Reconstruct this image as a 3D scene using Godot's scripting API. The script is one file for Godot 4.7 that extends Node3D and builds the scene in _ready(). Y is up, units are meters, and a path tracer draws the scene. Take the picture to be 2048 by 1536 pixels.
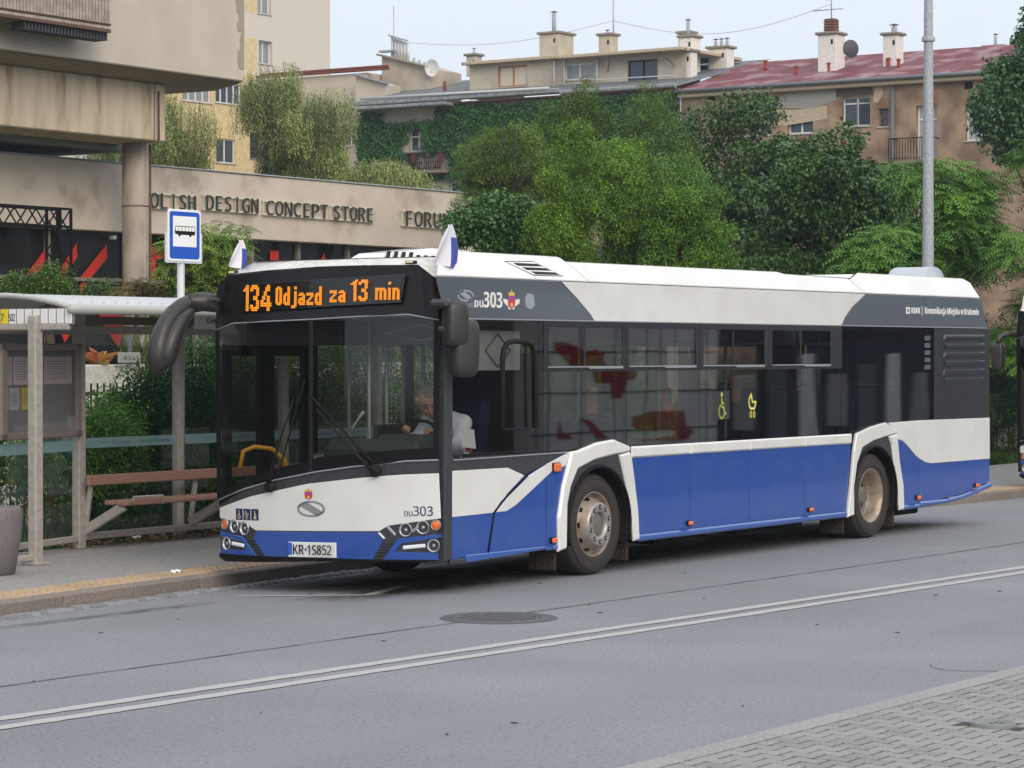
extends Node3D

var rng := RandomNumberGenerator.new()
var M := {}
var tex := {}

# ---------------------------------------------------------------- helpers: nodes
func tag(o: Node3D, label: String, category := "", group := "", kind := "") -> Node3D:
	if label: o.set_meta("label", label)
	if category: o.set_meta("category", category)
	if group: o.set_meta("group", group)
	if kind: o.set_meta("kind", kind)
	return o

var taken := {}
func numbered(s: String, parent: Node) -> String:
	var k := str(parent.get_instance_id()) + s
	var n: int = taken.get(k, 0)
	taken[k] = n + 1
	return s if n == 0 else "%s_%03d" % [s, n]

func thing(called: String, label: String, category: String, at := Vector3.ZERO, group := "") -> Node3D:
	var o := Node3D.new()
	o.name = numbered(called, self)
	add_child(o, true)
	o.position = at
	tag(o, label, category, group)
	return o

func put(called: String, mesh: Mesh, mat: Material, parent: Node3D, xf := Transform3D()) -> MeshInstance3D:
	var o := MeshInstance3D.new()
	o.name = numbered(called, parent)
	o.mesh = mesh
	o.material_override = mat
	o.transform = xf
	parent.add_child(o, true)
	return o

func obj(called: String, st: SurfaceTool, mat: Material, parent: Node3D, xf := Transform3D()) -> MeshInstance3D:
	st.generate_normals()
	return put(called, st.commit(), mat, parent, xf)

func struct(called: String, st: SurfaceTool, mat: Material) -> MeshInstance3D:
	var o := obj(called, st, mat, self)
	o.set_meta("kind", "structure")
	return o

func dup(o: Node3D, at: Vector3, label: String, group := "") -> Node3D:
	var base := String(o.name)
	var cut := base.rfind("_0")
	if cut > 0 and base.substr(cut + 1).is_valid_int(): base = base.substr(0, cut)
	var c: Node3D = o.duplicate()
	c.name = numbered(base, self)
	add_child(c, true)
	c.position = at
	c.set_meta("label", label)
	if group: c.set_meta("group", group)
	return c

# ---------------------------------------------------------------- helpers: materials
func col(r: float, g: float, b: float) -> Color:   # 0..255 sRGB
	return Color(r / 255.0, g / 255.0, b / 255.0)

func flat(c: Color, rough := 0.7, metal := 0.0) -> StandardMaterial3D:
	var m := StandardMaterial3D.new()
	m.albedo_color = c
	m.roughness = rough
	m.metallic = metal
	return m

func noise(kind: int, freq: float, oct: int, seed_: int) -> FastNoiseLite:
	var n := FastNoiseLite.new()
	n.noise_type = kind
	n.frequency = freq
	n.fractal_octaves = oct
	n.seed = seed_
	return n

func ramp_tex(key: String, stops: Array, freq: float, oct := 4, size := 512, seed_ := 1) -> NoiseTexture2D:
	if tex.has(key): return tex[key]
	var g := Gradient.new()
	var off := PackedFloat32Array()
	var cols := PackedColorArray()
	for s in stops:
		off.append(s[0]); cols.append(s[1])
	g.offsets = off
	g.colors = cols
	var t := NoiseTexture2D.new()
	t.width = size; t.height = size; t.seamless = true
	t.noise = noise(FastNoiseLite.TYPE_SIMPLEX_SMOOTH, freq, oct, seed_)
	t.color_ramp = g
	tex[key] = t
	return t

func grey_tex(key: String, freq: float, oct := 4, size := 512, seed_ := 3) -> NoiseTexture2D:
	return ramp_tex(key, [[0.0, Color.BLACK], [1.0, Color.WHITE]], freq, oct, size, seed_)

func rough_mat(key: String, stops: Array, freq: float, scale: float, rough := 0.9, bump := 0.0, bumpscale := 4.0, oct := 4) -> StandardMaterial3D:
	var m := StandardMaterial3D.new()
	m.albedo_texture = ramp_tex(key, stops, freq, oct, 512, key.hash() % 1000)
	m.uv1_triplanar = true
	m.uv1_world_triplanar = true
	m.uv1_scale = Vector3.ONE * scale
	m.roughness = rough
	if bump > 0.0:
		m.heightmap_enabled = true
		m.heightmap_texture = grey_tex("bump", 0.05, 5)
		m.heightmap_scale = bump
	return m

# ---------------------------------------------------------------- helpers: shapes
func mb(smooth := false) -> SurfaceTool:
	var st := SurfaceTool.new()
	st.begin(Mesh.PRIMITIVE_TRIANGLES)
	st.set_smooth_group(1 if smooth else 0xFFFFFFFF)
	return st

func tri(st: SurfaceTool, a: Vector3, b: Vector3, c: Vector3) -> void:   # counter-clockwise as seen from outside
	st.add_vertex(a); st.add_vertex(c); st.add_vertex(b)

func quad(st: SurfaceTool, a: Vector3, b: Vector3, c: Vector3, d: Vector3) -> void:
	tri(st, a, b, c); tri(st, a, c, d)

func box(st: SurfaceTool, c: Vector3, s: Vector3, bv := 0.0, bs := Basis.IDENTITY) -> void:
	var h := s * 0.5
	if bv <= 0.0:
		for ax in 3:
			for sg in [-1.0, 1.0]:
				var n := Vector3.ZERO; n[ax] = sg
				var u := Vector3.ZERO; u[(ax + 1) % 3] = 1.0
				var v := n.cross(u)
				var o := n * h
				var uu := u * h; var vv := v * h
				quad(st, c + bs * (o - uu - vv), c + bs * (o + uu - vv), c + bs * (o + uu + vv), c + bs * (o - uu + vv))
		return
	bv = minf(bv, minf(h.x, minf(h.y, h.z)) * 0.9)
	var i := h - Vector3.ONE * bv
	for ax in 3:
		for sg in [-1.0, 1.0]:
			var n := Vector3.ZERO; n[ax] = sg
			var u := Vector3.ZERO; u[(ax + 1) % 3] = 1.0
			var v := n.cross(u)
			var o := n * h
			quad(st, c + bs * (o - u * i - v * i), c + bs * (o + u * i - v * i), c + bs * (o + u * i + v * i), c + bs * (o - u * i + v * i))
	for ax in 3:
		var b := (ax + 1) % 3
		var d := (ax + 2) % 3
		for s1 in [-1.0, 1.0]:
			for s2 in [-1.0, 1.0]:
				var p := Vector3.ZERO; var q := Vector3.ZERO
				p[b] = s1 * h[b]; p[d] = s2 * i[d]; q[b] = s1 * i[b]; q[d] = s2 * h[d]
				var e := Vector3.ZERO; e[ax] = i[ax]
				_eq(st, c, bs, p, q, e)
	for sx in [-1.0, 1.0]:
		for sy in [-1.0, 1.0]:
			for sz in [-1.0, 1.0]:
				var a := Vector3(sx * h.x, sy * i.y, sz * i.z)
				var b2 := Vector3(sx * i.x, sy * h.y, sz * i.z)
				var d2 := Vector3(sx * i.x, sy * i.y, sz * h.z)
				if sx * sy * sz > 0: tri(st, c + bs * a, c + bs * b2, c + bs * d2)
				else: tri(st, c + bs * a, c + bs * d2, c + bs * b2)

func _eq(st: SurfaceTool, c: Vector3, bs: Basis, p: Vector3, q: Vector3, e: Vector3) -> void:
	var n := (q - p).cross(e)
	if n.dot(p + q) > 0.0: quad(st, c + bs * (p - e), c + bs * (q - e), c + bs * (q + e), c + bs * (p + e))
	else: quad(st, c + bs * (p + e), c + bs * (q + e), c + bs * (q - e), c + bs * (p - e))

func bar(st: SurfaceTool, a: Vector3, b: Vector3, w: float, h: float, bv := 0.0, up := Vector3.UP) -> void:
	var d := b - a
	var z := d.normalized()
	if absf(z.dot(up)) > 0.99: up = Vector3.RIGHT
	var x := up.cross(z).normalized()
	var y := z.cross(x)
	box(st, (a + b) * 0.5, Vector3(w, h, d.length()), bv, Basis(x, y, z))

func tube(st: SurfaceTool, pts: Array, radii, sides := 8, caps := true, squash := 1.0) -> void:
	var rings := []
	var prev := Vector3.ZERO
	for k in pts.size():
		var d: Vector3 = (pts[mini(k + 1, pts.size() - 1)] - pts[maxi(k - 1, 0)]).normalized()
		var up := Vector3.UP if prev == Vector3.ZERO else prev
		if absf(d.dot(up)) > 0.95 and prev == Vector3.ZERO: up = Vector3.RIGHT
		var x := up.cross(d).normalized()
		var y := d.cross(x).normalized()
		prev = y
		var r: float = radii[k] if radii is Array else radii
		var ring := []
		for s in sides:
			var a := TAU * s / sides
			ring.append(pts[k] + (x * cos(a) * squash + y * sin(a)) * r)
		rings.append(ring)
	for k in pts.size() - 1:
		for s in sides:
			var t := (s + 1) % sides
			quad(st, rings[k][s], rings[k][t], rings[k + 1][t], rings[k + 1][s])
	if caps:
		for s in range(1, sides - 1):
			tri(st, rings[0][0], rings[0][s + 1], rings[0][s])
			var l: Array = rings[-1]
			tri(st, l[0], l[s], l[s + 1])

func lathe(st: SurfaceTool, prof: Array, segs := 24, xf := Transform3D()) -> void:   # prof: Vector2(radius, along local +Z)
	for k in prof.size() - 1:
		for s in segs:
			var a := TAU * s / segs; var b := TAU * (s + 1) / segs
			var p: Vector2 = prof[k]; var q: Vector2 = prof[k + 1]
			var v1 := xf * Vector3(cos(a) * p.x, sin(a) * p.x, p.y)
			var v2 := xf * Vector3(cos(b) * p.x, sin(b) * p.x, p.y)
			var v3 := xf * Vector3(cos(b) * q.x, sin(b) * q.x, q.y)
			var v4 := xf * Vector3(cos(a) * q.x, sin(a) * q.x, q.y)
			if p.x > 1e-5: tri(st, v1, v2, v3)
			if q.x > 1e-5: tri(st, v1, v3, v4)

func blob(st: SurfaceTool, c: Vector3, h: Vector3, e := 0.5, bs := Basis.IDENTITY, n := 12) -> void:   # rounded box
	var p := func(i: int, j: int) -> Vector3:
		var la := -PI / 2 + PI * i / n; var lo := TAU * j / (2 * n)
		var f := func(v: float, q: float) -> float: return signf(v) * pow(absf(v), q)
		return c + bs * (Vector3(f.call(cos(la), e) * f.call(cos(lo), e), f.call(sin(la), e), -f.call(cos(la), e) * f.call(sin(lo), e)) * h)
	for i in n:
		for j in 2 * n:
			if i > 0: tri(st, p.call(i, j), p.call(i, j + 1), p.call(i + 1, j + 1))
			if i < n - 1: tri(st, p.call(i, j), p.call(i + 1, j + 1), p.call(i + 1, j))

func poly(a: Array) -> PackedVector2Array:
	var p := PackedVector2Array()
	for k in range(0, a.size(), 2): p.append(Vector2(a[k], a[k + 1]))
	return p

func inset(p: PackedVector2Array, b: float) -> PackedVector2Array:
	var o := PackedVector2Array()
	var n := p.size()
	for k in n:
		var d1 := (p[k] - p[(k + n - 1) % n]).normalized()
		var d2 := (p[(k + 1) % n] - p[k]).normalized()
		var n1 := Vector2(-d1.y, d1.x); var n2 := Vector2(-d2.y, d2.x)
		var m := (n1 + n2)
		var l := m.length()
		if l < 0.3: m = n1
		else: m = m / l
		o.append(p[k] + m * b / maxf(0.4, m.dot(n1)))
	return o

# extruded outline: pts seen from outside, mp(p, t) gives the point at height t over the surface; step > 0 follows a curved surface
func panel(st: SurfaceTool, pts: PackedVector2Array, mp: Callable, t: float, b := 0.004, step := 0.0, t0 := 0.0) -> void:
	if Geometry2D.is_polygon_clockwise(pts): pts.reverse()
	var ins := inset(pts, b) if b > 0.0 else pts
	while b > 0.0005 and (Geometry2D.triangulate_polygon(ins).is_empty() or Geometry2D.is_polygon_clockwise(ins)):
		b *= 0.5
		ins = inset(pts, b)
	var pieces := []
	if step > 0.0:
		var lo := 1e9; var hi := -1e9
		for p in ins: lo = minf(lo, p.x); hi = maxf(hi, p.x)
		var n := int(ceil((hi - lo) / step))
		for k in n:
			var x0 := lo + (hi - lo) * k / n; var x1 := lo + (hi - lo) * (k + 1) / n
			for piece in Geometry2D.intersect_polygons(ins, PackedVector2Array([Vector2(x0, -99), Vector2(x1, -99), Vector2(x1, 99), Vector2(x0, 99)])): pieces.append(piece)
	else: pieces.append(ins)
	for piece in pieces:
		if Geometry2D.is_polygon_clockwise(piece): piece.reverse()
		var ix := Geometry2D.triangulate_polygon(piece)
		for k in range(0, ix.size(), 3):
			var a: Vector2 = piece[ix[k]]; var c: Vector2 = piece[ix[k + 1]]; var d: Vector2 = piece[ix[k + 2]]
			if (c - a).cross(d - a) < 0: tri(st, mp.call(a, t), mp.call(d, t), mp.call(c, t))
			else: tri(st, mp.call(a, t), mp.call(c, t), mp.call(d, t))
	for k in pts.size():
		var k2 := (k + 1) % pts.size()
		var m := 1 if step <= 0.0 else maxi(1, int(ceil((pts[k2] - pts[k]).length() / step)))
		for j in m:
			var a := pts[k].lerp(pts[k2], float(j) / m); var c := pts[k].lerp(pts[k2], float(j + 1) / m)
			var ai := ins[k].lerp(ins[k2], float(j) / m); var ci := ins[k].lerp(ins[k2], float(j + 1) / m)
			quad(st, mp.call(a, t0), mp.call(c, t0), mp.call(c, t - b), mp.call(a, t - b))
			if b > 0.0: quad(st, mp.call(a, t - b), mp.call(c, t - b), mp.call(ci, t), mp.call(ai, t))

func arc(cx: float, cy: float, r: float, a0: float, a1: float, n: int) -> Array:
	var o := []
	for k in n + 1:
		var a := deg_to_rad(lerpf(a0, a1, float(k) / n))
		o.append(cx + cos(a) * r); o.append(cy + sin(a) * r)
	return o

# lettering: fits the text into w by h metres, its lower left corner at the origin of xf
func text(called: String, s: String, w: float, h: float, mat: Material, parent: Node3D, xf: Transform3D, bold := false, depth := 0.004) -> MeshInstance3D:
	var f := SystemFont.new()
	f.font_names = PackedStringArray(["Droid Sans"])
	f.font_weight = 700 if bold else 400
	var t := TextMesh.new()
	t.font = f
	t.text = s
	t.font_size = 48
	t.depth = 0.1
	t.pixel_size = 0.01
	var bb := t.get_aabb()
	var sc := Vector3(w / bb.size.x, (h / bb.size.y) if h > 0.0 else w / bb.size.x, depth / 0.1)
	var local := Transform3D(Basis.from_scale(sc), Vector3(-bb.position.x * sc.x, -bb.position.y * sc.y, 0))
	return put(called, t, mat, parent, xf * local)

# ---------------------------------------------------------------- the bus
func side(p: Vector2, t: float) -> Vector3: return Vector3(p.x, p.y, t)
func far_side(p: Vector2, t: float) -> Vector3: return Vector3(-p.x, p.y - 0.03, -2.55 - t)
func fair(p: Vector2, t: float) -> Vector3: return Vector3(p.x, p.y + t * 0.6, t - 0.006 - (p.y - 2.765) * 0.85)
func face(p: Vector2, t: float) -> Vector3:   # the rounded front; p = (z, y)
	var z := p.x
	var x := 0.2 * pow(absf((z + 1.275) / 1.275), 2.4) + maxf(0.0, p.y - 2.70) * 0.8 - 0.035 * exp(-pow((p.y - 1.6) / 0.9, 2.0))
	var s := clampf(-z / 2.5, 0.0, 1.0)
	return Vector3(x - t, p.y + (p.y - 2.115) * 0.035 * s, z)

func face_at(z: float, y: float, t: float) -> Transform3D:   # a flat frame on the front, x to the right as seen, z outwards
	var o := face(Vector2(z, y), t)
	var r := (face(Vector2(z + 0.02, y), t) - o).normalized()
	var u := (face(Vector2(z, y + 0.02), t) - o).normalized()
	return Transform3D(Basis(r, u, r.cross(u)), o)

func pan(called: String, a, mat: Material, root: Node3D, mp: Callable, t: float, b := 0.004, step := 0.0, t0 := 0.0) -> MeshInstance3D:
	var st := mb()
	panel(st, poly(a) if a is Array else a, mp, t, b, step, t0)
	return obj(called, st, mat, root)

func rect(x0: float, y0: float, x1: float, y1: float) -> Array: return [x0, y0, x1, y0, x1, y1, x0, y1]

func double_pane(called: String, a: Array, root: Node3D) -> void:   # double glazing: four faces
	var st := mb()
	panel(st, poly(a), side, 0.004, 0.0)
	for t in [-0.002, -0.014, -0.020]: panel(st, poly(a), side, t, 0.0, 0.0, t - 0.001)
	obj(called, st, M.side_glass, root)

func far_rect(x0: float, y0: float, x1: float, y1: float) -> Array: return [-x1, y0, -x0, y0, -x0, y1, -x1, y1]

func wheel(root: Node3D, at: Vector3, dished: bool, outward := 1.0) -> void:
	var xf := Transform3D(Basis.from_scale(Vector3(1, 1, outward)), at)
	if outward < 0: xf = Transform3D(Basis(Vector3.UP, PI), at)
	var w := Node3D.new(); w.name = numbered("wheel", root); root.add_child(w, true); w.transform = xf
	var st := mb(true)
	lathe(st, [Vector2(0.30, -0.30), Vector2(0.40, -0.305), Vector2(0.462, -0.285), Vector2(0.4785, -0.25), Vector2(0.4785, -0.06), Vector2(0.474, -0.035), Vector2(0.455, -0.012), Vector2(0.425, 0.004), Vector2(0.37, 0.010), Vector2(0.325, 0.004), Vector2(0.305, -0.012), Vector2(0.30, -0.03)], 48)
	for r in [0.345, 0.435]: lathe(st, [Vector2(r - 0.006, 0.0075), Vector2(r, 0.0125), Vector2(r + 0.006, 0.0065)], 48)
	obj("tyre", st, M.tyre, w)
	st = mb(true)
	if dished:
		lathe(st, [Vector2(0.298, -0.035), Vector2(0.310, -0.010), Vector2(0.306, -0.002), Vector2(0.296, -0.008), Vector2(0.276, -0.045), Vector2(0.262, -0.075), Vector2(0.262, -0.15), Vector2(0.25, -0.17)], 48)
		var dk := mb(true); lathe(dk, [Vector2(0.25, -0.17), Vector2(0.235, -0.188), Vector2(0.20, -0.20), Vector2(0.10, -0.20), Vector2(0.095, -0.12), Vector2(0.0, -0.11)], 40); obj("rim_disc", dk, M.hub, w)
	else:
		lathe(st, [Vector2(0.298, -0.035), Vector2(0.310, -0.010), Vector2(0.306, -0.002), Vector2(0.297, -0.010), Vector2(0.287, -0.055), Vector2(0.274, -0.085), Vector2(0.258, -0.07), Vector2(0.236, -0.01), Vector2(0.216, 0.035), Vector2(0.208, 0.05)], 48)
		var rg := mb(true); lathe(rg, [Vector2(0.208, 0.05), Vector2(0.204, 0.058), Vector2(0.196, 0.062), Vector2(0.130, 0.062), Vector2(0.120, 0.056), Vector2(0.114, 0.01)], 48); obj("hub_ring", rg, M.steel, w)
	obj("rim", st, M.steel_rust, w)
	st = mb(true)
	if dished: lathe(st, [Vector2(0.10, -0.13), Vector2(0.09, -0.10), Vector2(0.07, -0.095), Vector2(0, -0.09)], 20)
	else: lathe(st, [Vector2(0.114, 0.01), Vector2(0.10, 0.028), Vector2(0.07, 0.036), Vector2(0.0, 0.04)], 24)
	obj("hub", st, M.hub, w)
	for k in 10:
		var a := TAU * (k + 0.5) / 10.0
		st = mb()
		if dished: lathe(st, [Vector2(0.014, -0.2), Vector2(0.014, -0.165), Vector2(0.0, -0.16)], 6, Transform3D(Basis.IDENTITY, Vector3(cos(a) * 0.16, sin(a) * 0.16, 0)))
		else:
			lathe(st, [Vector2(0.024, 0.0628), Vector2(0.0, 0.0628)], 14, Transform3D(Basis.IDENTITY, Vector3(cos(a) * 0.165, sin(a) * 0.165, 0)))
			obj("nut_recess", st, M.black, w)
			st = mb()
			lathe(st, [Vector2(0.013, 0.063), Vector2(0.013, 0.072), Vector2(0.0, 0.074)], 6, Transform3D(Basis.IDENTITY, Vector3(cos(a) * 0.165, sin(a) * 0.165, 0)))
		obj("wheel_nut", st, M.hub if dished else M.steel, w)
	st = mb()
	for k in 10:
		var a := TAU * k / 10.0
		if dished: lathe(st, [Vector2(0.035, -0.1985), Vector2(0.0, -0.1985)], 16, Transform3D(Basis.IDENTITY, Vector3(cos(a) * 0.215, sin(a) * 0.215, 0.004)))
		else:
			var bs := Basis(Vector3(0, 0, 1), a)
			var c := Vector3(cos(a), sin(a), 0)
			var tg := Vector3(-sin(a), cos(a), 0)
			var p0 := c * 0.262 + Vector3(0, 0, -0.068); var p1 := c * 0.240 + Vector3(0, 0, -0.014)
			quad(st, p0 - tg * 0.034, p0 + tg * 0.034, p1 + tg * 0.022, p1 - tg * 0.022)
	obj("vent_hole", st, M.black, w)

func build_bus() -> Node3D:
	var b := thing("city_bus", "white and blue city bus at the stop with orange 134 display", "bus")
	# --- under-frame and shell
	var st := mb()
	box(st, Vector3(6.2, 0.30, -1.275), Vector3(11.2, 0.14, 1.5), 0.02)
	for x in [4.7, 6.4, 7.2, 10.2]: box(st, Vector3(x, 0.25, -0.9), Vector3(0.7, 0.16, 1.1), 0.02)
	box(st, Vector3(2.72, 0.42, -1.275), Vector3(0.18, 0.16, 2.0), 0.03); box(st, Vector3(8.62, 0.42, -1.275), Vector3(0.22, 0.2, 2.0), 0.03)
	obj("chassis", st, M.black_rough, b)
	st = mb()
	box(st, Vector3(5.9, 0.39, -1.275), Vector3(11.4, 0.05, 1.25))
	for r in [[0.3, 2.0], [3.45, 7.9], [9.4, 11.6]]:
		for z in [-0.34, -2.21]: box(st, Vector3((r[0] + r[1]) * 0.5, 0.39, z), Vector3(r[1] - r[0], 0.05, 0.6))
	obj("floor", st, M.int_floor, b)
	st = mb()
	box(st, Vector3(6.0, 2.44, -1.275), Vector3(11.5, 0.04, 2.46))
	obj("ceiling", st, M.int_light, b)
	# --- near side, front bay
	var low := pan("side_panel", [0.31, 0.30, 0.86, 0.325, 0.905, 0.5, 0.95, 0.675, 1.2, 0.845, 1.49, 0.99, 0.31, 1.075], M.blue, b, side, 0.004)
	pan("white_livery", [0.312, 0.672, 0.935, 0.678, 1.18, 0.845, 1.445, 0.992, 1.18, 1.07, 0.312, 1.074], M.white, low, side, 0.009, 0.003)
	low = pan("side_panel", [0.872, 0.325, 1.808, 0.33, 1.808, 1.08, 1.50, 0.985, 1.21, 0.835, 0.963, 0.67, 0.918, 0.5], M.blue, b, side, 0.004)
	pan("white_livery", [0.99, 0.68, 1.16, 0.682, 1.32, 0.735, 1.808, 0.965, 1.808, 1.075, 1.51, 0.984, 1.215, 0.832], M.white, low, side, 0.009, 0.003)
	low = pan("side_panel", [1.816, 0.33, 2.01, 0.33, 2.0, 0.58, 2.07, 0.86, 2.16, 1.05, 2.215, 1.185, 1.816, 1.08], M.blue, b, side, 0.004)
	pan("white_livery", [1.816, 0.968, 1.9, 1.01, 2.14, 1.055, 2.213, 1.182, 1.816, 1.08], M.white, low, side, 0.009, 0.003)
	st = mb(true); tube(st, [Vector3(0.862, 0.32, 0.006), Vector3(0.912, 0.5, 0.006), Vector3(0.957, 0.673, 0.006), Vector3(1.06, 0.762, 0.006), Vector3(1.208, 0.84, 0.006), Vector3(1.35, 0.912, 0.006), Vector3(1.497, 0.988, 0.006)], 0.011, 6)
	obj("panel_seam", st, M.black, b)
	pan("waist_panel", [0.31, 1.07, 1.18, 1.07, 1.47, 0.993, 1.82, 1.082, 2.215, 1.188, 0.31, 1.19], M.charcoal, b, side, 0.001)
	st = mb(); bar(st, Vector3(0.33, 1.166, 0.004), Vector3(2.17, 1.176, 0.004), 0.016, 0.012, 0.004)
	obj("waist_trim", st, M.grey_trim, b)
	# --- near side, mid bays and rear
	var xs := [3.375, 4.449, 5.676, 6.908, 7.93]
	for k in 4:
		var x0: float = xs[k] + 0.004; var x1: float = xs[k + 1] - 0.004
		var tl := 0.07 if k == 0 else 0.0; var tr := 0.10 if k == 3 else 0.0
		low = pan("side_panel", [x0 + tl * 0.6, 0.34, x1, 0.34, x1 + tr, 1.083, x0 - tl, 1.083], M.blue, b, side, 0.004)
		pan("white_livery", [x0 - tl, 1.086, x1 + tr, 1.086, x1 + tr + 0.01, 1.196, x0 - tl, 1.196], M.white, low, side, 0.020, 0.016)
	low = pan("side_panel", [9.33, 0.33, 9.803, 0.335, 9.803, 1.30, 8.95, 1.29, 9.17, 1.19, 9.24, 0.86], M.blue, b, side, 0.004)
	pan("white_livery", [9.225, 1.1, 9.36, 1.078, 9.55, 0.985, 9.70, 0.90, 9.803, 0.86, 9.803, 1.305, 8.96, 1.297, 9.17, 1.20], M.white, low, side, 0.010, 0.004)
	low = pan("side_panel", [9.811, 0.335, 10.05, 0.34, 10.98, 0.385, 11.84, 0.505, 11.84, 1.29, 9.811, 1.30], M.blue, b, side, 0.004)
	pan("white_livery", [9.811, 0.858, 9.97, 0.81, 10.12, 0.791, 11.838, 0.787, 11.828, 1.294, 9.811, 1.305], M.white, low, side, 0.010, 0.004)
	for s in [[0.50, 0.262, 1.81, 0.300, 0.330], [1.818, 0.285, 2.0, 0.285, 0.330], [3.44, 0.272, 7.915, 0.272, 0.338], [9.355, 0.277, 9.803, 0.283, 0.332], [9.811, 0.283, 10.6, 0.303, 0.352]]:
		pan("skirt_rail", [s[0], s[1], s[2], s[3], s[2], s[4], s[0], s[4]], M.blue_edge, b, side, 0.022, 0.018)
	pan("skirt_rail", [10.605, 0.303, 11.05, 0.325, 11.88, 0.43, 11.88, 0.50, 11.05, 0.385, 10.605, 0.354], M.blue_edge, b, side, 0.022, 0.018)
	# --- wheel arches
	var leg := [[1.99, 0.265, 2.13, 0.285, 2.142, 0.70, 2.20, 0.86, 2.32, 1.015, 2.62, 1.09, 3.05, 1.137, 3.262, 1.155, 3.262, 1.197, 2.965, 1.274, 2.66, 1.254, 2.33, 1.19, 2.21, 1.182, 2.06, 0.86, 1.985, 0.58], [3.065, 1.124, 3.262, 1.146, 3.285, 1.115, 3.345, 0.871, 3.41, 0.578, 3.438, 0.29, 3.335, 0.283, 3.318, 0.366, 3.231, 0.732, 3.111, 1.03]]
	for part in leg: pan("wheel_arch", part, M.white, b, side, 0.034, 0.018)
	for part in [[7.905, 0.272, 8.06, 0.29, 8.055, 0.60, 8.13, 0.86, 8.262, 1.035, 8.55, 1.105, 8.95, 1.155, 9.17, 1.175, 9.168, 1.2, 8.873, 1.302, 8.51, 1.265, 8.12, 1.195, 8.055, 1.0, 7.985, 0.62], [8.955, 1.143, 9.172, 1.165, 9.235, 0.86, 9.338, 0.567, 9.362, 0.285, 9.244, 0.283, 9.165, 0.6, 9.035, 1.04]]:
		pan("wheel_arch", part, M.white, b, side, 0.034, 0.018)
	for w in [[2.72, 0.47, [3.37, 0.3, 3.27, 0.72, 3.15, 1.03, 3.08, 1.14, 2.6, 1.085, 2.31, 1.01, 2.19, 0.85, 2.14, 0.7, 2.12, 0.3]], [8.62, 0.48, [9.28, 0.3, 9.20, 0.62, 9.07, 1.03, 8.98, 1.15, 8.55, 1.1, 8.25, 1.03, 8.125, 0.85, 8.05, 0.6, 8.05, 0.3]]]:
		var shape: Array = arc(w[0], w[1], 0.55, 197, -17, 22)
		pan("arch_lining", w[2] + shape, M.charcoal, b, side, 0.006, 0.004, 0.0, -0.02)
		st = mb(true)
		var rim := []
		for k in 23:
			var a := deg_to_rad(lerpf(197, -17, k / 22.0)); rim.append(Vector3(w[0] + cos(a) * 0.558, w[1] + sin(a) * 0.558, 0.012))
		tube(st, rim, 0.02, 6)
		obj("arch_lip", st, M.black, b)
		st = mb(true)
		for k in 22:
			var a := deg_to_rad(lerpf(200, -20, k / 22.0)); var a2 := deg_to_rad(lerpf(200, -20, (k + 1) / 22.0))
			for zz in [[0.0, -0.62], [-1.95, -2.5]]:
				quad(st, Vector3(w[0] + cos(a) * 0.565, w[1] + sin(a) * 0.565, zz[0]), Vector3(w[0] + cos(a2) * 0.565, w[1] + sin(a2) * 0.565, zz[0]), Vector3(w[0] + cos(a2) * 0.565, w[1] + sin(a2) * 0.565, zz[1]), Vector3(w[0] + cos(a) * 0.565, w[1] + sin(a) * 0.565, zz[1]))
		obj("wheel_house", st, M.black_rough, b)
		st = mb(); box(st, Vector3(w[0] - 0.66, 0.25, -0.2), Vector3(0.03, 0.34, 0.3), 0.01); box(st, Vector3(w[0] + 0.62, 0.27, -0.2), Vector3(0.03, 0.36, 0.3), 0.01)
		obj("mud_flap", st, M.dirt_black, b)
	wheel(b, Vector3(2.71, 0.4785, -0.035), false); wheel(b, Vector3(8.62, 0.4785, -0.035), true)
	wheel(b, Vector3(2.71, 0.41, -2.50), false, -1.0); wheel(b, Vector3(8.62, 0.41, -2.50), true, -1.0)
	# --- side marker lamps
	for s in [[1.915, 0.375, 0.075, 0.045], [4.42, 0.397, 0.085, 0.04], [7.03, 0.401, 0.09, 0.04], [9.755, 0.405, 0.09, 0.045], [11.42, 0.478, 0.09, 0.045], [1.965, 1.045, 0.115, 0.075]]:
		st = mb(); box(st, Vector3(s[0], s[1], 0.016), Vector3(s[2] + 0.012, s[3] + 0.012, 0.02), 0.004)
		var mk := obj("marker_lamp_housing", st, M.black, b)
		st = mb(); box(st, Vector3(s[0], s[1], 0.026), Vector3(s[2], s[3], 0.03), 0.01)
		obj("marker_lens", st, M.orange, mk)
	# --- side glazing: driver's window, four bays with hopper lights, rear bay
	pan("driver_window", [0.325, 1.19, 2.2, 1.192, 2.3, 1.20, 1.77, 1.20, 1.765, 2.385, 0.325, 2.385], M.side_glass_clear, b, side, 0.004, 0.0)
	for g in [[1.775, 3.215], [3.225, 4.625], [4.635, 6.085], [6.095, 7.79]]:
		double_pane("window_pane", rect(g[0], 1.20, g[1], 1.945), b)
	double_pane("window_pane", [7.80, 1.20, 8.1, 1.205, 8.5, 1.27, 8.87, 1.305, 10.205, 1.305, 10.205, 2.388, 7.80, 2.388], b)
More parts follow.
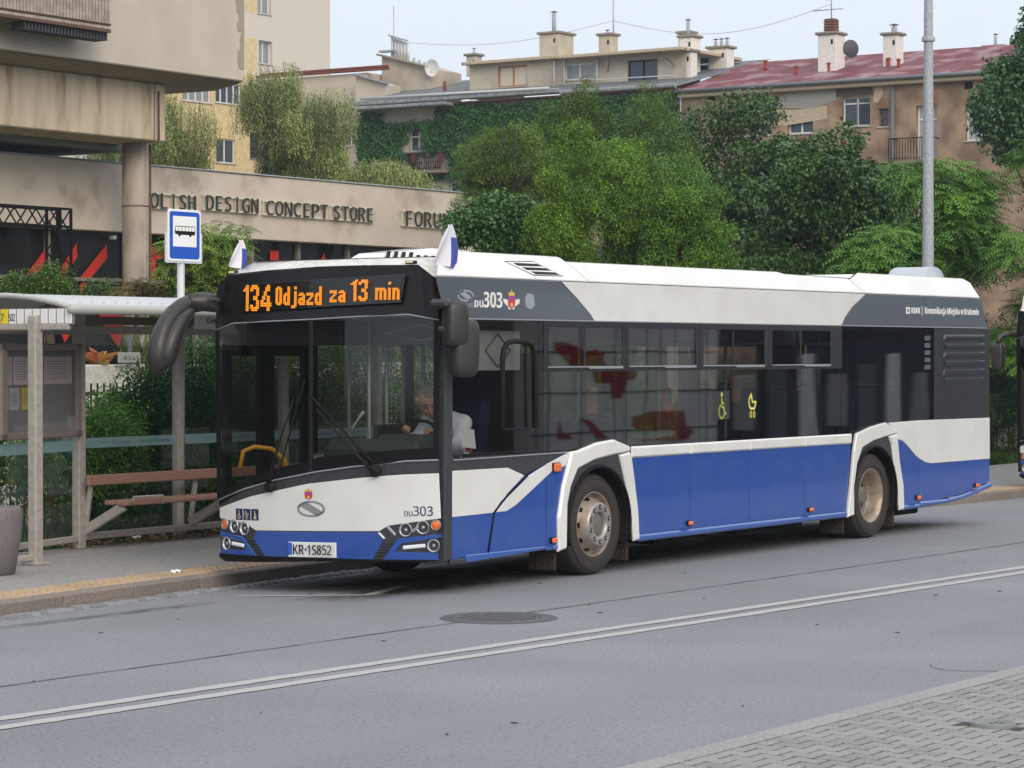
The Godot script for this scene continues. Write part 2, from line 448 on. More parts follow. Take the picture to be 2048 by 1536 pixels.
	for g in [[1.775, 3.215, 1.83, 3.155], [3.225, 4.625, 3.26, 4.56], [4.635, 6.085, 4.705, 6.0], [6.095, 7.79, 6.17, 7.52]]:
		var fr := Node3D.new(); fr.name = numbered("hopper_window", b); b.add_child(fr, true)
		st = mb()
		for r in [[g[0], 2.335, g[1], 2.392], [g[0], 1.925, g[1], 1.965], [g[0], 1.965, g[2], 2.335], [g[3], 1.965, g[1], 2.335]]: panel(st, poly(rect(r[0], r[1], r[2], r[3])), side, 0.012, 0.004)
		obj("frame", st, M.win_frame, fr)
		st = mb(); box(st, Vector3((g[2] + g[3]) / 2.0, 1.967, 0.012), Vector3(g[3] - g[2], 0.012, 0.012), 0.003); box(st, Vector3(g[3] - 0.32, 1.955, 0.016), Vector3(0.6, 0.014, 0.012), 0.003)
		obj("sill_trim", st, M.grey_trim, fr)
		double_pane("pane", rect(g[2], 1.968, g[3], 2.334), fr)
		st = mb(); box(st, Vector3((g[2] + g[3]) / 2.0 - 0.02, 2.15, 0.0), Vector3(0.025, 0.37, 0.012), 0.003)
		obj("sash_bar", st, M.win_frame, fr)
	st = mb()
	for x in [1.765, 3.22, 4.63, 6.09, 7.795, 10.2]: box(st, Vector3(x, 1.57, -0.045), Vector3(0.10, 0.78, 0.06))
	box(st, Vector3(9.0, 2.37, -0.045), Vector3(2.4, 0.05, 0.06)); box(st, Vector3(6.2, 1.16, -0.06), Vector3(11.2, 0.1, 0.06)); box(st, Vector3(1.83, 1.8, -0.04), Vector3(0.12, 1.25, 0.05))
	obj("window_pillar", st, M.black, b)
	pan("engine_louvre_panel", rect(10.215, 1.305, 11.825, 2.388), M.win_frame, b, side, 0.006, 0.003)
	for k in 6:
		st = mb()
		var y0 := 2.245 - k * 0.105
		panel(st, poly([10.46 + 0.04 * (k % 2), y0, 11.66, y0 + 0.004, 11.66, y0 + 0.075, 10.48, y0 + 0.07]), side, 0.030 - k * 0.003, 0.024 - k * 0.003, 0.0, 0.004)
		obj("louvre", st, M.win_frame, b)
	st = mb()
	for k in 5: panel(st, poly(rect(9.945, 2.24 - k * 0.085, 10.10, 2.295 - k * 0.085)), side, 0.0075, 0.0, 0.0, 0.004)
	obj("ventilation_tape", st, M.dot_grey, b)
	# the half-height window of the driver's cab: sliding rubber frame
	st = mb(true)
	tube(st, [Vector3(1.09, 1.41, 0.012), Vector3(1.085, 2.06, 0.012), Vector3(1.11, 2.14, 0.012), Vector3(1.17, 2.19, 0.012), Vector3(1.27, 2.205, 0.012), Vector3(1.47, 2.20, 0.012), Vector3(1.56, 2.17, 0.012), Vector3(1.605, 2.11, 0.012), Vector3(1.62, 2.03, 0.012), Vector3(1.625, 1.42, 0.012)], 0.024, 8)
	tube(st, [Vector3(1.47, 2.2, 0.01), Vector3(1.475, 1.41, 0.01)], 0.012, 6)
	tube(st, [Vector3(1.09, 1.412, 0.012), Vector3(1.5, 1.415, 0.012)], 0.013, 6)
	obj("sliding_window_frame", st, M.rubber, b)
	# --- cantrail band and roof fairings
	pan("cantrail_band", [0.215, 2.40, 2.632, 2.40, 2.57, 2.455, 2.31, 2.615, 2.055, 2.757, 0.07, 2.76], M.grey_band, b, side, 0.004, 0.003)
	pan("cantrail_band", [2.645, 2.40, 7.79, 2.40, 7.88, 2.49, 8.06, 2.61, 8.39, 2.757, 2.07, 2.757, 2.322, 2.617, 2.58, 2.457], M.white, b, side, 0.004, 0.003)
	pan("cantrail_band", [7.805, 2.40, 10.075, 2.40, 9.94, 2.757, 8.405, 2.757, 8.072, 2.61, 7.892, 2.485], M.grey_band, b, side, 0.004, 0.003)
	pan("cantrail_band", [10.083, 2.40, 11.745, 2.402, 11.57, 2.757, 9.948, 2.757], M.grey_band, b, side, 0.004, 0.003)
	st = mb(); bar(st, Vector3(0.23, 2.397, 0.006), Vector3(11.74, 2.397, 0.006), 0.012, 0.012, 0.003)
	obj("gutter_trim", st, M.grey_trim, b)
	pan("roof_fairing", [0.10, 2.765, 2.572, 2.765, 2.36, 2.985, 2.3, 3.0, 0.55, 3.0, 0.32, 2.93], M.white, b, fair, 0.004, 0.008)
	pan("roof_fairing", [2.584, 2.765, 8.392, 2.765, 8.24, 2.93, 6.75, 2.945, 6.6, 2.965, 2.56, 2.955, 2.395, 2.955], M.white, b, fair, 0.004, 0.008)
	pan("roof_fairing", [8.404, 2.765, 11.555, 2.765, 11.62, 2.955, 11.5, 3.005, 8.62, 3.005, 8.27, 2.92], M.white, b, fair, 0.004, 0.008)
	st = mb()
	for s in [[0.5, 2.95, 2.3, 3.0], [2.3, 2.96, 6.6, 2.965], [6.6, 2.95, 8.4, 2.94], [8.5, 2.985, 11.6, 2.99]]:
		quad(st, Vector3(s[0], s[1], -0.2), Vector3(s[2], s[3], -0.2), Vector3(s[2], s[3], -2.35), Vector3(s[0], s[1], -2.35))
		quad(st, Vector3(s[0], s[1], -2.35), Vector3(s[2], s[3], -2.35), Vector3(s[2], 2.7, -2.56), Vector3(s[0], 2.7, -2.56))
	quad(st, Vector3(8.4, 2.94, -0.2), Vector3(8.5, 2.985, -0.2), Vector3(8.5, 2.985, -2.35), Vector3(8.4, 2.94, -2.35))
	obj("roof", st, M.white, b)
	var gr := pan("roof_vent", [1.325, 2.925, 1.82, 2.94, 2.17, 2.805, 1.66, 2.80], M.black, b, fair, 0.006, 0.002)
	pan("vent_surround", [1.35, 2.918, 1.815, 2.931, 2.145, 2.81, 1.665, 2.806], M.white, gr, fair, 0.008, 0.002)
	for k in 3:
		var y0 := 2.885 - k * 0.037; var x0 := 1.45 + k * 0.10
		pan("vent_slot", [x0 + 0.05, y0, x0 + 0.46, y0 + 0.004, x0 + 0.40, y0 + 0.026, x0, y0 + 0.026], M.black, gr, fair, 0.0095, 0.0)
	# air-conditioning pod, dome and front roof
	st = mb()
	var pod := [Vector3(0.46, 2.91, 0), Vector3(0.70, 3.0, 0), Vector3(1.4, 3.065, 0), Vector3(2.0, 3.06, 0), Vector3(2.45, 3.0, 0)]
	for k in 4:
		var a: Vector3 = pod[k]; var c: Vector3 = pod[k + 1]
		quad(st, a + Vector3(0, 0, -1.0), c + Vector3(0, 0, -1.0), c + Vector3(0, 0, -1.3), a + Vector3(0, 0, -1.3))
		quad(st, Vector3(a.x, 2.9, -0.9), Vector3(c.x, 2.9, -0.9), c + Vector3(0, 0, -1.0), a + Vector3(0, 0, -1.0))
	var ac := obj("air_conditioner", st, M.white, b)
	for k in 8:
		var x := 0.60 + k * 0.115
		st = mb(); quad(st, Vector3(x, 2.952, -0.925), Vector3(x + 0.06, 2.952, -0.925), Vector3(x + 0.15, 3.018, -0.975), Vector3(x + 0.09, 3.018, -0.975)); obj("intake_slot", st, M.black, ac)
	st = mb(true)
	for k in 10:
		var a := PI * k / 10.0; var a2 := PI * (k + 1) / 10.0
		quad(st, Vector3(11.32 - cos(a) * 0.30, 2.96 + sin(a) * 0.19, -0.5), Vector3(11.32 - cos(a2) * 0.30, 2.96 + sin(a2) * 0.19, -0.5), Vector3(11.32 - cos(a2) * 0.30, 2.96 + sin(a2) * 0.19, -1.0), Vector3(11.32 - cos(a) * 0.30, 2.96 + sin(a) * 0.19, -1.0))
		tri(st, Vector3(11.32, 2.98, -0.5), Vector3(11.32 - cos(a2) * 0.30, 2.96 + sin(a2) * 0.19, -0.5), Vector3(11.32 - cos(a) * 0.30, 2.96 + sin(a) * 0.19, -0.5))
	obj("roof_cowl", st, M.cowl, b)
	# --- rear wall, front corner post
	st = mb(); box(st, Vector3(11.83, 1.35, -1.275), Vector3(0.04, 1.8, 2.5), 0.015); box(st, Vector3(11.62, 2.5, -1.275), Vector3(0.06, 0.6, 2.4), 0.02)
	obj("rear_wall", st, M.blue, b)
	st = mb(); bar(st, Vector3(11.87, 1.16, -0.05), Vector3(11.93, 1.1, -0.05), 0.03, 0.05, 0.01); bar(st, Vector3(11.93, 1.13, -0.05), Vector3(11.93, 0.98, -0.05), 0.02, 0.02, 0.005); box(st, Vector3(11.86, 0.78, -0.06), Vector3(0.03, 0.05, 0.06), 0.01)
	obj("rear_latch", st, M.grey_trim, b)
	st = mb()
	panel(st, poly([0.20, 0.30, 0.31, 0.30, 0.318, 1.20, 0.325, 2.40, 0.215, 2.40, 0.20, 1.28]), side, 0.008, 0.006, 0.0, -0.06)
	bar(st, Vector3(0.30, 0.285, -0.02), Vector3(0.52, 0.275, 0.0), 0.05, 0.05, 0.012)
	obj("corner_post", st, M.charcoal, b)
	# --- far side: doors and windows seen through the bus
	for r in [[1.62, 2.12, 0.3, 1.15], [3.35, 5.6, 0.3, 1.15], [7.1, 8.0, 0.3, 1.15], [9.3, 11.8, 0.3, 1.15], [0.2, 11.8, 2.2, 2.7]]: pan("far_side_panel", far_rect(r[0], r[2], r[1], r[3]), M.white, b, far_side, 0.01)
	for r in [[1.63, 3.1], [3.2, 5.55], [7.1, 8.9], [9.0, 10.6]]: pan("far_window", far_rect(r[0], 1.18, r[1], 2.2), M.far_glass, b, far_side, 0.004, 0.0)
	st = mb()
	for x in [1.57, 3.15, 5.62, 7.05, 8.95, 10.65]: box(st, Vector3(x, 1.66, -2.53), Vector3(0.12, 1.06, 0.05))
	box(st, Vector3(11.2, 1.66, -2.53), Vector3(1.1, 1.1, 0.05))
	obj("far_window_pillar", st, M.black, b)
	for dx in [[0.28, 0.86], [0.9, 1.52], [5.72, 6.34], [6.38, 7.0]]:
		var leafd := Node3D.new(); leafd.name = numbered("door_leaf", b); b.add_child(leafd, true)
		st = mb()
		for r in [[dx[0], 0.35, dx[0] + 0.09, 2.2], [dx[1] - 0.09, 0.35, dx[1], 2.2], [dx[0], 2.1, dx[1], 2.22], [dx[0], 0.32, dx[1], 0.42]]: panel(st, poly(far_rect(r[0], r[1], r[2], r[3])), far_side, 0.02, 0.004, 0.0, -0.03)
		obj("door_frame", st, M.black, leafd)
		pan("door_glass", far_rect(dx[0] + 0.09, 0.42, dx[1] - 0.09, 2.1), M.far_glass, leafd, far_side, 0.002, 0.0)
	build_front(b)
	build_cabin(b)
	return b
const LED := {
	"1": ["..##", ".###", "####", "..##", "..##", "..##", "..##", "..##", "..##", "..##", "..##", "..##"],
	"3": [".####.", "######", "##..##", "....##", "....##", "..###.", "..###.", "....##", "....##", "##..##", "######", ".####."],
	"4": ["....##.", "...###.", "...###.", "..##...", "..##...", ".##.##.", ".##.##.", "##..##.", "#######", "#######", "....##.", "....##."],
	"O": [".###.", "#####", "##.##", "##.##", "##.##", "##.##", "##.##", "##.##", "##.##", "##.##", "#####", ".###."],
	"d": ["...##", "...##", "...##", "...##", ".####", "#####", "##.##", "##.##", "##.##", "##.##", "#####", ".####"],
	"j": ["..##", "..##", "....", "..##", "..##", "..##", "..##", "..##", "..##", "..##", "..##", "..##", "####", "###."],
	"a": ["", "", "", "", ".###.", "#####", "...##", ".####", "#####", "##.##", "#####", ".####"],
	"z": ["", "", "", "", "#####", "#####", "...##", "..##.", ".##..", "##...", "#####", "#####"],
	"m": ["", "", "", "", "#######.", "########", "##.##.##", "##.##.##", "##.##.##", "##.##.##", "##.##.##", "##.##.##"],
	"i": ["##", "##", "..", "..", "##", "##", "##", "##", "##", "##", "##", "##"],
	"n": ["", "", "", "", "####.", "#####", "##.##", "##.##", "##.##", "##.##", "##.##", "##.##"],
}

func led(st: SurfaceTool, s: String, z0: float, z1: float, y0: float, y1: float) -> void:   # y0, y1: foot and top of a capital
	var total := 0
	for ch in s: total += LED[ch][4].length() + 1
	total -= 1
	var pw := (z1 - z0) / total; var ph := (y1 - y0) / 12.0
	var x := z0
	for ch in s:
		var rows: Array = LED[ch]
		for r in rows.size():
			for c in rows[r].length():
				if rows[r][c] == "#":
					var a := Vector2(x + c * pw + pw * 0.06, y1 - (r + 1) * ph + ph * 0.08); var d := a + Vector2(pw * 0.88, ph * 0.86)
					quad(st, face(a, 0.0105), face(Vector2(d.x, a.y), 0.0105), face(d, 0.0105), face(Vector2(a.x, d.y), 0.0105))
		x += pw * (rows[4].length() + 1)

func lamp(parent: Node3D, called: String, z: float, y: float, r: float, lens: Material, depth := 0.03) -> void:
	var xf := face_at(z, y, 0.0)
	var st := mb(true)
	lathe(st, [Vector2(r * 1.16, 0.002), Vector2(r * 1.16, 0.014), Vector2(r * 1.04, 0.018), Vector2(r, 0.010)], 24, xf)
	var h := obj(called, st, M.chrome, parent)
	st = mb(true); lathe(st, [Vector2(r, 0.008), Vector2(r * 0.8, -0.012 if lens == M.chrome_lens else 0.014), Vector2(r * 0.45, -0.02 if lens == M.chrome_lens else 0.018), Vector2(0, -0.022 if lens == M.chrome_lens else 0.02)], 24, xf)
	obj("lens", st, lens, h)
	if lens == M.chrome_lens:
		st = mb(true); lathe(st, [Vector2(r * 0.34, -0.01), Vector2(r * 0.3, 0.004), Vector2(0, 0.008)], 16, xf)
		obj("bulb_cover", st, M.chrome, h)

func build_front(b: Node3D) -> void:
	var st: SurfaceTool
	# backing skin in charcoal, then the coloured panels on it
	pan("front_skin", [-2.49, 0.30, -0.05, 0.30, -0.03, 1.18, -0.3, 1.165, -0.836, 1.105, -1.248, 1.055, -1.69, 0.985, -2.1, 0.90, -2.49, 0.80], M.charcoal, b, face, 0.0, 0.0, 0.12, -0.02)
	pan("bonnet_panel", [-2.49, 0.636, -2.075, 0.592, -1.962, 0.541, -0.578, 0.556, -0.486, 0.604, -0.02, 0.668, -0.03, 1.059, -0.345, 1.048, -0.709, 1.022, -1.323, 0.96, -2.026, 0.838, -2.49, 0.727], M.white, b, face, 0.010, 0.004, 0.12)
	pan("bumper", [-1.955, 0.535, -1.992, 0.468, -1.838, 0.308, -0.635, 0.308, -0.524, 0.503, -0.566, 0.545], M.blue, b, face, 0.010, 0.005, 0.12)
	pan("bumper_corner", [-2.49, 0.525, -2.143, 0.482, -2.05, 0.405, -1.93, 0.305, -2.485, 0.322, -2.48, 0.365, -2.14, 0.36, -2.09, 0.40, -2.15, 0.44, -2.485, 0.475], M.blue, b, face, 0.014, 0.005, 0.12)
	pan("bumper_corner", [-0.015, 0.532, -0.402, 0.494, -0.548, 0.304, -0.044, 0.304, -0.044, 0.37, -0.427, 0.381, -0.36, 0.452, -0.015, 0.503], M.blue, b, face, 0.014, 0.005, 0.12)
	pan("lower_lip", [-2.5, 0.29, -2.40, 0.255, -1.9, 0.265, -1.125, 0.29, -0.6, 0.288, -0.05, 0.295, -0.05, 0.31, -2.5, 0.325], M.black, b, face, 0.02, 0.004, 0.12, -0.05)
	st = mb(); bar(st, face(Vector2(-0.575, 0.545), 0.012), face(Vector2(-0.52, 0.492), 0.012), 0.03, 0.014, 0.004)
	obj("bumper_edge", st, M.white, b)
	for s in [-1.0, 1.0]:
		for k in 5:
			var y := 0.455 - k * 0.026
			var z := (-2.03 + k * 0.025) if s < 0 else (-0.485 - k * 0.025)
			st = mb(); bar(st, face(Vector2(z - 0.05, y), 0.006), face(Vector2(z + 0.05, y), 0.006), 0.018, 0.011, 0.003)
			obj("grille_bar", st, M.charcoal, b)
	# headlamps
	for s in [[-2.404, 0.587, 0.045, "o"], [-2.262, 0.572, 0.055, "h"], [-2.114, 0.556, 0.055, "h"], [-0.329, 0.569, 0.052, "h"], [-0.175, 0.591, 0.052, "h"], [-0.062, 0.612, 0.04, "o"], [-2.385, 0.415, 0.055, "h"], [-0.085, 0.432, 0.05, "h"]]:
		lamp(b, "indicator_lamp" if s[3] == "o" else "headlamp", s[0], s[1], s[2], M.orange if s[3] == "o" else M.chrome_lens)
	for s in [[-2.295, 0.419, -2.118, 0.403], [-0.351, 0.415, -0.15, 0.433]]:
		st = mb(); bar(st, face(Vector2(s[0], s[1]), 0.012), face(Vector2(s[2], s[3]), 0.012), 0.024, 0.034, 0.008)
		obj("daytime_lamp", st, M.white_lens, b)
	for s in [[-0.50, 0.60, -0.42, 0.52], [-0.27, 0.55, -0.215, 0.60]]:
		st = mb(); bar(st, face(Vector2(s[0], s[1]), 0.006), face(Vector2(s[2], s[3]), 0.006), 0.02, 0.026, 0.006)
		obj("lamp_trim", st, M.chrome, b)
	# number plate
	var plate := pan("number_plate", rect(-1.545, 0.32, -1.012, 0.452), M.white_print, b, face, 0.022, 0.004, 0.0, 0.008)
	var pf := face_at(-1.545, 0.32, 0.0235)
	pan("plate_band", rect(-1.54, 0.34, -1.50, 0.447), M.plate_blue, plate, face, 0.0235, 0.0)
	text("plate_text", "KR", 0.125, 0.085, M.black, plate, pf * Transform3D(Basis.IDENTITY, Vector3(0.058, 0.026, 0)))
	text("plate_text", "1S852", 0.275, 0.085, M.black, plate, pf * Transform3D(Basis.IDENTITY, Vector3(0.225, 0.026, 0)))
	st = mb(); box(st, Vector3(0.205, 0.07, 0), Vector3(0.018, 0.022, 0.003)); obj("plate_seal", st, M.plate_blue, plate, pf)
	# marks on the bonnet
	var e := face_at(-1.285, 0.742, 0.0115)
	badge(b, "maker_badge", e, 0.158, 0.074, M.silver)
	crest(b, "city_crest", face_at(-1.31, 0.872, 0.0115), 0.045, 0.052)
	for k in 3:
		var zc := -2.183 + k * 0.109
		var ic := pan("pictogram_plate", rect(zc - 0.05, 0.628, zc + 0.05, 0.73), M.navy, b, face, 0.0125, 0.003)
		pictogram(ic, ["wheelchair", "pram", "walker"][k], face_at(zc, 0.678, 0.0135), 0.04, M.cream)
	text("fleet_number", "DU", 0.075, 0.045, M.navy_print, b, face_at(-0.332, 0.688, 0.0115))
	text("fleet_number", "303", 0.18, 0.085, M.navy_print, b, face_at(-0.252, 0.69, 0.0115))
	# visor with the destination display
	pan("front_visor", [-2.56, 2.30, -2.26, 2.362, -1.296, 2.392, -0.298, 2.434, -0.03, 2.385, -0.03, 2.66, -0.12, 2.757, -0.295, 2.86, -1.3, 2.85, -2.44, 2.785, -2.545, 2.66], M.black_gloss, b, face, 0.006, 0.004, 0.12, -0.05)
	st = mb(true)
	tube(st, [face(Vector2(-2.555, 2.30), 0.008), face(Vector2(-2.26, 2.36), 0.008), face(Vector2(-1.8, 2.375), 0.008), face(Vector2(-1.296, 2.39), 0.008), face(Vector2(-0.8, 2.413), 0.008), face(Vector2(-0.298, 2.432), 0.008), face(Vector2(-0.03, 2.384), 0.008)], 0.007, 6)
	obj("visor_seam", st, M.grey_trim, b)
	var disp := pan("destination_display", [-2.155, 2.452, -0.365, 2.535, -0.365, 2.782, -2.155, 2.69], M.display_glass, b, face, 0.0085, 0.001, 0.12)
	st = mb()
	led(st, "134", -2.125, -1.75, 2.465, 2.695)
	led(st, "Odjazd", -1.70, -1.165, 2.515, 2.678)
	led(st, "za", -1.08, -0.91, 2.537, 2.695)
	led(st, "13", -0.86, -0.684, 2.546, 2.735)
	led(st, "min", -0.61, -0.378, 2.558, 2.715)
	obj("led_text", st, M.led, disp)
	# front roof above the visor
	st = mb(true)
	var top := [[-2.55, 2.655], [-2.44, 2.793], [-1.9, 2.825], [-1.3, 2.853], [-0.8, 2.863], [-0.29, 2.865], [-0.115, 2.765]]
	for k in top.size() - 1:
		var a := face(Vector2(top[k][0], top[k][1]), 0.012); var c := face(Vector2(top[k + 1][0], top[k + 1][1]), 0.012)
		var a2 := Vector3(0.55, 2.952 if k > 0 else 2.72, clampf(a.z, -2.35, -0.22)); var c2 := Vector3(0.55, 2.952 if k < 5 else 2.88, clampf(c.z, -2.35, -0.12))
		quad(st, a, c, c2, a2)
	quad(st, face(Vector2(-0.115, 2.765), 0.012), face(Vector2(-0.02, 2.72), 0.0), Vector3(0.55, 2.80, -0.03), Vector3(0.55, 2.9, -0.12))
	obj("front_roof", st, M.white_dirty, b)
	for zz in [[-2.40, 2.80], [-0.38, 2.875]]:
		st = mb(); box(st, face(Vector2(zz[0], zz[1]), 0.0) + Vector3(0.02, 0.012, 0), Vector3(0.05, 0.03, 0.11), 0.01)
		var cl := obj("clearance_lamp", st, M.rubber, b)
		st = mb(); box(st, face(Vector2(zz[0], zz[1]), 0.0) + Vector3(-0.006, 0.014, 0), Vector3(0.01, 0.018, 0.07), 0.003)
		obj("lens", st, M.cream, cl)
	# windscreen: two panes, black border print, centre seal, wipers
	pan("windscreen_pane", [-2.50, 0.76, -2.1, 0.91, -1.69, 0.992, -1.30, 1.06, -1.30, 2.385, -1.8, 2.37, -2.26, 2.355, -2.55, 2.30], M.wind_glass, b, face, 0.003, 0.0, 0.06)
	pan("windscreen_pane", [-1.275, 1.065, -0.836, 1.115, -0.3, 1.165, -0.03, 1.175, -0.03, 2.38, -0.3, 2.428, -0.8, 2.41, -1.275, 2.39], M.wind_glass, b, face, 0.003, 0.0, 0.06)
	pan("windscreen_border", [-2.50, 0.75, -2.1, 0.90, -1.69, 0.985, -1.28, 1.06, -0.836, 1.11, -0.3, 1.165, -0.03, 1.175, -0.03, 1.285, -0.5, 1.255, -1.19, 1.195, -1.318, 1.15, -1.659, 1.10, -2.0, 1.0, -2.42, 0.88, -2.50, 0.84], M.black, b, face, 0.006, 0.0, 0.08)
	pan("windscreen_border", rect(-0.075, 1.25, -0.03, 2.40), M.black, b, face, 0.006, 0.0)
	pan("windscreen_border", [-2.535, 0.8, -2.46, 0.83, -2.49, 2.3, -2.56, 2.3], M.black, b, face, 0.006, 0.0)
	st = mb(); bar(st, face(Vector2(-1.287, 1.06), 0.0), face(Vector2(-1.287, 2.39), 0.0), 0.045, 0.03, 0.008)
	obj("centre_seal", st, M.rubber, b)
	st = mb(true)
	tube(st, [face(Vector2(-2.49, 0.80), 0.008), face(Vector2(-2.1, 0.905), 0.008), face(Vector2(-1.69, 0.99), 0.008), face(Vector2(-1.248, 1.062), 0.008), face(Vector2(-0.836, 1.113), 0.008), face(Vector2(-0.3, 1.165), 0.008), face(Vector2(-0.03, 1.175), 0.008)], 0.008, 6)
	obj("windscreen_trim", st, M.grey_trim, b)
	for wdef in [[-1.75, 0.93, -1.45, 1.70, 0.95], [-0.583, 1.075, -1.20, 1.62, 1.0]]:
		var wn := Node3D.new(); wn.name = numbered("wiper", b); b.add_child(wn, true)
		var p0 := face(Vector2(wdef[0], wdef[1]), 0.05); var p1 := face(Vector2(wdef[2], wdef[3]), 0.03)
		st = mb(true); tube(st, [p0, p0.lerp(p1, 0.25) + Vector3(-0.03, 0, 0), p0.lerp(p1, 0.6) + Vector3(-0.02, 0, 0), p1], [0.024, 0.016, 0.010, 0.008], 6)
		lathe(st, [Vector2(0.05, -0.05), Vector2(0.05, 0.005), Vector2(0.03, 0.02), Vector2(0, 0.02)], 12, Transform3D(face_at(wdef[0], wdef[1], 0.04).basis, p0))
		obj("wiper_arm", st, M.rubber, wn)
		var d := (p1 - p0).normalized()
		var off := Vector3(0, 0.035, 0.05)
		st = mb(); bar(st, face(Vector2(lerpf(wdef[0], wdef[2], 0.12) + 0.05, lerpf(wdef[1], wdef[3], 0.12)), 0.014), face(Vector2(lerpf(wdef[0], wdef[2], 1.22) + 0.05, lerpf(wdef[1], wdef[3], 1.22)), 0.014), 0.012, 0.018, 0.004)
		obj("wiper_blade", st, M.rubber, wn)
	# mirrors
	var mi := Node3D.new(); mi.name = "kerbside_mirror"; b.add_child(mi, true)
	st = mb(true)
	tube(st, [Vector3(0.24, 2.55, -2.56), Vector3(0.15, 2.57, -2.68), Vector3(0.02, 2.55, -2.74)], [0.085, 0.092, 0.09], 14)
	obj("mirror_arm", st, M.mirror_plastic, mi)
	st = mb(true)
	tube(st, [Vector3(0.05, 2.553, -2.735), Vector3(-0.06, 2.515, -2.75), Vector3(-0.16, 2.455, -2.76), Vector3(-0.25, 2.375, -2.76), Vector3(-0.32, 2.28, -2.76), Vector3(-0.365, 2.17, -2.76), Vector3(-0.385, 2.07, -2.76), Vector3(-0.375, 1.99, -2.76), Vector3(-0.36, 1.95, -2.76), Vector3(-0.345, 1.925, -2.76)], [0.088, 0.086, 0.086, 0.088, 0.093, 0.10, 0.104, 0.092, 0.07, 0.02], 18)
	obj("outer_housing", st, M.mirror_plastic, mi)
	st = mb(true)
	tube(st, [Vector3(0.05, 2.50, -2.69), Vector3(-0.05, 2.46, -2.68), Vector3(-0.15, 2.39, -2.68), Vector3(-0.23, 2.30, -2.68), Vector3(-0.29, 2.19, -2.69), Vector3(-0.325, 2.08, -2.70), Vector3(-0.34, 2.0, -2.72), Vector3(-0.345, 1.95, -2.73)], [0.02, 0.055, 0.07, 0.08, 0.09, 0.096, 0.08, 0.02], 16)
	obj("inner_housing", st, M.mirror_plastic, mi)
	mi = Node3D.new(); mi.name = "roadside_mirror"; b.add_child(mi, true)
	st = mb(); box(st, Vector3(0.06, 2.52, 0.07), Vector3(0.12, 0.085, 0.2), 0.03); obj("mirror_bracket", st, M.mirror_plastic, mi)
	st = mb(); box(st, Vector3(0.07, 2.30, 0.10), Vector3(0.06, 0.06, 0.14), 0.02); obj("mirror_bracket", st, M.mirror_plastic, mi)
	st = mb(true)
	blob(st, Vector3(0.135, 2.345, 0.16), Vector3(0.10, 0.20, 0.10), 0.42, Basis(Vector3(0, 0, 1), -0.03) * Basis(Vector3.UP, -0.5))
	blob(st, Vector3(0.225, 2.14, 0.19), Vector3(0.12, 0.25, 0.105), 0.42, Basis(Vector3(0, 0, 1), -0.05) * Basis(Vector3.UP, -0.5))
	obj("mirror_housing", st, M.mirror_plastic, mi)
	# marks along the side
	badge(b, "maker_badge", Transform3D(Basis.IDENTITY, Vector3(0.52, 2.60, 0.0055)), 0.125, 0.052, M.grey_print)
	text("fleet_number", "DU", 0.135, 0.062, M.white_print, b, Transform3D(Basis.IDENTITY, Vector3(0.655, 2.50, 0.0055)), true)
	text("fleet_number", "303", 0.295, 0.14, M.white_print, b, Transform3D(Basis.IDENTITY, Vector3(0.795, 2.50, 0.0055)), true)
	text("maker_text", "SOLARIS", 0.235, 0.035, M.grey_print, b, Transform3D(Basis.IDENTITY, Vector3(0.405, 2.50, 0.0055)))
	pan("crest_wings", [1.10, 2.585, 1.19, 2.575, 1.29, 2.575, 1.37, 2.585, 1.365, 2.545, 1.29, 2.515, 1.28, 2.49, 1.19, 2.49, 1.18, 2.515, 1.12, 2.545], M.white_print, b, side, 0.0065, 0.0)
	crest(b, "city_crest", Transform3D(Basis.IDENTITY, Vector3(1.235, 2.575, 0.0075)), 0.06, 0.085)
	pan("heritage_sticker", [1.46, 2.60, 1.5, 2.64, 1.6, 2.63, 1.62, 2.53, 1.55, 2.49, 1.47, 2.52], M.grey_print, b, side, 0.0055, 0.0)
	st = mb(); panel(st, poly(rect(9.44, 2.548, 9.545, 2.625)), side, 0.0055, 0.0)
	var op := obj("operator_mark", st, M.white_print, b)
	pan("mark_slot", rect(9.475, 2.568, 9.512, 2.605), M.grey_band, op, side, 0.0065, 0.0)
	text("operator_text", "KMK", 0.24, 0.07, M.white_print, b, Transform3D(Basis.IDENTITY, Vector3(9.585, 2.553, 0.0055)), true)
	pan("operator_divider", rect(9.872, 2.53, 9.884, 2.64), M.white_print, b, side, 0.0055, 0.0)
	text("operator_text", "Komunikacja Miejska w Krakowie", 1.55, 0.105, M.white_print, b, Transform3D(Basis.IDENTITY, Vector3(9.95, 2.53, 0.0055)), true)
	pan("sticker", rect(4.95, 1.42, 5.25, 1.71), M.sticker_film, b, side, 0.0075, 0.0)
	pictogram(b, "wheelchair", Transform3D(Basis.IDENTITY, Vector3(5.09, 1.56, 0.0085)), 0.135, M.yellow_print)
	pictogram(b, "pram", Transform3D(Basis.IDENTITY, Vector3(5.74, 1.56, 0.0085)), 0.13, M.yellow_bright)

func strip(st: SurfaceTool, pts: Array, w: float, closed := false) -> void:   # flat line in the xy plane
	var n := pts.size()
	for k in (n if closed else n - 1):
		var a: Vector2 = pts[k]; var c: Vector2 = pts[(k + 1) % n]
		var d := (c - a).normalized() * w * 0.5; var m := Vector2(-d.y, d.x)
		var e := d * 0.6
		quad(st, Vector3(a.x - e.x - m.x, a.y - e.y - m.y, 0), Vector3(c.x + e.x - m.x, c.y + e.y - m.y, 0), Vector3(c.x + e.x + m.x, c.y + e.y + m.y, 0), Vector3(a.x - e.x + m.x, a.y - e.y + m.y, 0))

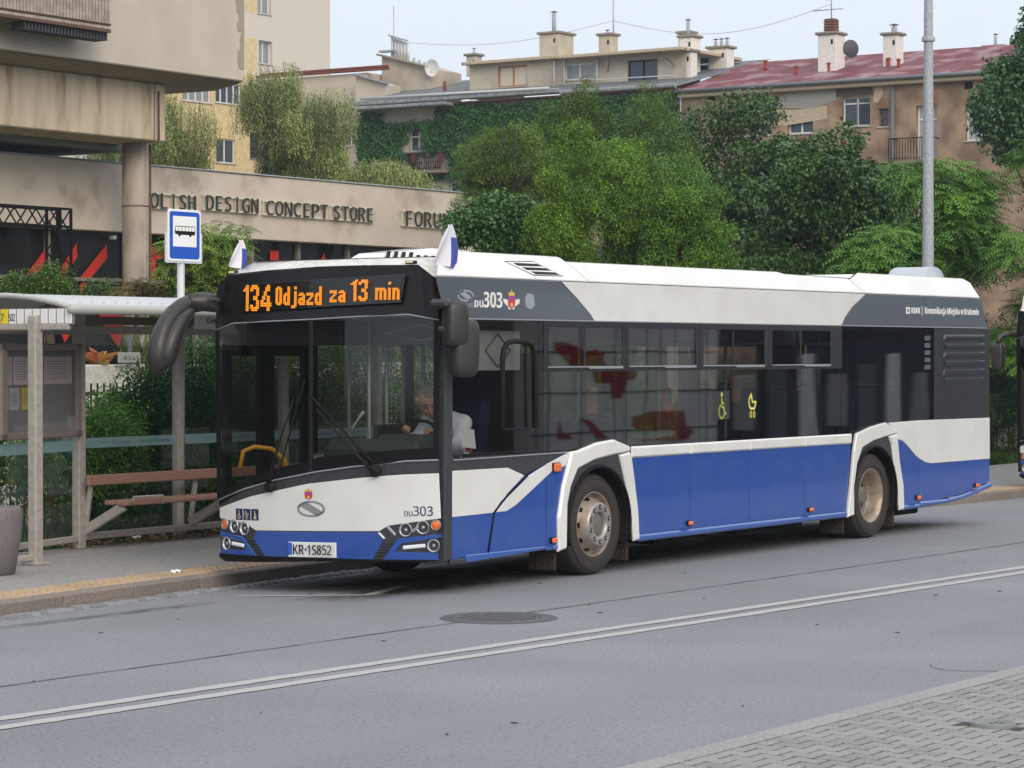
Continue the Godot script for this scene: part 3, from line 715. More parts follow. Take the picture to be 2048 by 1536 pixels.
func circle(cx: float, cy: float, rx: float, ry: float, n := 16, a0 := 0.0, a1 := 360.0) -> Array:
	var o := []
	for k in n + (0 if a1 - a0 >= 360.0 else 1):
		var a := deg_to_rad(lerpf(a0, a1, float(k) / n)); o.append(Vector2(cx + cos(a) * rx, cy + sin(a) * ry))
	return o

func disc(st: SurfaceTool, cx: float, cy: float, rx: float, ry: float, n := 14) -> void:
	var p := circle(cx, cy, rx, ry, n)
	for k in range(1, n - 1): tri(st, Vector3(p[0].x, p[0].y, 0), Vector3(p[k].x, p[k].y, 0), Vector3(p[k + 1].x, p[k + 1].y, 0))

func pictogram(parent: Node3D, kind: String, xf: Transform3D, s: float, mat: Material) -> void:
	var st := mb()
	var w := s * 0.17
	if kind == "wheelchair":
		disc(st, -0.05 * s, 0.82 * s, 0.16 * s, 0.2 * s)
		strip(st, [Vector2(-0.05, 0.5) * s, Vector2(-0.02, 0.2) * s, Vector2(0.22, 0.15) * s], w)
		strip(st, circle(-0.05 * s, -0.45 * s, 0.42 * s, 0.5 * s, 14, 110, 350), w)
		strip(st, [Vector2(-0.02, -0.1) * s, Vector2(0.25, -0.12) * s, Vector2(0.45, -0.65) * s, Vector2(0.6, -0.6) * s], w)
	elif kind == "pram":
		strip(st, [Vector2(-0.25, 0.85) * s, Vector2(-0.6, 0.4) * s, Vector2(-0.6, 0.0) * s, Vector2(-0.35, -0.32) * s, Vector2(0.3, -0.32) * s, Vector2(0.55, 0.2) * s, Vector2(-0.05, 0.2) * s, Vector2(-0.25, 0.85) * s], w)
		for x in [-0.3, 0.25]: strip(st, circle(x * s, -0.78 * s, 0.14 * s, 0.22 * s, 12), w * 0.8, true)
	else:
		disc(st, 0.0, 0.75 * s, 0.16 * s, 0.18 * s)
		strip(st, [Vector2(0, 0.55) * s, Vector2(0.02, -0.1) * s, Vector2(0.2, -0.9) * s], w * 1.6)
		strip(st, [Vector2(0.02, -0.1) * s, Vector2(-0.25, -0.9) * s], w * 1.4)
		strip(st, [Vector2(0, 0.4) * s, Vector2(0.35, 0.05) * s, Vector2(0.45, -0.9) * s], w)
	obj("pictogram", st, mat, parent, xf)

func badge(parent: Node3D, called: String, xf: Transform3D, rx: float, ry: float, mat: Material) -> void:
	var st := mb()
	var w := rx * 0.17
	# a ring opened by an S-shaped sash
	for s in [1.0, -1.0]:
		var o := []; var i := []
		for k in 15:
			var a := deg_to_rad(lerpf(-28, 165, k / 14.0))
			o.append(Vector3(cos(a) * rx, sin(a) * ry, 0) * Vector3(s, s, 1)); i.append(Vector3(cos(a) * (rx - w), sin(a) * (ry - w * 0.75), 0) * Vector3(s, s, 1))
		for k in 14: quad(st, o[k], o[k + 1], i[k + 1], i[k])
	quad(st, Vector3(-rx * 0.88, ry * 0.40, 0), Vector3(rx * 0.42, -ry * 0.88, 0), Vector3(rx * 0.86, -ry * 0.36, 0), Vector3(-rx * 0.36, ry * 0.88, 0))
	obj(called, st, mat, parent, xf)

func crest(parent: Node3D, called: String, xf: Transform3D, w: float, h: float) -> void:
	var st := mb()
	panel(st, poly([-w, -h * 0.1, -w * 0.85, -h * 0.7, 0, -h, w * 0.85, -h * 0.7, w, -h * 0.1, w * 0.9, h * 0.45, -w * 0.9, h * 0.45]), func(p, t): return Vector3(p.x, p.y, t), 0.001, 0.0)
	var c := obj(called, st, M.crest_red, parent, xf)
	st = mb(); panel(st, poly([-w * 0.8, h * 0.45, w * 0.8, h * 0.45, w * 0.9, h * 0.8, w * 0.4, h * 0.7, 0, h * 1.1, -w * 0.4, h * 0.7, -w * 0.9, h * 0.8]), func(p, t): return Vector3(p.x, p.y, t), 0.001, 0.0)
	obj("crest_crown", st, M.crest_gold, c)
	st = mb(); panel(st, poly([-w * 0.7, -h * 0.05, w * 0.7, -h * 0.05, w * 0.65, h * 0.4, -w * 0.65, h * 0.4]), func(p, t): return Vector3(p.x, p.y, t), 0.002, 0.0)
	obj("crest_field", st, M.crest_violet, c)
	st = mb(); disc(st, 0, -h * 0.55, w * 0.35, h * 0.25); obj("crest_gate", st, M.crest_gold, c, Transform3D(Basis.IDENTITY, Vector3(0, 0, 0.0025)))

func seat(b: Node3D, x: float, z: float, y: float) -> void:
	var s := Node3D.new(); s.name = numbered("passenger_seat", b); b.add_child(s, true); s.position = Vector3(x, y, z)
	var st := mb(); box(st, Vector3(0, 0.42, 0), Vector3(0.42, 0.08, 0.42), 0.03); obj("cushion", st, M.seat_blue, s)
	st = mb(); box(st, Vector3(0.22, 0.75, 0), Vector3(0.08, 0.62, 0.42), 0.03, Basis(Vector3(0, 0, 1), -0.12)); obj("backrest", st, M.seat_blue, s)
	st = mb(); box(st, Vector3(0, 0.2, 0), Vector3(0.3, 0.4, 0.06), 0.01); obj("pedestal", st, M.int_grey, s)
	st = mb(true); tube(st, [Vector3(0.25, 0.98, -0.18), Vector3(0.27, 1.1, -0.15), Vector3(0.27, 1.1, 0.15), Vector3(0.25, 0.98, 0.18)], 0.014, 6); obj("grab_handle", st, M.int_grey, s)

func build_cabin(b: Node3D) -> void:
	var st: SurfaceTool
	for x in [3.0, 3.75, 4.5, 7.4, 8.2, 8.95, 9.7, 10.4]:
		var y := 0.40 if x < 7 else 0.62
		if x > 3.5 and x < 4.6: continue
		seat(b, x, -0.36, y); seat(b, x, -0.8, y)
	for x in [3.0, 3.75, 8.2, 8.95, 9.7, 10.4]: seat(b, x, -2.2, 0.5 if x < 7 else 0.62)
	for p in [[0.72, -1.2, 0], [0.985, -1.2, 0], [1.625, -1.25, 0], [3.35, -0.62, 0], [4.85, -0.6, 0], [6.25, -0.6, 0], [5.6, -2.0, 0], [7.2, -2.0, 1], [7.9, -0.6, 0], [9.2, -1.0, 0], [2.2, -1.9, 0], [1.6, -2.1, 0]]:
		st = mb(true); tube(st, [Vector3(p[0] if p[0] > 0.3 else 0.4, 0.4, p[1]), Vector3(p[0] if p[0] > 0.3 else 0.4, 2.42, p[1])], 0.018, 8)
		obj("grab_pole", st, M.yellow_rail if p[2] == 1 else M.pole_grey, b)
	for z in [-0.7, -1.85]:
		st = mb(true); tube(st, [Vector3(1.8, 2.2, z), Vector3(11.2, 2.2, z)], 0.016, 6); obj("ceiling_rail", st, M.pole_grey, b)
	for p in [[1.95, -0.5, 1.66], [3.32, -0.45, 1.62], [4.93, -0.55, 1.6], [6.3, -0.5, 1.72]]:
		st = mb(); box(st, Vector3(p[0], p[2], p[1]), Vector3(0.10, 0.30, 0.10), 0.03)
		var tv := obj("ticket_validator", st, M.validator, b)
		st = mb(); box(st, Vector3(p[0] - 0.02, p[2] + 0.05, p[1] + 0.052), Vector3(0.07, 0.12, 0.01), 0.003); obj("screen", st, M.screen_blue, tv)
	st = mb(true); tube(st, [Vector3(0.20, 1.05, -2.28), Vector3(0.22, 1.2, -2.26), Vector3(0.30, 1.24, -2.2), Vector3(0.45, 1.22, -2.12), Vector3(0.56, 1.12, -2.06), Vector3(0.62, 0.9, -2.04)], 0.021, 8); obj("door_rail", st, M.yellow_rail, b)
	st = mb(true); tube(st, [Vector3(0.55, 0.9, -1.62), Vector3(0.58, 1.1, -1.58), Vector3(0.68, 1.2, -1.52), Vector3(0.85, 1.22, -1.45)], 0.021, 8); obj("door_rail", st, M.yellow_rail, b)
	# driver's cab: dashboard, wheel, partition, seat, overhead box
	st = mb()
	box(st, Vector3(0.30, 1.18, -0.75), Vector3(0.42, 0.30, 1.1), 0.09); box(st, Vector3(0.38, 0.8, -0.75), Vector3(0.5, 0.8, 1.15), 0.05); box(st, Vector3(0.42, 1.32, -0.55), Vector3(0.30, 0.12, 0.55), 0.05)
	obj("dashboard", st, M.dash, b)
	st = mb(true)
	var ring := []
	for k in 25:
		var a := TAU * k / 24.0; ring.append(Vector3(0.62, 1.30, -0.62) + Vector3(sin(a) * 0.12, sin(a) * 0.19, cos(a) * 0.225))
	tube(st, ring, 0.016, 8, false); tube(st, [Vector3(0.4, 1.0, -0.62), Vector3(0.62, 1.30, -0.62)], 0.03, 8)
	obj("steering_wheel", st, M.black, b)
	st = mb(); box(st, Vector3(1.74, 1.25, -0.62), Vector3(0.05, 1.7, 1.12), 0.01)
	obj("cab_partition", st, M.int_dark, b)
	st = mb(); box(st, Vector3(1.25, 0.92, -1.2), Vector3(0.9, 1.05, 0.04), 0.01)
	obj("cab_door", st, M.int_dark, b)
	st = mb(); box(st, Vector3(1.1, 0.95, -0.62), Vector3(0.46, 0.12, 0.46), 0.04); box(st, Vector3(1.42, 1.32, -0.62), Vector3(0.14, 0.72, 0.46), 0.05, Basis(Vector3(0, 0, 1), -0.15)); box(st, Vector3(1.1, 0.65, -0.62), Vector3(0.3, 0.5, 0.3), 0.03)
	obj("driver_seat", st, M.seat_navy, b)
	st = mb()
	box(st, Vector3(0.92, 2.29, -0.72), Vector3(0.04, 0.24, 1.15), 0.01, Basis(Vector3(0, 0, 1), 0.25))
	var ov := obj("overhead_panel", st, M.int_panel, b)
	st = mb()
	for s in [[0.0, 0.07, 0.4, 0.0], [0.4, 0.0, 0.0, -0.07], [0.0, -0.07, -0.4, 0.0], [-0.4, 0.0, 0.0, 0.07]]: bar(st, Vector3(0.888, 2.28 + s[1], -0.75 + s[0]), Vector3(0.888, 2.28 + s[3], -0.75 + s[2]), 0.014, 0.014)
	obj("diamond_trim", st, M.int_light, ov)
	st = mb(); box(st, Vector3(1.3, 2.12, -0.2), Vector3(0.75, 0.36, 0.02), 0.005); var cp := obj("cab_side_panel", st, M.int_light, b)
	st = mb()
	for s in [[0.0, 0.15, 0.2, 0.0], [0.2, 0.0, 0.0, -0.15], [0.0, -0.15, -0.2, 0.0], [-0.2, 0.0, 0.0, 0.15]]: bar(st, Vector3(1.3 + s[0], 2.12 + s[1], -0.186), Vector3(1.3 + s[2], 2.12 + s[3], -0.186), 0.016, 0.012)
	obj("diamond_trim", st, M.int_panel, cp)
	st = mb(); box(st, Vector3(0.55, 2.28, -1.75), Vector3(0.5, 0.22, 1.1), 0.02); obj("door_header", st, M.int_dark, b)
	st = mb(true); tube(st, [Vector3(0.22, 1.42, -1.02), Vector3(0.30, 1.52, -1.0), Vector3(0.32, 1.58, -0.96)], [0.010, 0.008, 0.016], 6); obj("microphone", st, M.int_light, b)
# ---------------------------------------------------------------- the driver
func field_mesh(bones: Array, k: float, cell: float) -> ArrayMesh:   # surface nets over tapered capsules [a, b, ra, rb]
	var lo := Vector3.ONE * 1e9; var hi := -lo
	for bn in bones:
		for e in [[bn[0], bn[2]], [bn[1], bn[3]]]:
			lo = lo.min(e[0] - Vector3.ONE * (e[1] + cell * 2.5)); hi = hi.max(e[0] + Vector3.ONE * (e[1] + cell * 2.5))
	var n := Vector3i(((hi - lo) / cell).ceil()) + Vector3i.ONE
	var f := PackedFloat32Array(); f.resize(n.x * n.y * n.z); f.fill(1.0)
	for bn in bones:
		var a: Vector3 = bn[0]; var d: Vector3 = bn[1] - a; var l2 := maxf(d.length_squared(), 1e-9)
		var r := maxf(bn[2], bn[3]) + k * 1.5 + cell * 2.0
		var b0 := Vector3i(((a.min(bn[1]) - Vector3.ONE * r - lo) / cell).floor()).clamp(Vector3i.ZERO, n - Vector3i.ONE)
		var b1 := Vector3i(((a.max(bn[1]) + Vector3.ONE * r - lo) / cell).ceil()).clamp(Vector3i.ZERO, n - Vector3i.ONE)
		for z in range(b0.z, b1.z + 1):
			for y in range(b0.y, b1.y + 1):
				var i := (z * n.y + y) * n.x
				for x in range(b0.x, b1.x + 1):
					var p := lo + Vector3(x, y, z) * cell - a
					var t := clampf(p.dot(d) / l2, 0.0, 1.0)
					var v: float = (p - d * t).length() - lerpf(bn[2], bn[3], t)
					var w := f[i + x]
					var h := maxf(k - absf(v - w), 0.0) / k
					f[i + x] = minf(v, w) - h * h * k * 0.25
	var verts := PackedVector3Array(); var idx := {}
	var st := SurfaceTool.new(); st.begin(Mesh.PRIMITIVE_TRIANGLES)
	var sx := 1; var sy := n.x; var sz := n.x * n.y
	for z in n.z - 1:
		for y in n.y - 1:
			for x in n.x - 1:
				var i := x + y * sy + z * sz
				var neg := 0
				for c in 8: neg += 1 if f[i + (c & 1) + ((c >> 1) & 1) * sy + (c >> 2) * sz] < 0.0 else 0
				if neg == 0 or neg == 8: continue
				var sum := Vector3.ZERO; var cnt := 0
				for c in 8:
					for ax in 3:
						if c & (1 << ax): continue
						var c2 := c | (1 << ax)
						var v1 := f[i + (c & 1) + ((c >> 1) & 1) * sy + (c >> 2) * sz]; var v2 := f[i + (c2 & 1) + ((c2 >> 1) & 1) * sy + (c2 >> 2) * sz]
						if (v1 < 0.0) != (v2 < 0.0):
							var q := Vector3(c & 1, (c >> 1) & 1, c >> 2); q[ax] += v1 / (v1 - v2)
							sum += q; cnt += 1
				idx[i] = verts.size(); verts.append(lo + (Vector3(x, y, z) + sum / cnt) * cell)
	st.set_smooth_group(1)
	for v in verts: st.add_vertex(v)
	for i in idx:
		var o := [[sx, sy, sz], [sy, sz, sx], [sz, sx, sy]]
		for e in o:
			var j: int = i + e[0]
			if j >= f.size() or (f[i] < 0.0) == (f[j] < 0.0): continue
			var q := [i, i - e[1], i - e[1] - e[2], i - e[2]]
			if not (idx.has(q[1]) and idx.has(q[2]) and idx.has(q[3])): continue
			if f[i] < 0.0: q.reverse()
			for t in [0, 1, 2, 0, 2, 3]: st.add_index(idx[q[t]])
	st.generate_normals()
	return st.commit()

func build_driver() -> void:
	var who := thing("person", "driver in a white shirt with grey hair, seated behind the windscreen and looking down", "person", Vector3.ZERO)
	var v := func(x: float, y: float, z: float) -> Vector3: return Vector3(x, y, z)
	var hip := Vector3(1.18, 1.08, -0.60); var chest := Vector3(1.05, 1.40, -0.58); var neck := Vector3(0.93, 1.53, -0.56)
	var head := Vector3(0.755, 1.655, -0.58)
	var fwd := Vector3(-0.62, -0.38, 0.68).normalized()
	var rt := fwd.cross(Vector3.UP).normalized(); var up := rt.cross(fwd)
	var torso := [[hip, chest, 0.15, 0.165], [chest + v.call(0, 0.03, 0.10), chest + v.call(0, 0.03, -0.10), 0.11, 0.11], [chest, neck, 0.12, 0.062]]
	var arms := []
	for s in [1.0, -1.0]:
		var sh := Vector3(1.04, 1.47, -0.57 + s * 0.19); var el := Vector3(0.86, 1.24, -0.58 + s * 0.25); var wr := Vector3(0.69, 1.36, -0.58 + s * 0.16)
		arms.append([sh, el, 0.062, 0.046]); arms.append([el, wr, 0.045, 0.031])
	var legs := []
	for s in [1.0, -1.0]:
		legs.append([hip + v.call(0, -0.02, s * 0.09), Vector3(0.76, 1.0, -0.60 + s * 0.12), 0.09, 0.062]); legs.append([Vector3(0.76, 1.0, -0.60 + s * 0.12), Vector3(0.62, 0.58, -0.60 + s * 0.12), 0.06, 0.04])
		legs.append([Vector3(0.62, 0.58, -0.60 + s * 0.12), Vector3(0.48, 0.53, -0.60 + s * 0.13), 0.042, 0.03])
	var skull := [[head + up * 0.035 - fwd * 0.02, head + up * 0.03 + fwd * 0.02, 0.088, 0.082], [head - up * 0.03 + fwd * 0.03, head - up * 0.075 + fwd * 0.055, 0.062, 0.035], [head - up * 0.06 - fwd * 0.03, neck, 0.058, 0.06],
		[head + fwd * 0.10 + up * 0.012, head + fwd * 0.118 - up * 0.025, 0.010, 0.015], [head + rt * 0.088 - up * 0.005, head + rt * 0.094 + up * 0.03, 0.014, 0.018], [head - rt * 0.088 - up * 0.005, head - rt * 0.094 + up * 0.03, 0.014, 0.018],
		[head + fwd * 0.088 - up * 0.055 + rt * 0.018, head + fwd * 0.088 - up * 0.055 - rt * 0.018, 0.012, 0.012]]
	var st := SurfaceTool.new()
	st.begin(Mesh.PRIMITIVE_TRIANGLES)
	st.append_from(field_mesh(torso + arms + legs, 0.05, 0.018), 0, Transform3D())
	st.append_from(field_mesh(skull, 0.02, 0.007), 0, Transform3D())
	for s in [1.0, -1.0]:
		var wr := Vector3(0.69, 1.36, -0.58 + s * 0.16)
		var d := Vector3(-0.75, 0.35, -s * 0.3).normalized(); var sd := Vector3(0.0, 0.4, s).normalized(); sd = (sd - d * sd.dot(d)).normalized(); var nn := d.cross(sd)
		var hb := [[wr - d * 0.02, wr + d * 0.02, 0.028, 0.03]]
		for k in 4:
			var o := sd * (k - 1.5) * 0.019
			hb.append([wr + d * 0.02 + o * 0.6, wr + d * 0.085 + o, 0.018, 0.012])
			var p1 := wr + d * (0.125 - absf(k - 1.4) * 0.006) + o - nn * 0.01; var p2 := p1 - nn * 0.032 + d * 0.008
			hb.append([wr + d * 0.085 + o, p1, 0.010, 0.009]); hb.append([p1, p2, 0.009, 0.0075])
		hb.append([wr + d * 0.03 + sd * 0.025, wr + d * 0.07 + sd * 0.05 - nn * 0.015, 0.012, 0.009]); hb.append([wr + d * 0.07 + sd * 0.05 - nn * 0.015, wr + d * 0.09 + sd * 0.045 - nn * 0.035, 0.009, 0.008])
		st.append_from(field_mesh(hb, 0.008, 0.006), 0, Transform3D())
	put("body", st.commit(), M.skin, who)
	var grow := func(list: Array, g: float) -> Array:
		var o := []
		for bn in list: o.append([bn[0], bn[1], bn[2] + g, bn[3] + g])
		return o
	put("shirt", field_mesh(grow.call(torso.slice(0, 2) + [[chest, chest.lerp(neck, 0.75), 0.12, 0.075], arms[0], [arms[1][0], arms[1][0].lerp(arms[1][1], 0.75), 0.05, 0.042], arms[2], [arms[3][0], arms[3][0].lerp(arms[3][1], 0.75), 0.05, 0.042]], 0.016), 0.045, 0.018), M.shirt, who)
	put("trousers", field_mesh(grow.call(legs + [[hip, hip + v.call(-0.02, 0.02, 0), 0.15, 0.145]], 0.014), 0.05, 0.02), M.seat_navy, who)
	put("hair", field_mesh([[head + up * 0.06 - fwd * 0.035, head + up * 0.062 + fwd * 0.03, 0.082, 0.06], [head - up * 0.01 - fwd * 0.06, head - up * 0.045 - fwd * 0.055, 0.06, 0.05], [head + up * 0.03 - fwd * 0.03 + rt * 0.05, head + up * 0.03 - fwd * 0.03 - rt * 0.05, 0.058, 0.058]], 0.02, 0.008), M.hair, who)
	var ey := mb(true)
	for s in [1.0, -1.0]: lathe(ey, [Vector2(0.0, 0.0), Vector2(0.009, 0.003), Vector2(0.0, 0.006)], 8, Transform3D(Basis(rt, up, -fwd) , head + fwd * 0.094 + rt * s * 0.032 + up * 0.012))
	obj("eye", ey, M.black, who)
	var gl := mb(true)
	for s in [1.0, -1.0]:
		var r := []
		for k in 11:
			var a := TAU * k / 10.0; r.append(head + fwd * 0.106 + rt * (s * 0.034 + cos(a) * 0.024) + up * (0.012 + sin(a) * 0.018))
		tube(gl, r, 0.003, 5, false)
		tube(gl, [head + fwd * 0.10 + rt * s * 0.058 + up * 0.016, head + rt * s * 0.092 + up * 0.02], 0.003, 5)
	obj("glasses", gl, M.black, who)
	var sheet := thing("paper_sheet", "white paper sheets standing in the driver's side window", "paper")
	st = mb()
	quad(st, Vector3(0.62, 1.27, -0.10), Vector3(0.80, 1.25, -0.08), Vector3(0.80, 1.42, -0.10), Vector3(0.62, 1.43, -0.12))
	obj("sheet", st, M.white_print, sheet)
	st = mb(true); lathe(st, [Vector2(0.03, 0), Vector2(0.036, 0.10), Vector2(0.039, 0.102), Vector2(0.036, 0.115), Vector2(0, 0.115)], 14, Transform3D(Basis(Vector3(1, 0, 0), -PI / 2), Vector3(0.78, 1.22, -0.14)))
	tag(obj("paper_cup", st, M.cup, self), "small red and white paper cup on the driver's window ledge", "cup")

func build_flag(at: Vector3, label: String, big: float, lean: float) -> Node3D:
	var f := thing("flag", label, "flag", at, "small flags on the bus roofs")
	var st := mb(true)
	tube(st, [Vector3(0.0, -0.02, 0), Vector3(lean * 0.5, 0.2 * big, 0), Vector3(lean, 0.43 * big, 0)], 0.007, 6)
	obj("mast", st, M.white, f)
	st = mb(); box(st, Vector3(0.0, 0.0, 0), Vector3(0.07, 0.09, 0.05), 0.01); obj("bracket", st, M.rubber, f)
	for half in 2:
		st = mb(true)
		var nx := 7; var ny := 10
		var g := func(s: float, t: float) -> Vector3:   # s across the folded cloth, t down from the tip
			var w := (0.03 + 0.36 * pow(t, 0.8)) * big
			var x := lean * (1.0 - t) + 0.015 - w * (1.0 - s) + 0.07 * s * big * sin(t * 2.6)
			return Vector3(x, (0.43 - 0.36 * t - 0.03 * s * t + 0.02 * (1.0 - s) * t) * big, 0.035 * sin(s * 9.0 + t * 2.0) * t * big + 0.03)
		var s0 := 0.0 if half == 0 else 0.60
		var s1 := 0.60 if half == 0 else 1.0
		var t0 := 0.0 if half == 0 else 0.30
		for i in nx:
			for j in ny:
				var a := lerpf(s0, s1, float(i) / nx); var b := lerpf(s0, s1, float(i + 1) / nx); var c := lerpf(t0, 1.0, float(j) / ny); var d := lerpf(t0, 1.0, float(j + 1) / ny)
				quad(st, g.call(a, d), g.call(b, d), g.call(b, c), g.call(a, c))
		if half == 0:
			for j in 3:
				var c := lerpf(0.0, 0.30, j / 3.0); var d := lerpf(0.0, 0.30, (j + 1) / 3.0)
				quad(st, g.call(0.6, d), g.call(1.0, d), g.call(1.0, c), g.call(0.6, c))
		obj("white_cloth" if half == 0 else "blue_cloth", st, M.flag_white if half == 0 else M.flag_blue, f)
	return f
# ---------------------------------------------------------------- ground, road, kerbs
const KERB := [[-60.0, 6.0], [-12.0, -1.0], [-6.0, -1.75], [-3.0, -2.28], [-1.4, -2.46], [0.2, -2.60], [2.0, -2.70], [6.0, -2.78], [10.0, -2.76], [13.0, -2.62], [17.0, -2.35], [21.0, -2.15], [30.0, -1.75], [60.0, -1.0], [150.0, -1.0]]
func kerb_z(x: float) -> float:
	for k in KERB.size() - 1:
		if x <= KERB[k + 1][0]: return lerpf(KERB[k][1], KERB[k + 1][1], (x - KERB[k][0]) / (KERB[k + 1][0] - KERB[k][0]))
	return -1.0
func road_y(z: float) -> float: return 0.028 * minf(0.0, z)
func line_z(x: float) -> float: return 2.42 + (x + 7.6) * 0.0545

func build_ground() -> void:
	var st := mb()
	quad(st, Vector3(-400, -0.35, 400), Vector3(900, -0.35, 400), Vector3(900, -0.35, -700), Vector3(-400, -0.35, -700))
	struct("ground", st, M.soil)
	st = mb()
	var x := -60.0
	while x < 150.0:
		var w := 0.5 if x > -12 and x < 32 else 6.0
		var k0 := kerb_z(x) - 0.02; var k1 := kerb_z(x + w) - 0.02
		var za := [6.19, 0.0, minf(-0.5, lerpf(0.0, k0, 0.5)), k0]; var zb := [6.19, 0.0, minf(-0.5, lerpf(0.0, k1, 0.5)), k1]
		if x < -12: za = [6.19, 6.1, 6.05, 6.0] if k0 > 0 else za
		for i in 3: quad(st, Vector3(x, road_y(za[i]), za[i]), Vector3(x + w, road_y(zb[i]), zb[i]), Vector3(x + w, road_y(zb[i + 1]), zb[i + 1]), Vector3(x, road_y(za[i + 1]), za[i + 1]))
		x += w
	struct("road", st, M.asphalt)
	# far pavement with its grey flags and the ochre guide strip
	st = mb()
	x = -14.0
	while x < 60.0:
		var w := 0.5 if x < 32 else 4.0
		var a := kerb_z(x); var b := kerb_z(x + w)
		quad(st, Vector3(x, 0.055, a - 0.14), Vector3(x + w, 0.055, b - 0.14), Vector3(x + w, 0.062, minf(b - 0.5, -5.95)), Vector3(x, 0.062, minf(a - 0.5, -5.95)))
		x += w
	var pv := struct("far_pavement", st, M.pavement)
	st = mb()
	x = -8.0
	var tiles := 0
	while x < 31.0:
		var a := kerb_z(x); var b := kerb_z(x + 0.4)
		var y := 0.061
		var t := mb()
		for r in 1:
			box(t, Vector3(x + 0.2, y - 0.01, (a + b) * 0.5 - 0.36 - r * 0.4), Vector3(0.392, 0.03, 0.392), 0.006)
			for i in 4:
				for j in 4: box(t, Vector3(x + 0.06 + i * 0.094, y + 0.006, (a + b) * 0.5 - 0.215 - r * 0.4 - j * 0.094), Vector3(0.03, 0.008, 0.03))
			if r == 0: obj("guide_tile", t, [M.ochre, M.ochre2, M.ochre][tiles % 3], pv)
			else: obj("guide_tile", t, [M.ochre2, M.ochre, M.ochre][tiles % 3], pv)
			t = mb()
		tiles += 1
		x += 0.4
	# kerb stones, one by one, and a row of granite setts in the gutter
	var kr := thing("kerb", "grey concrete kerb in front of the bus shelter pavement", "kerb")
	x = -8.0
	while x < 31.0:
		var a := kerb_z(x); var b := kerb_z(x + 1.0)
		var ang := atan2(a - b, 1.0)
		st = mb(); box(st, Vector3(x + 0.5, -0.04, (a + b) * 0.5 - 0.07), Vector3(0.992, 0.20 + 0.003 * (int(x) % 2), 0.15), 0.018, Basis(Vector3.UP, ang))
		obj("kerb_stone", st, [M.kerb, M.kerb2][int(x + 8.0) % 2], kr)
		x += 1.0
	var gs := thing("gutter_setts", "row of small granite setts in the gutter under the far kerb", "paving")
	var kinds := []
	rng.seed = 5
	for k in 5:
		st = mb()
		var s := Vector3(rng.randf_range(0.085, 0.10), 0.06, rng.randf_range(0.085, 0.10))
		box(st, Vector3.ZERO, s, 0.018); st.generate_normals(); kinds.append(st.commit())
	x = -5.5
	var n := 0
	while x < 22.0:
		for r in 2:
			if n >= 290 and r == 1: continue
			var z := kerb_z(x) + 0.075 + r * 0.108 + rng.randf_range(-0.008, 0.008)
			if n < 296: put("sett", kinds[rng.randi() % 5], [M.sett, M.sett2][rng.randi() % 2], gs, Transform3D(Basis(Vector3.UP, rng.randf_range(-0.12, 0.12)), Vector3(x, road_y(z) - 0.008 + rng.randf_range(-0.006, 0.006), z)))
			n += 1
		x += 0.112 if x < 4 else 0.16
	# painted lines
	for s: float in [-0.135, 0.135]:
		st = mb()
		x = -16.0
		rng.seed = 11
		var j0 := 0.0; var j1 := 0.0
		while x < 60.0:
			var w := 0.12 if x < 12 else 1.0
			var c0 := line_z(x) + s; var c1 := line_z(x + w) + s
			var n0 := rng.randf_range(-0.008, 0.008); var n1 := rng.randf_range(-0.008, 0.008)
			quad(st, Vector3(x, 0.005, c0 + 0.063 + j0), Vector3(x + w, 0.005, c1 + 0.063 + n0), Vector3(x + w, 0.005, c1 - 0.063 + n1), Vector3(x, 0.005, c0 - 0.063 + j1))
			j0 = n0; j1 = n1; x += w
		struct("road_line", st, M.road_paint)
	st = mb()
	var bl := [Vector2(-0.45, -1.72), Vector2(-0.05, -0.64), Vector2(0.02, -0.72), Vector2(0.9, -1.02)]
	var bw := 0.055
	for seg in [[Vector2(-0.48, -1.75), Vector2(0.02, -0.66), 0.10], [Vector2(0.02, -0.68), Vector2(0.95, -1.0), 0.11]]:
		var d: Vector2 = (seg[1] - seg[0]).normalized(); var m: Vector2 = Vector2(-d.y, d.x) * seg[2] * 0.5
		var q: Array = [seg[0] - m, seg[1] - m, seg[1] + m, seg[0] + m]
		quad(st, Vector3(q[3].x, road_y(q[3].y) + 0.005, q[3].y), Vector3(q[2].x, road_y(q[2].y) + 0.005, q[2].y), Vector3(q[1].x, road_y(q[1].y) + 0.005, q[1].y), Vector3(q[0].x, road_y(q[0].y) + 0.005, q[0].y))
	struct("bus_bay_line", st, M.road_paint)
	st = mb()
	quad(st, Vector3(11.5, road_y(-1.9) + 0.005, -1.92), Vector3(30, road_y(0.7) + 0.005, 4.5), Vector3(30, road_y(0.7) + 0.005, 4.38), Vector3(11.5, road_y(-1.9) + 0.005, -2.02))
	struct("bay_edge_line", st, M.road_paint)
	# oil stains of the stopping buses
	for sp in [[3.2, -1.2, 7.0, 1.5, 0], [-2.4, -1.55, 3.4, 0.35, 1], [10.0, -0.9, 3.0, 1.1, 0], [0.6, -0.7, 3.0, 0.9, 0]]:
		st = mb()
		var n0 := 10
		for i in n0:
			for j in 4:
				var g := func(u: float, v: float) -> Vector3:
					var zz: float = sp[1] + (v - 0.5) * sp[3]
					return Vector3(sp[0] + (u - 0.5) * sp[2], road_y(zz) + 0.003, zz)
				st.set_uv(Vector2(i, j)); var a := Vector2(float(i) / n0, j / 4.0); var b := Vector2(float(i + 1) / n0, (j + 1) / 4.0)
				for q in [[a.x, b.y], [b.x, a.y], [b.x, b.y], [a.x, b.y], [a.x, a.y], [b.x, a.y]]:
					st.set_uv(Vector2(q[0], q[1])); st.add_vertex(g.call(q[0], q[1]))
		struct("road_stain", st, M.stain if sp[4] == 0 else M.stain_grey)
	# sealed seam and cracks
	st = mb()
	rng.seed = 21
	var pz := 1.26
	x = -9.0
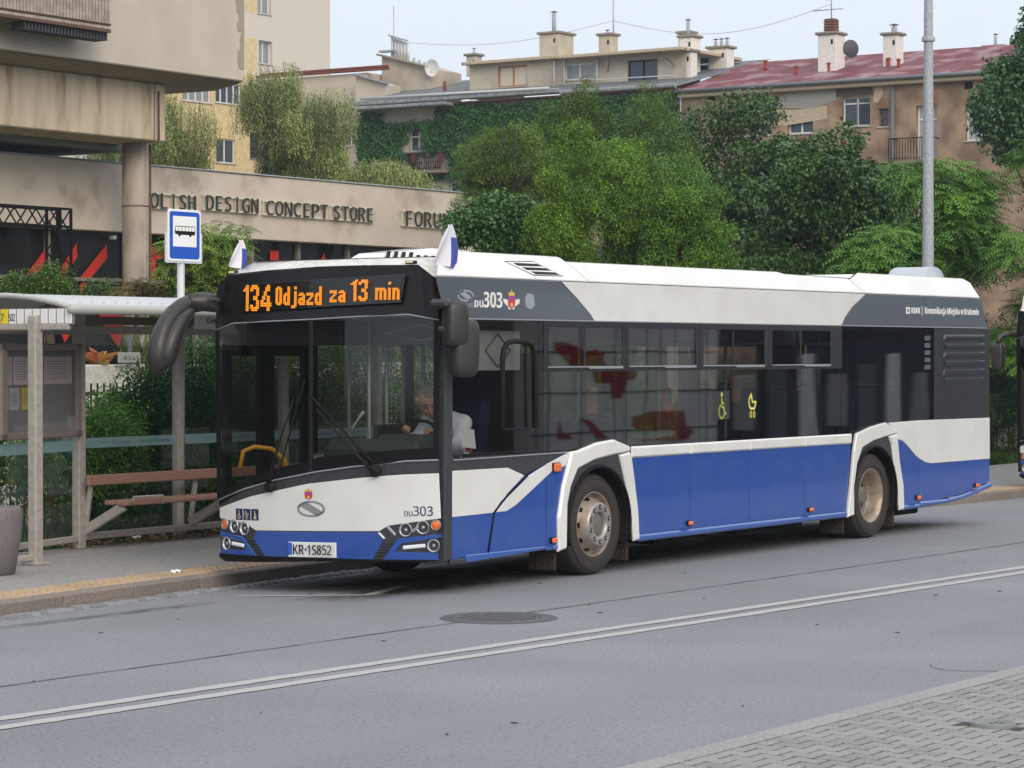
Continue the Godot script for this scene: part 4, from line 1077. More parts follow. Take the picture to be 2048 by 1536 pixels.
	while x < 30.0:
		var w := 0.25 if x < 8 else 2.0
		var nz := 1.26 + (x + 6.4) * 0.03 + rng.randf_range(-0.012, 0.012)
		var hw := rng.randf_range(0.006, 0.016)
		quad(st, Vector3(x, 0.004, pz + hw), Vector3(x + w, 0.004, nz + hw), Vector3(x + w, 0.004, nz - hw), Vector3(x, 0.004, pz - hw))
		pz = nz; x += w
	struct("road_seam", st, M.tar)
	st = mb()
	var crack := [Vector2(-2.02, 5.6), Vector2(-2.12, 5.64), Vector2(-2.24, 5.74), Vector2(-2.29, 5.84), Vector2(-2.28, 5.95), Vector2(-2.2, 6.04), Vector2(-2.16, 6.15)]
	for k in crack.size() - 1:
		var a: Vector2 = crack[k]; var c: Vector2 = crack[k + 1]
		bar(st, Vector3(a.x, 0.001, a.y), Vector3(c.x, 0.001, c.y), 0.004, 0.005)
	struct("road_crack", st, M.tar)
	rng.seed = 31
	st = mb()
	for k in 34:
		var px := rng.randf_range(-8.0, 6.0); var pzz := rng.randf_range(-1.8, 6.0)
		if absf(pzz - line_z(px)) < 0.35: continue
		var s := rng.randf_range(0.006, 0.018)
		box(st, Vector3(px, road_y(pzz) + 0.004, pzz), Vector3(s * rng.randf_range(1.5, 4.0), 0.006, s), 0.0, Basis(Vector3.UP, rng.randf() * TAU))
	var db := struct("road_debris", st, M.debris)
	db.set_meta("kind", "stuff"); tag(db, "scattered dry bits and leaves on the asphalt", "litter")
	# manhole
	var mh := thing("manhole_cover", "round iron manhole cover with a tar collar in the road", "manhole cover", Vector3(-1.13, 0.0, 1.47))
	st = mb(true); lathe(st, [Vector2(0.47, 0.002), Vector2(0.46, 0.006), Vector2(0.385, 0.006)], 40, Transform3D(Basis(Vector3(1, 0, 0), -PI / 2), Vector3.ZERO)); obj("tar_collar", st, M.tar_patch, mh)
	st = mb(true); lathe(st, [Vector2(0.385, 0.006), Vector2(0.38, 0.012), Vector2(0.34, 0.012), Vector2(0.335, 0.004)], 40, Transform3D(Basis(Vector3(1, 0, 0), -PI / 2), Vector3.ZERO)); obj("frame_ring", st, M.iron, mh)
	st = mb(); lathe(st, [Vector2(0.33, 0.008), Vector2(0.0, 0.008)], 32, Transform3D(Basis(Vector3(1, 0, 0), -PI / 2), Vector3.ZERO)); obj("lid", st, M.iron, mh)
	for i in range(-4, 5):
		st = mb()
		for j in range(-4, 5):
			if Vector2(i, j).length() < 4.3: box(st, Vector3(i * 0.07 + 0.015 * (j % 2), 0.012, j * 0.07), Vector3(0.05, 0.012, 0.03), 0.003)
		obj("tread_bar", st, M.iron, mh)
	# near kerb and interlocking pavers
	var nk := thing("flush_kerb", "pale flush kerb along the paved edge in the foreground", "kerb")
	x = -9.6
	while x < 2.0:
		st = mb(); box(st, Vector3(x + 0.5, -0.03, 6.265), Vector3(0.99, 0.09, 0.15), 0.008); obj("kerb_stone", st, [M.kerb_pale, M.kerb_pale2][int(x + 10.0) % 2], nk)
		x += 1.0
	st = mb(); quad(st, Vector3(-30, 0.0042, 12), Vector3(30, 0.0042, 12), Vector3(30, 0.0042, 6.342), Vector3(-30, 0.0042, 6.342))
	var np := struct("near_pavement", st, M.joint_soil)
	var shape := poly([-0.0925, -0.0752, -0.0575, -0.0752, -0.0275, -0.0482, 0.0275, -0.0482, 0.0575, -0.0752, 0.0925, -0.0752, 0.0925, 0.0752, 0.0575, 0.0752, 0.0275, 0.0482, -0.0275, 0.0482, -0.0575, 0.0752, -0.0925, 0.0752])
	var pk := []
	for k in 3:
		st = mb(); panel(st, shape, func(p, t): return Vector3(p.y, t, p.x), 0.04, 0.002); st.generate_normals(); pk.append(st.commit())
	st = mb(); panel(st, poly([-0.001, -0.0505, 0.028, -0.0505, 0.058, -0.0775, 0.0935, -0.0775, 0.0935, 0.0775, 0.058, 0.0775, 0.028, 0.0505, -0.001, 0.0505]), func(p, t): return Vector3(p.y, t, p.x), 0.04, 0.006); st.generate_normals()
	var half_paver := st.commit()
	rng.seed = 41
	n = 0
	var more := mb()
	for i in 62:
		for j in range(-1, 14):
			var px := -8.3 + i * 0.1375; var pzz := 6.348 + 0.1 + j * 0.2 + (0.1 if i % 2 == 0 else 0.0)
			if j < 0 and i % 2 == 1: continue
			var far := (px + 18.29) * 0.83 + (13.09 - pzz) * 0.556
			var across := (px + 18.29) * 0.556 - (13.09 - pzz) * 0.83
			if across > far * 0.21 or across < -0.01 * far or far < 12.2: continue
			if Vector2(px + 4.553, pzz - 7.154).length() < 0.165: continue
			var xf := Transform3D(Basis(Vector3(1, 0, 0), rng.randf_range(-0.006, 0.006)) * Basis(Vector3(0, 0, 1), rng.randf_range(-0.008, 0.008)), Vector3(px, -0.034 + rng.randf_range(-0.0008, 0.0015), pzz))
			if n < 300: put("paver", half_paver if j < 0 else pk[n % 3], [M.paver, M.paver2, M.paver3][rng.randi() % 3], np, xf)
			else: more.append_from(pk[0], 0, xf)
			n += 1
	if n > 300: obj("paver", more, M.paver, np).set_meta("kind", "stuff")
	# half pavers along the kerb edge
	var cv := thing("access_cover", "small round grey cover with weeds around it among the pavers", "manhole cover", Vector3(-4.553, 0.012, 7.154))
	st = mb(true); lathe(st, [Vector2(0.125, -0.02), Vector2(0.125, 0.012), Vector2(0.118, 0.018), Vector2(0.10, 0.018), Vector2(0.095, 0.012), Vector2(0.0, 0.012)], 28, Transform3D(Basis(Vector3(1, 0, 0), -PI / 2), Vector3.ZERO)); obj("lid", st, M.iron_pale, cv)
	st = mb(); box(st, Vector3(0, 0.016, 0), Vector3(0.09, 0.008, 0.02), 0.003); box(st, Vector3(0.02, 0.016, 0.04), Vector3(0.05, 0.008, 0.015), 0.003); obj("lid_ribs", st, M.iron_pale, cv)
	rng.seed = 51
	for k in 5:
		var a: float = [2.6, 3.2, -0.3, 0.3, 0.8][k]
		var tf := tag(put("weed_tuft", grass_tuft(0.035, 14), M.grass_blade, self, Transform3D(Basis(Vector3.UP, a), Vector3(-4.553 + cos(a) * 0.145, -0.01, 7.154 - sin(a) * 0.145))), ["yellow-green weed tuft at the left rim of the small cover", "low weed tuft beside the left rim of the small cover", "weed tuft at the right rim of the small cover", "small weed behind the right rim of the small cover", "thin weed at the back rim of the small cover"][k], "weed", "weeds round the small cover")
		tf.set_meta("kind", "thing")

func grass_tuft(s: float, n: int) -> ArrayMesh:
	var st := mb()
	for k in n:
		var a := rng.randf() * TAU; var l := s * rng.randf_range(0.6, 1.2); var r := s * rng.randf_range(0.3, 0.9)
		var p := Vector3(rng.randf_range(-0.4, 0.4) * s, 0, rng.randf_range(-0.4, 0.4) * s); var t := Vector3(cos(a), 0, sin(a)); var w := Vector3(-sin(a), 0, cos(a)) * s * 0.07
		tri(st, p - w, p + w, p + t * r + Vector3.UP * l)
	st.generate_normals()
	return st.commit()

# ---------------------------------------------------------------- bus shelter, stop sign, bin
func build_shelter() -> void:
	var s := thing("bus_shelter", "grey metal bus shelter with glass walls, arched white roof and red-brown bench", "bus shelter")
	var st: SurfaceTool
	for p in [[0.07, -4.72, 2.40, 0.11], [1.80, -5.78, 2.55, 0.11], [3.47, -5.88, 2.40, 0.10], [5.3, -5.88, 2.4, 0.10], [7.1, -5.88, 2.4, 0.10]]:
		st = mb(); box(st, Vector3(p[0], 0.06 + p[2] * 0.5, p[1]), Vector3(p[3], p[2], p[3]), 0.012); obj("post", st, M.shelter, s)
	st = mb(); box(st, Vector3(0.07, 0.075, -4.72), Vector3(0.2, 0.03, 0.2), 0.005); obj("post_foot", st, M.shelter, s)
	for r in [[1.8, -5.78, 7.1, -5.88, 2.335, 0.085], [1.8, -5.78, 7.1, -5.88, 0.185, 0.075], [1.75, -5.76, -1.2, -5.05, 2.335, 0.10], [1.75, -5.76, -1.2, -5.05, 0.17, 0.07], [-0.9, -4.9, 0.07, -4.72, 0.13, 0.06]]:
		st = mb(); bar(st, Vector3(r[0], r[4], r[1]), Vector3(r[2], r[4], r[3]), 0.05, r[5], 0.01); obj("rail", st, M.shelter, s)
	for g in [[1.86, 3.41], [3.53, 5.24], [5.36, 7.04]]:
		st = mb(); quad(st, Vector3(g[0], 0.23, -5.84), Vector3(g[1], 0.23, -5.86), Vector3(g[1], 2.29, -5.86), Vector3(g[0], 2.29, -5.84))
		var gl := obj("glass_pane", st, M.shelter_glass, s)
		st = mb(); quad(st, Vector3(g[0], 1.10, -5.832), Vector3(g[1], 1.10, -5.852), Vector3(g[1], 1.205, -5.852), Vector3(g[0], 1.205, -5.832)); obj("frosted_band", st, M.frosted, gl)
		for k in 2: text("band_text", "KMK   Krakowie" if k == 0 else "www.kmkrakow.pl", 0.5, 0.04, M.frost_print, gl, Transform3D(Basis.IDENTITY, Vector3(g[0] + 0.3 + k * 0.65, 1.135, -5.835)), true, 0.002)
	# side wing: poster case with notices above a glass pane
	var w := Node3D.new(); w.name = "poster_case"; s.add_child(w, true)
	w.transform = Transform3D(Basis(Vector3.UP, atan2(0.71, 2.95)), Vector3(1.74, 0, -5.73))
	# along local -x from the corner post
	for r in [[-2.9, -0.03, 1.235, 1.31], [-2.9, -0.03, 2.12, 2.19], [-0.16, -0.05, 1.235, 2.19], [-1.62, -1.50, 1.235, 2.19]]:
		st = mb(); box(st, Vector3((r[0] + r[1]) * 0.5, (r[2] + r[3]) * 0.5, 0.03), Vector3(r[1] - r[0], r[3] - r[2], 0.09), 0.012); obj("case_frame", st, M.shelter_dark, w)
	st = mb(); box(st, Vector3(-0.86, 1.72, 0.01), Vector3(1.36, 0.84, 0.02)); obj("backboard", st, M.board, w)
	var sheets := [[-0.455, 2.06, 0.56, 0.28, 1], [-1.16, 2.06, 0.31, 0.28, 1], [-1.42, 2.06, 0.15, 0.28, 0], [-0.84, 2.06, 0.16, 0.28, 0], [-1.075, 1.75, 0.18, 0.22, 2], [-1.30, 1.75, 0.18, 0.22, 0], [-1.46, 1.75, 0.09, 0.22, 0]]
	for k in sheets.size():
		var q: Array = sheets[k]
		st = mb(); box(st, Vector3(q[0], q[1] - q[3] * 0.5, 0.024), Vector3(q[2], q[3], 0.004)); obj("notice", st, [M.notice, M.notice_red, M.notice_yellow][q[4]], w)
		st = mb()
		for l in 8: box(st, Vector3(q[0] - 0.01, q[1] - 0.05 - l * (q[3] - 0.08) / 8.0, 0.0265), Vector3(q[2] * (0.75 if l % 3 else 0.55), 0.006, 0.001))
		obj("print_lines", st, M.print_grey, w)
	st = mb(); quad(st, Vector3(-1.5, 1.31, 0.06), Vector3(-0.16, 1.31, 0.06), Vector3(-0.16, 2.12, 0.06), Vector3(-1.5, 2.12, 0.06)); obj("case_glass", st, M.case_glass, w)
	st = mb(); quad(st, Vector3(-2.9, 0.22, 0.0), Vector3(-0.1, 0.22, 0.0), Vector3(-0.1, 1.235, 0.0), Vector3(-2.9, 1.235, 0.0)); obj("glass_pane", st, M.shelter_glass, w)
	st = mb(); quad(st, Vector3(-2.9, 1.085, 0.01), Vector3(-0.1, 1.085, 0.01), Vector3(-0.1, 1.20, 0.01), Vector3(-2.9, 1.20, 0.01)); obj("frosted_band", st, M.frosted, w)
	# arched roof
	var prof := []
	for k in 13:
		var t := k / 12.0; prof.append(Vector2(lerpf(-4.28, -6.35, t), 2.50 + 0.175 * sin(PI * minf(1.0, t * 0.86 + 0.10))))
	st = mb(true)
	for k in 12:
		quad(st, Vector3(0.12, prof[k].y, prof[k].x), Vector3(7.4, prof[k].y, prof[k].x), Vector3(7.4, prof[k + 1].y, prof[k + 1].x), Vector3(0.12, prof[k + 1].y, prof[k + 1].x))
	obj("roof_sheet", st, M.roof_sheet, s)
	st = mb(true)
	var arch := []
	for k in 13: arch.append(Vector3(0.11, prof[k].y - 0.02, prof[k].x))
	tube(st, arch, 0.028, 8); obj("roof_end_arch", st, M.shelter_white, s)
	st = mb(true); tube(st, [Vector3(0.05, 2.515, -4.25), Vector3(0.12, 2.515, -4.25), Vector3(7.4, 2.515, -4.25)], [0.04, 0.05, 0.05], 14); obj("gutter", st, M.shelter_white, s)
	for k in 40:
		st = mb(true); lathe(st, [Vector2(0.012, 0), Vector2(0.010, 0.008), Vector2(0, 0.01)], 8, Transform3D(Basis(Vector3(1, 0, 0), -PI / 2 + 0.5), Vector3(0.3 + k * 0.17, 2.585, -4.36))); obj("rivet", st, M.steel, s)
	st = mb(); bar(st, Vector3(0.25, 2.47, -4.9), Vector3(0.9, 2.60, -5.2), 0.06, 0.08, 0.01); bar(st, Vector3(0.12, 2.44, -6.2), Vector3(7.3, 2.44, -6.2), 0.08, 0.09, 0.01); obj("roof_bracket", st, M.shelter_dark, s)
	st = mb(); bar(st, Vector3(0.1, 2.345, -4.3), Vector3(0.1, 2.345, -6.2), 0.05, 0.06, 0.01); obj("roof_beam", st, M.shelter, s)
	# line number tiles under the roof end
	for k in 10:
		var z := -4.30 - k * 0.105
		st = mb(); box(st, Vector3(0.085, 2.448, z), Vector3(0.012, 0.142, 0.09), 0.003); var lt := obj("line_tile", st, M.tile_yellow if k == 8 else M.tile_white, s)
		var tf := Transform3D(Basis(Vector3(0, 0, 1), Vector3(0, 1, 0), Vector3(-1, 0, 0)), Vector3(0.078, 2.405, z - 0.04))
		if k == 7: text("line_number", "S02", 0.08, 0.07, M.black, lt, tf)
		elif k == 8: text("line_number", "7", 0.035, 0.07, M.black, lt, tf)
	st = mb(); box(st, Vector3(0.1, 2.448, -4.78), Vector3(0.014, 0.16, 1.08)); obj("tile_board", st, M.shelter_dark, s)
	st = mb(); box(st, Vector3(3.68, 2.43, -5.55), Vector3(0.62, 0.15, 0.03), 0.005); var nb := obj("stop_name_board", st, M.tile_white, s)
	text("stop_name", "Centrum Kongresowe", 1.05, 0.075, M.black, nb, Transform3D(Basis.IDENTITY, Vector3(3.55, 2.40, -5.53)))
	st = mb(); box(st, Vector3(4.54, 2.43, -5.55), Vector3(1.1, 0.15, 0.03), 0.005); obj("stop_name_board", st, M.tile_white, s)
	# bench hung on the back posts
	var b := Node3D.new(); b.name = "bench"; s.add_child(b, true)
	st = mb(); box(st, Vector3(3.5, 0.775, -5.62), Vector3(3.5, 0.11, 0.04), 0.01); obj("backrest_board", st, M.bench_wood, b)
	st = mb(); box(st, Vector3(3.45, 0.545, -5.24), Vector3(3.2, 0.05, 0.12), 0.012); obj("seat_board", st, M.bench_wood, b)
	st = mb(); box(st, Vector3(3.45, 0.548, -5.42), Vector3(3.2, 0.05, 0.12), 0.012); obj("seat_board", st, M.bench_wood, b)
	for x in [1.86, 3.52, 5.3]:
		st = mb(); bar(st, Vector3(x, 0.24, -5.76), Vector3(x + 0.05, 0.52, -5.25), 0.05, 0.10, 0.01); bar(st, Vector3(x, 0.3, -5.74), Vector3(x, 0.8, -5.66), 0.05, 0.05, 0.01); obj("bracket", st, M.shelter, b)
	for x in [1.95, 3.75]:
		st = mb(true); tube(st, [Vector3(x, 0.55, -5.16), Vector3(x, 0.61, -5.16), Vector3(x + 0.45, 0.61, -5.16), Vector3(x + 0.45, 0.52, -5.16)], 0.013, 6); obj("armrest", st, M.shelter, b)
	# stop sign
	var sg := thing("bus_stop_sign", "blue and white bus stop sign with a black bus on a pale pole", "road sign", Vector3(3.715, 0.06, -6.05))
	st = mb(true); tube(st, [Vector3(0, 0, 0), Vector3(0, 3.1, 0)], 0.042, 12); obj("pole", st, M.pole_pale, sg)
	var face2 := func(p: Vector2, t: float) -> Vector3: return Vector3(p.x, p.y, 0.045 + t)
	pan("backing_plate", rounded(-0.30, 3.025, 0.31, 3.36, 0.02), M.pole_pale, sg, face2, 0.0, 0.002, 0.0, -0.015)
	pan("sign_rim", rounded(-0.275, 3.045, 0.275, 3.615, 0.045), M.white_print, sg, face2, 0.012, 0.003)
	pan("blue_field", rounded(-0.250, 3.070, 0.250, 3.590, 0.035), M.sign_blue, sg, face2, 0.0135, 0.0)
	pan("white_field", rounded(-0.197, 3.205, 0.197, 3.54, 0.005), M.white_print, sg, face2, 0.015, 0.0)
	pan("bus_symbol", [-0.163, 3.345, -0.11, 3.335, -0.10, 3.315, -0.08, 3.315, -0.068, 3.335, 0.068, 3.335, 0.08, 3.315, 0.10, 3.315, 0.112, 3.335, 0.168, 3.335, 0.172, 3.37, 0.168, 3.432, -0.158, 3.432, -0.168, 3.37], M.black, sg, face2, 0.016, 0.0)
	for k in 6: pan("bus_symbol_window", rect(-0.154 + k * 0.054, 3.378, -0.107 + k * 0.054, 3.424), M.white_print, sg, face2, 0.017, 0.0)
	# litter bin
	var bn := thing("litter_bin", "grey tapered concrete litter bin at the left edge of the pavement", "litter bin", Vector3(-0.92, 0.058, -4.28))
	st = mb(true); lathe(st, [Vector2(0.16, 0.0), Vector2(0.19, 0.02), Vector2(0.245, 0.35), Vector2(0.255, 0.52), Vector2(0.25, 0.60), Vector2(0.235, 0.625), Vector2(0.2, 0.62), Vector2(0.19, 0.5)], 28, Transform3D(Basis(Vector3(1, 0, 0), -PI / 2), Vector3.ZERO)); obj("drum", st, M.bin, bn)
	st = mb(true); lathe(st, [Vector2(0.195, 0.45), Vector2(0.0, 0.45)], 20, Transform3D(Basis(Vector3(1, 0, 0), -PI / 2), Vector3.ZERO)); obj("liner", st, M.black, bn)
	# lamp post
	var lp := thing("lamp_post", "tall galvanised lamp post rising behind the rear of the bus", "lamp post", Vector3(21.3, 0.05, -5.2))
	st = mb(true); tube(st, [Vector3(0, 0, 0), Vector3(0, 1.2, 0), Vector3(0, 7.2, 0), Vector3(0.0, 10.5, 0)], [0.12, 0.105, 0.075, 0.06], 14); obj("shaft", st, M.galv, lp)
	st = mb(true); lathe(st, [Vector2(0.11, 0), Vector2(0.115, 0.04), Vector2(0.1, 0.08)], 14, Transform3D(Basis(Vector3(1, 0, 0), -PI / 2), Vector3(0, 7.15, 0))); obj("collar", st, M.galv, lp)
	# leaf litter under the shelter
	var lit := mb()
	rng.seed = 61
	for k in 420:
		var p := Vector3(rng.randf_range(1.6, 6.5), 0.07, -5.75 - absf(rng.randfn(0.0, 0.16)))
		var a := rng.randf() * TAU; var r := rng.randf_range(0.02, 0.055)
		var u := Vector3(cos(a), rng.randf_range(-0.3, 0.5), sin(a)) * r; var v := Vector3(-sin(a), rng.randf_range(0.0, 0.6), cos(a)) * r * 0.6
		p.y += rng.randf() * 0.05
		quad(lit, p - u, p - v, p + u, p + v)
	var ll := obj("fallen_leaves", lit, M.dead_leaf, self)
	tag(ll, "dry brown leaves lying under the bench of the shelter", "leaf litter", "", "stuff")
	for k in 3:
		st = mb(); rng.seed = 70 + k
		var c := Vector3([2.9, 1.1, 0.1][k], [0.10, 0.075, 0.066][k], [-5.95, -6.0, -2.95][k])
		for j in 4: quad(st, c + Vector3(-0.06 + j * 0.03, 0.02 * (j % 2), 0.02), c + Vector3(-0.03 + j * 0.03, 0.02 * ((j + 1) % 2), 0.02), c + Vector3(-0.03 + j * 0.03, 0.02 * ((j + 1) % 2) + 0.01, -0.04), c + Vector3(-0.06 + j * 0.03, 0.02 * (j % 2) + 0.01, -0.04))
		tag(obj("paper_scrap", st, M.white_print, self), ["crumpled white paper scrap lying in the leaves under the bench", "white paper scrap behind the shelter's glass wing", "flat white paper scrap on the ochre guide strip"][k], "litter")

func rounded(x0: float, y0: float, x1: float, y1: float, r: float) -> Array:
	return arc(x1 - r, y1 - r, r, 0, 90, 4) + arc(x0 + r, y1 - r, r, 90, 180, 4) + arc(x0 + r, y0 + r, r, 180, 270, 4) + arc(x1 - r, y0 + r, r, 270, 360, 4)
# ---------------------------------------------------------------- buildings
func wall_holes(st: SurfaceTool, mp: Callable, r: Array, holes: Array, depth: float) -> void:
	var us := [r[0], r[2]]; var vs := [r[1], r[3]]
	for h in holes:
		for e in [h[0], h[2]]: if not us.has(e): us.append(e)
		for e in [h[1], h[3]]: if not vs.has(e): vs.append(e)
	us.sort(); vs.sort()
	for i in us.size() - 1:
		for j in vs.size() - 1:
			var c := Vector2((us[i] + us[i + 1]) * 0.5, (vs[j] + vs[j + 1]) * 0.5)
			var open := false
			for h in holes: if c.x > h[0] and c.x < h[2] and c.y > h[1] and c.y < h[3]: open = true
			if not open: quad(st, mp.call(Vector2(us[i], vs[j]), 0.0), mp.call(Vector2(us[i + 1], vs[j]), 0.0), mp.call(Vector2(us[i + 1], vs[j + 1]), 0.0), mp.call(Vector2(us[i], vs[j + 1]), 0.0))
	for h in holes:
		var p := [Vector2(h[0], h[1]), Vector2(h[2], h[1]), Vector2(h[2], h[3]), Vector2(h[0], h[3])]
		for k in 4:
			var a: Vector2 = p[k]; var b: Vector2 = p[(k + 1) % 4]
			quad(st, mp.call(a, 0.0), mp.call(a, -depth), mp.call(b, -depth), mp.call(b, 0.0))
		quad(st, mp.call(p[0], -depth - 0.25), mp.call(p[1], -depth - 0.25), mp.call(p[2], -depth - 0.25), mp.call(p[3], -depth - 0.25))

func window(parent: Node3D, mp: Callable, h: Array, cols: int, trans: float, frame: Material, glass: Material, depth: float, sill := true, called := "window") -> Node3D:
	var w := Node3D.new(); w.name = numbered(called, parent); parent.add_child(w, true)
	var st := mb()
	var f := 0.07
	var d := -depth - 0.06
	for r in [[h[0], h[1], h[0] + f, h[3]], [h[2] - f, h[1], h[2], h[3]], [h[0] + f, h[1], h[2] - f, h[1] + f], [h[0] + f, h[3] - f, h[2] - f, h[3]]]: panel(st, poly(rect(r[0], r[1], r[2], r[3])), mp, -depth + 0.01, 0.006, 0.0, d)
	for c in range(1, cols):
		var x := lerpf(h[0], h[2], float(c) / cols)
		panel(st, poly(rect(x - f * 0.6, h[1] + f, x + f * 0.6, h[3] - f)), mp, -depth + 0.008, 0.006, 0.0, d)
	if trans > 0.0:
		var y := lerpf(h[1], h[3], trans)
		panel(st, poly(rect(h[0] + f, y - f * 0.5, h[2] - f, y + f * 0.5)), mp, -depth + 0.012, 0.006, 0.0, d)
	obj("frame", st, frame, w)
	for c in cols:
		var x0 := lerpf(h[0], h[2], float(c) / cols) + f * 0.6; var x1 := lerpf(h[0], h[2], float(c + 1) / cols) - f * 0.6
		st = mb(); panel(st, poly(rect(x0, h[1] + f, x1, h[3] - f)), mp, -depth - 0.03, 0.0, 0.0, -depth - 0.04); obj("pane", st, glass, w)
	if sill:
		st = mb(); panel(st, poly(rect(h[0] - 0.08, h[1] - 0.06, h[2] + 0.08, h[1])), mp, 0.06, 0.01, 0.0, -depth); obj("sill", st, M.sill, w)
	return w

func chimney(called: String, label: String, c: Vector3, s: Vector3, mat: Material, pipes: Array, cap: Material, group := "chimneys on the old roofs") -> Node3D:
	var n := thing(called, label, "chimney", c, group)
	var st := mb(); box(st, Vector3(0, s.y * 0.5, 0), s, 0.03); obj("stack", st, mat, n)
	st = mb(); box(st, Vector3(0, s.y + 0.06, 0), Vector3(s.x + 0.22, 0.13, s.z + 0.22), 0.03); obj("cap", st, cap, n)
	for k in 1:
		st = mb(); box(st, Vector3(-s.x * 0.5, s.y - 0.35, s.z * 0.27), Vector3(0.03, 0.22, 0.1)); obj("flue_opening", st, M.black, n)
	for p in pipes:
		st = mb(true); tube(st, [Vector3(p[0], s.y, p[1]), Vector3(p[0], s.y + p[2], p[1])], p[3], 10)
		lathe(st, [Vector2(p[3] * 1.0, 0), Vector2(p[3] * 1.9, 0.0), Vector2(0, 0.09)], 10, Transform3D(Basis(Vector3(1, 0, 0), -PI / 2), Vector3(p[0], s.y + p[2] + 0.08, p[1])))
		tube(st, [Vector3(p[0], s.y + p[2], p[1]), Vector3(p[0], s.y + p[2] + 0.1, p[1])], p[3] * 0.35, 6)
		obj("steel_flue", st, M.galv, n)
	return n

func fx(X: float) -> Callable: return func(p: Vector2, t: float): return Vector3(X - t, p.y, p.x)
func fz(Z: float) -> Callable: return func(p: Vector2, t: float): return Vector3(p.x, p.y, Z + t)

func balcony(parent: Node3D, X: float, z0: float, z1: float, y: float, h: float, out: float) -> void:
	var b := Node3D.new(); b.name = numbered("balcony", parent); parent.add_child(b, true)
	var st := mb(); box(st, Vector3(X - out * 0.5, y - 0.07, (z0 + z1) * 0.5), Vector3(out, 0.14, z1 - z0 + 0.1), 0.02); obj("slab", st, M.concrete_dark, b)
	st = mb()
	bar(st, Vector3(X - out, y + h, z0), Vector3(X - out, y + h, z1), 0.05, 0.04); bar(st, Vector3(X, y + h, z0), Vector3(X - out, y + h, z0), 0.05, 0.04); bar(st, Vector3(X, y + h, z1), Vector3(X - out, y + h, z1), 0.05, 0.04); bar(st, Vector3(X - out, y + 0.1, z0), Vector3(X - out, y + 0.1, z1), 0.03, 0.03)
	obj("handrail", st, M.black, b)
	var n := int((z1 - z0) / 0.13)
	for k in n + 1:
		st = mb(); bar(st, Vector3(X - out, y, lerpf(z0, z1, float(k) / n)), Vector3(X - out, y + h, lerpf(z0, z1, float(k) / n)), 0.025, 0.025); obj("baluster", st, M.black, b)

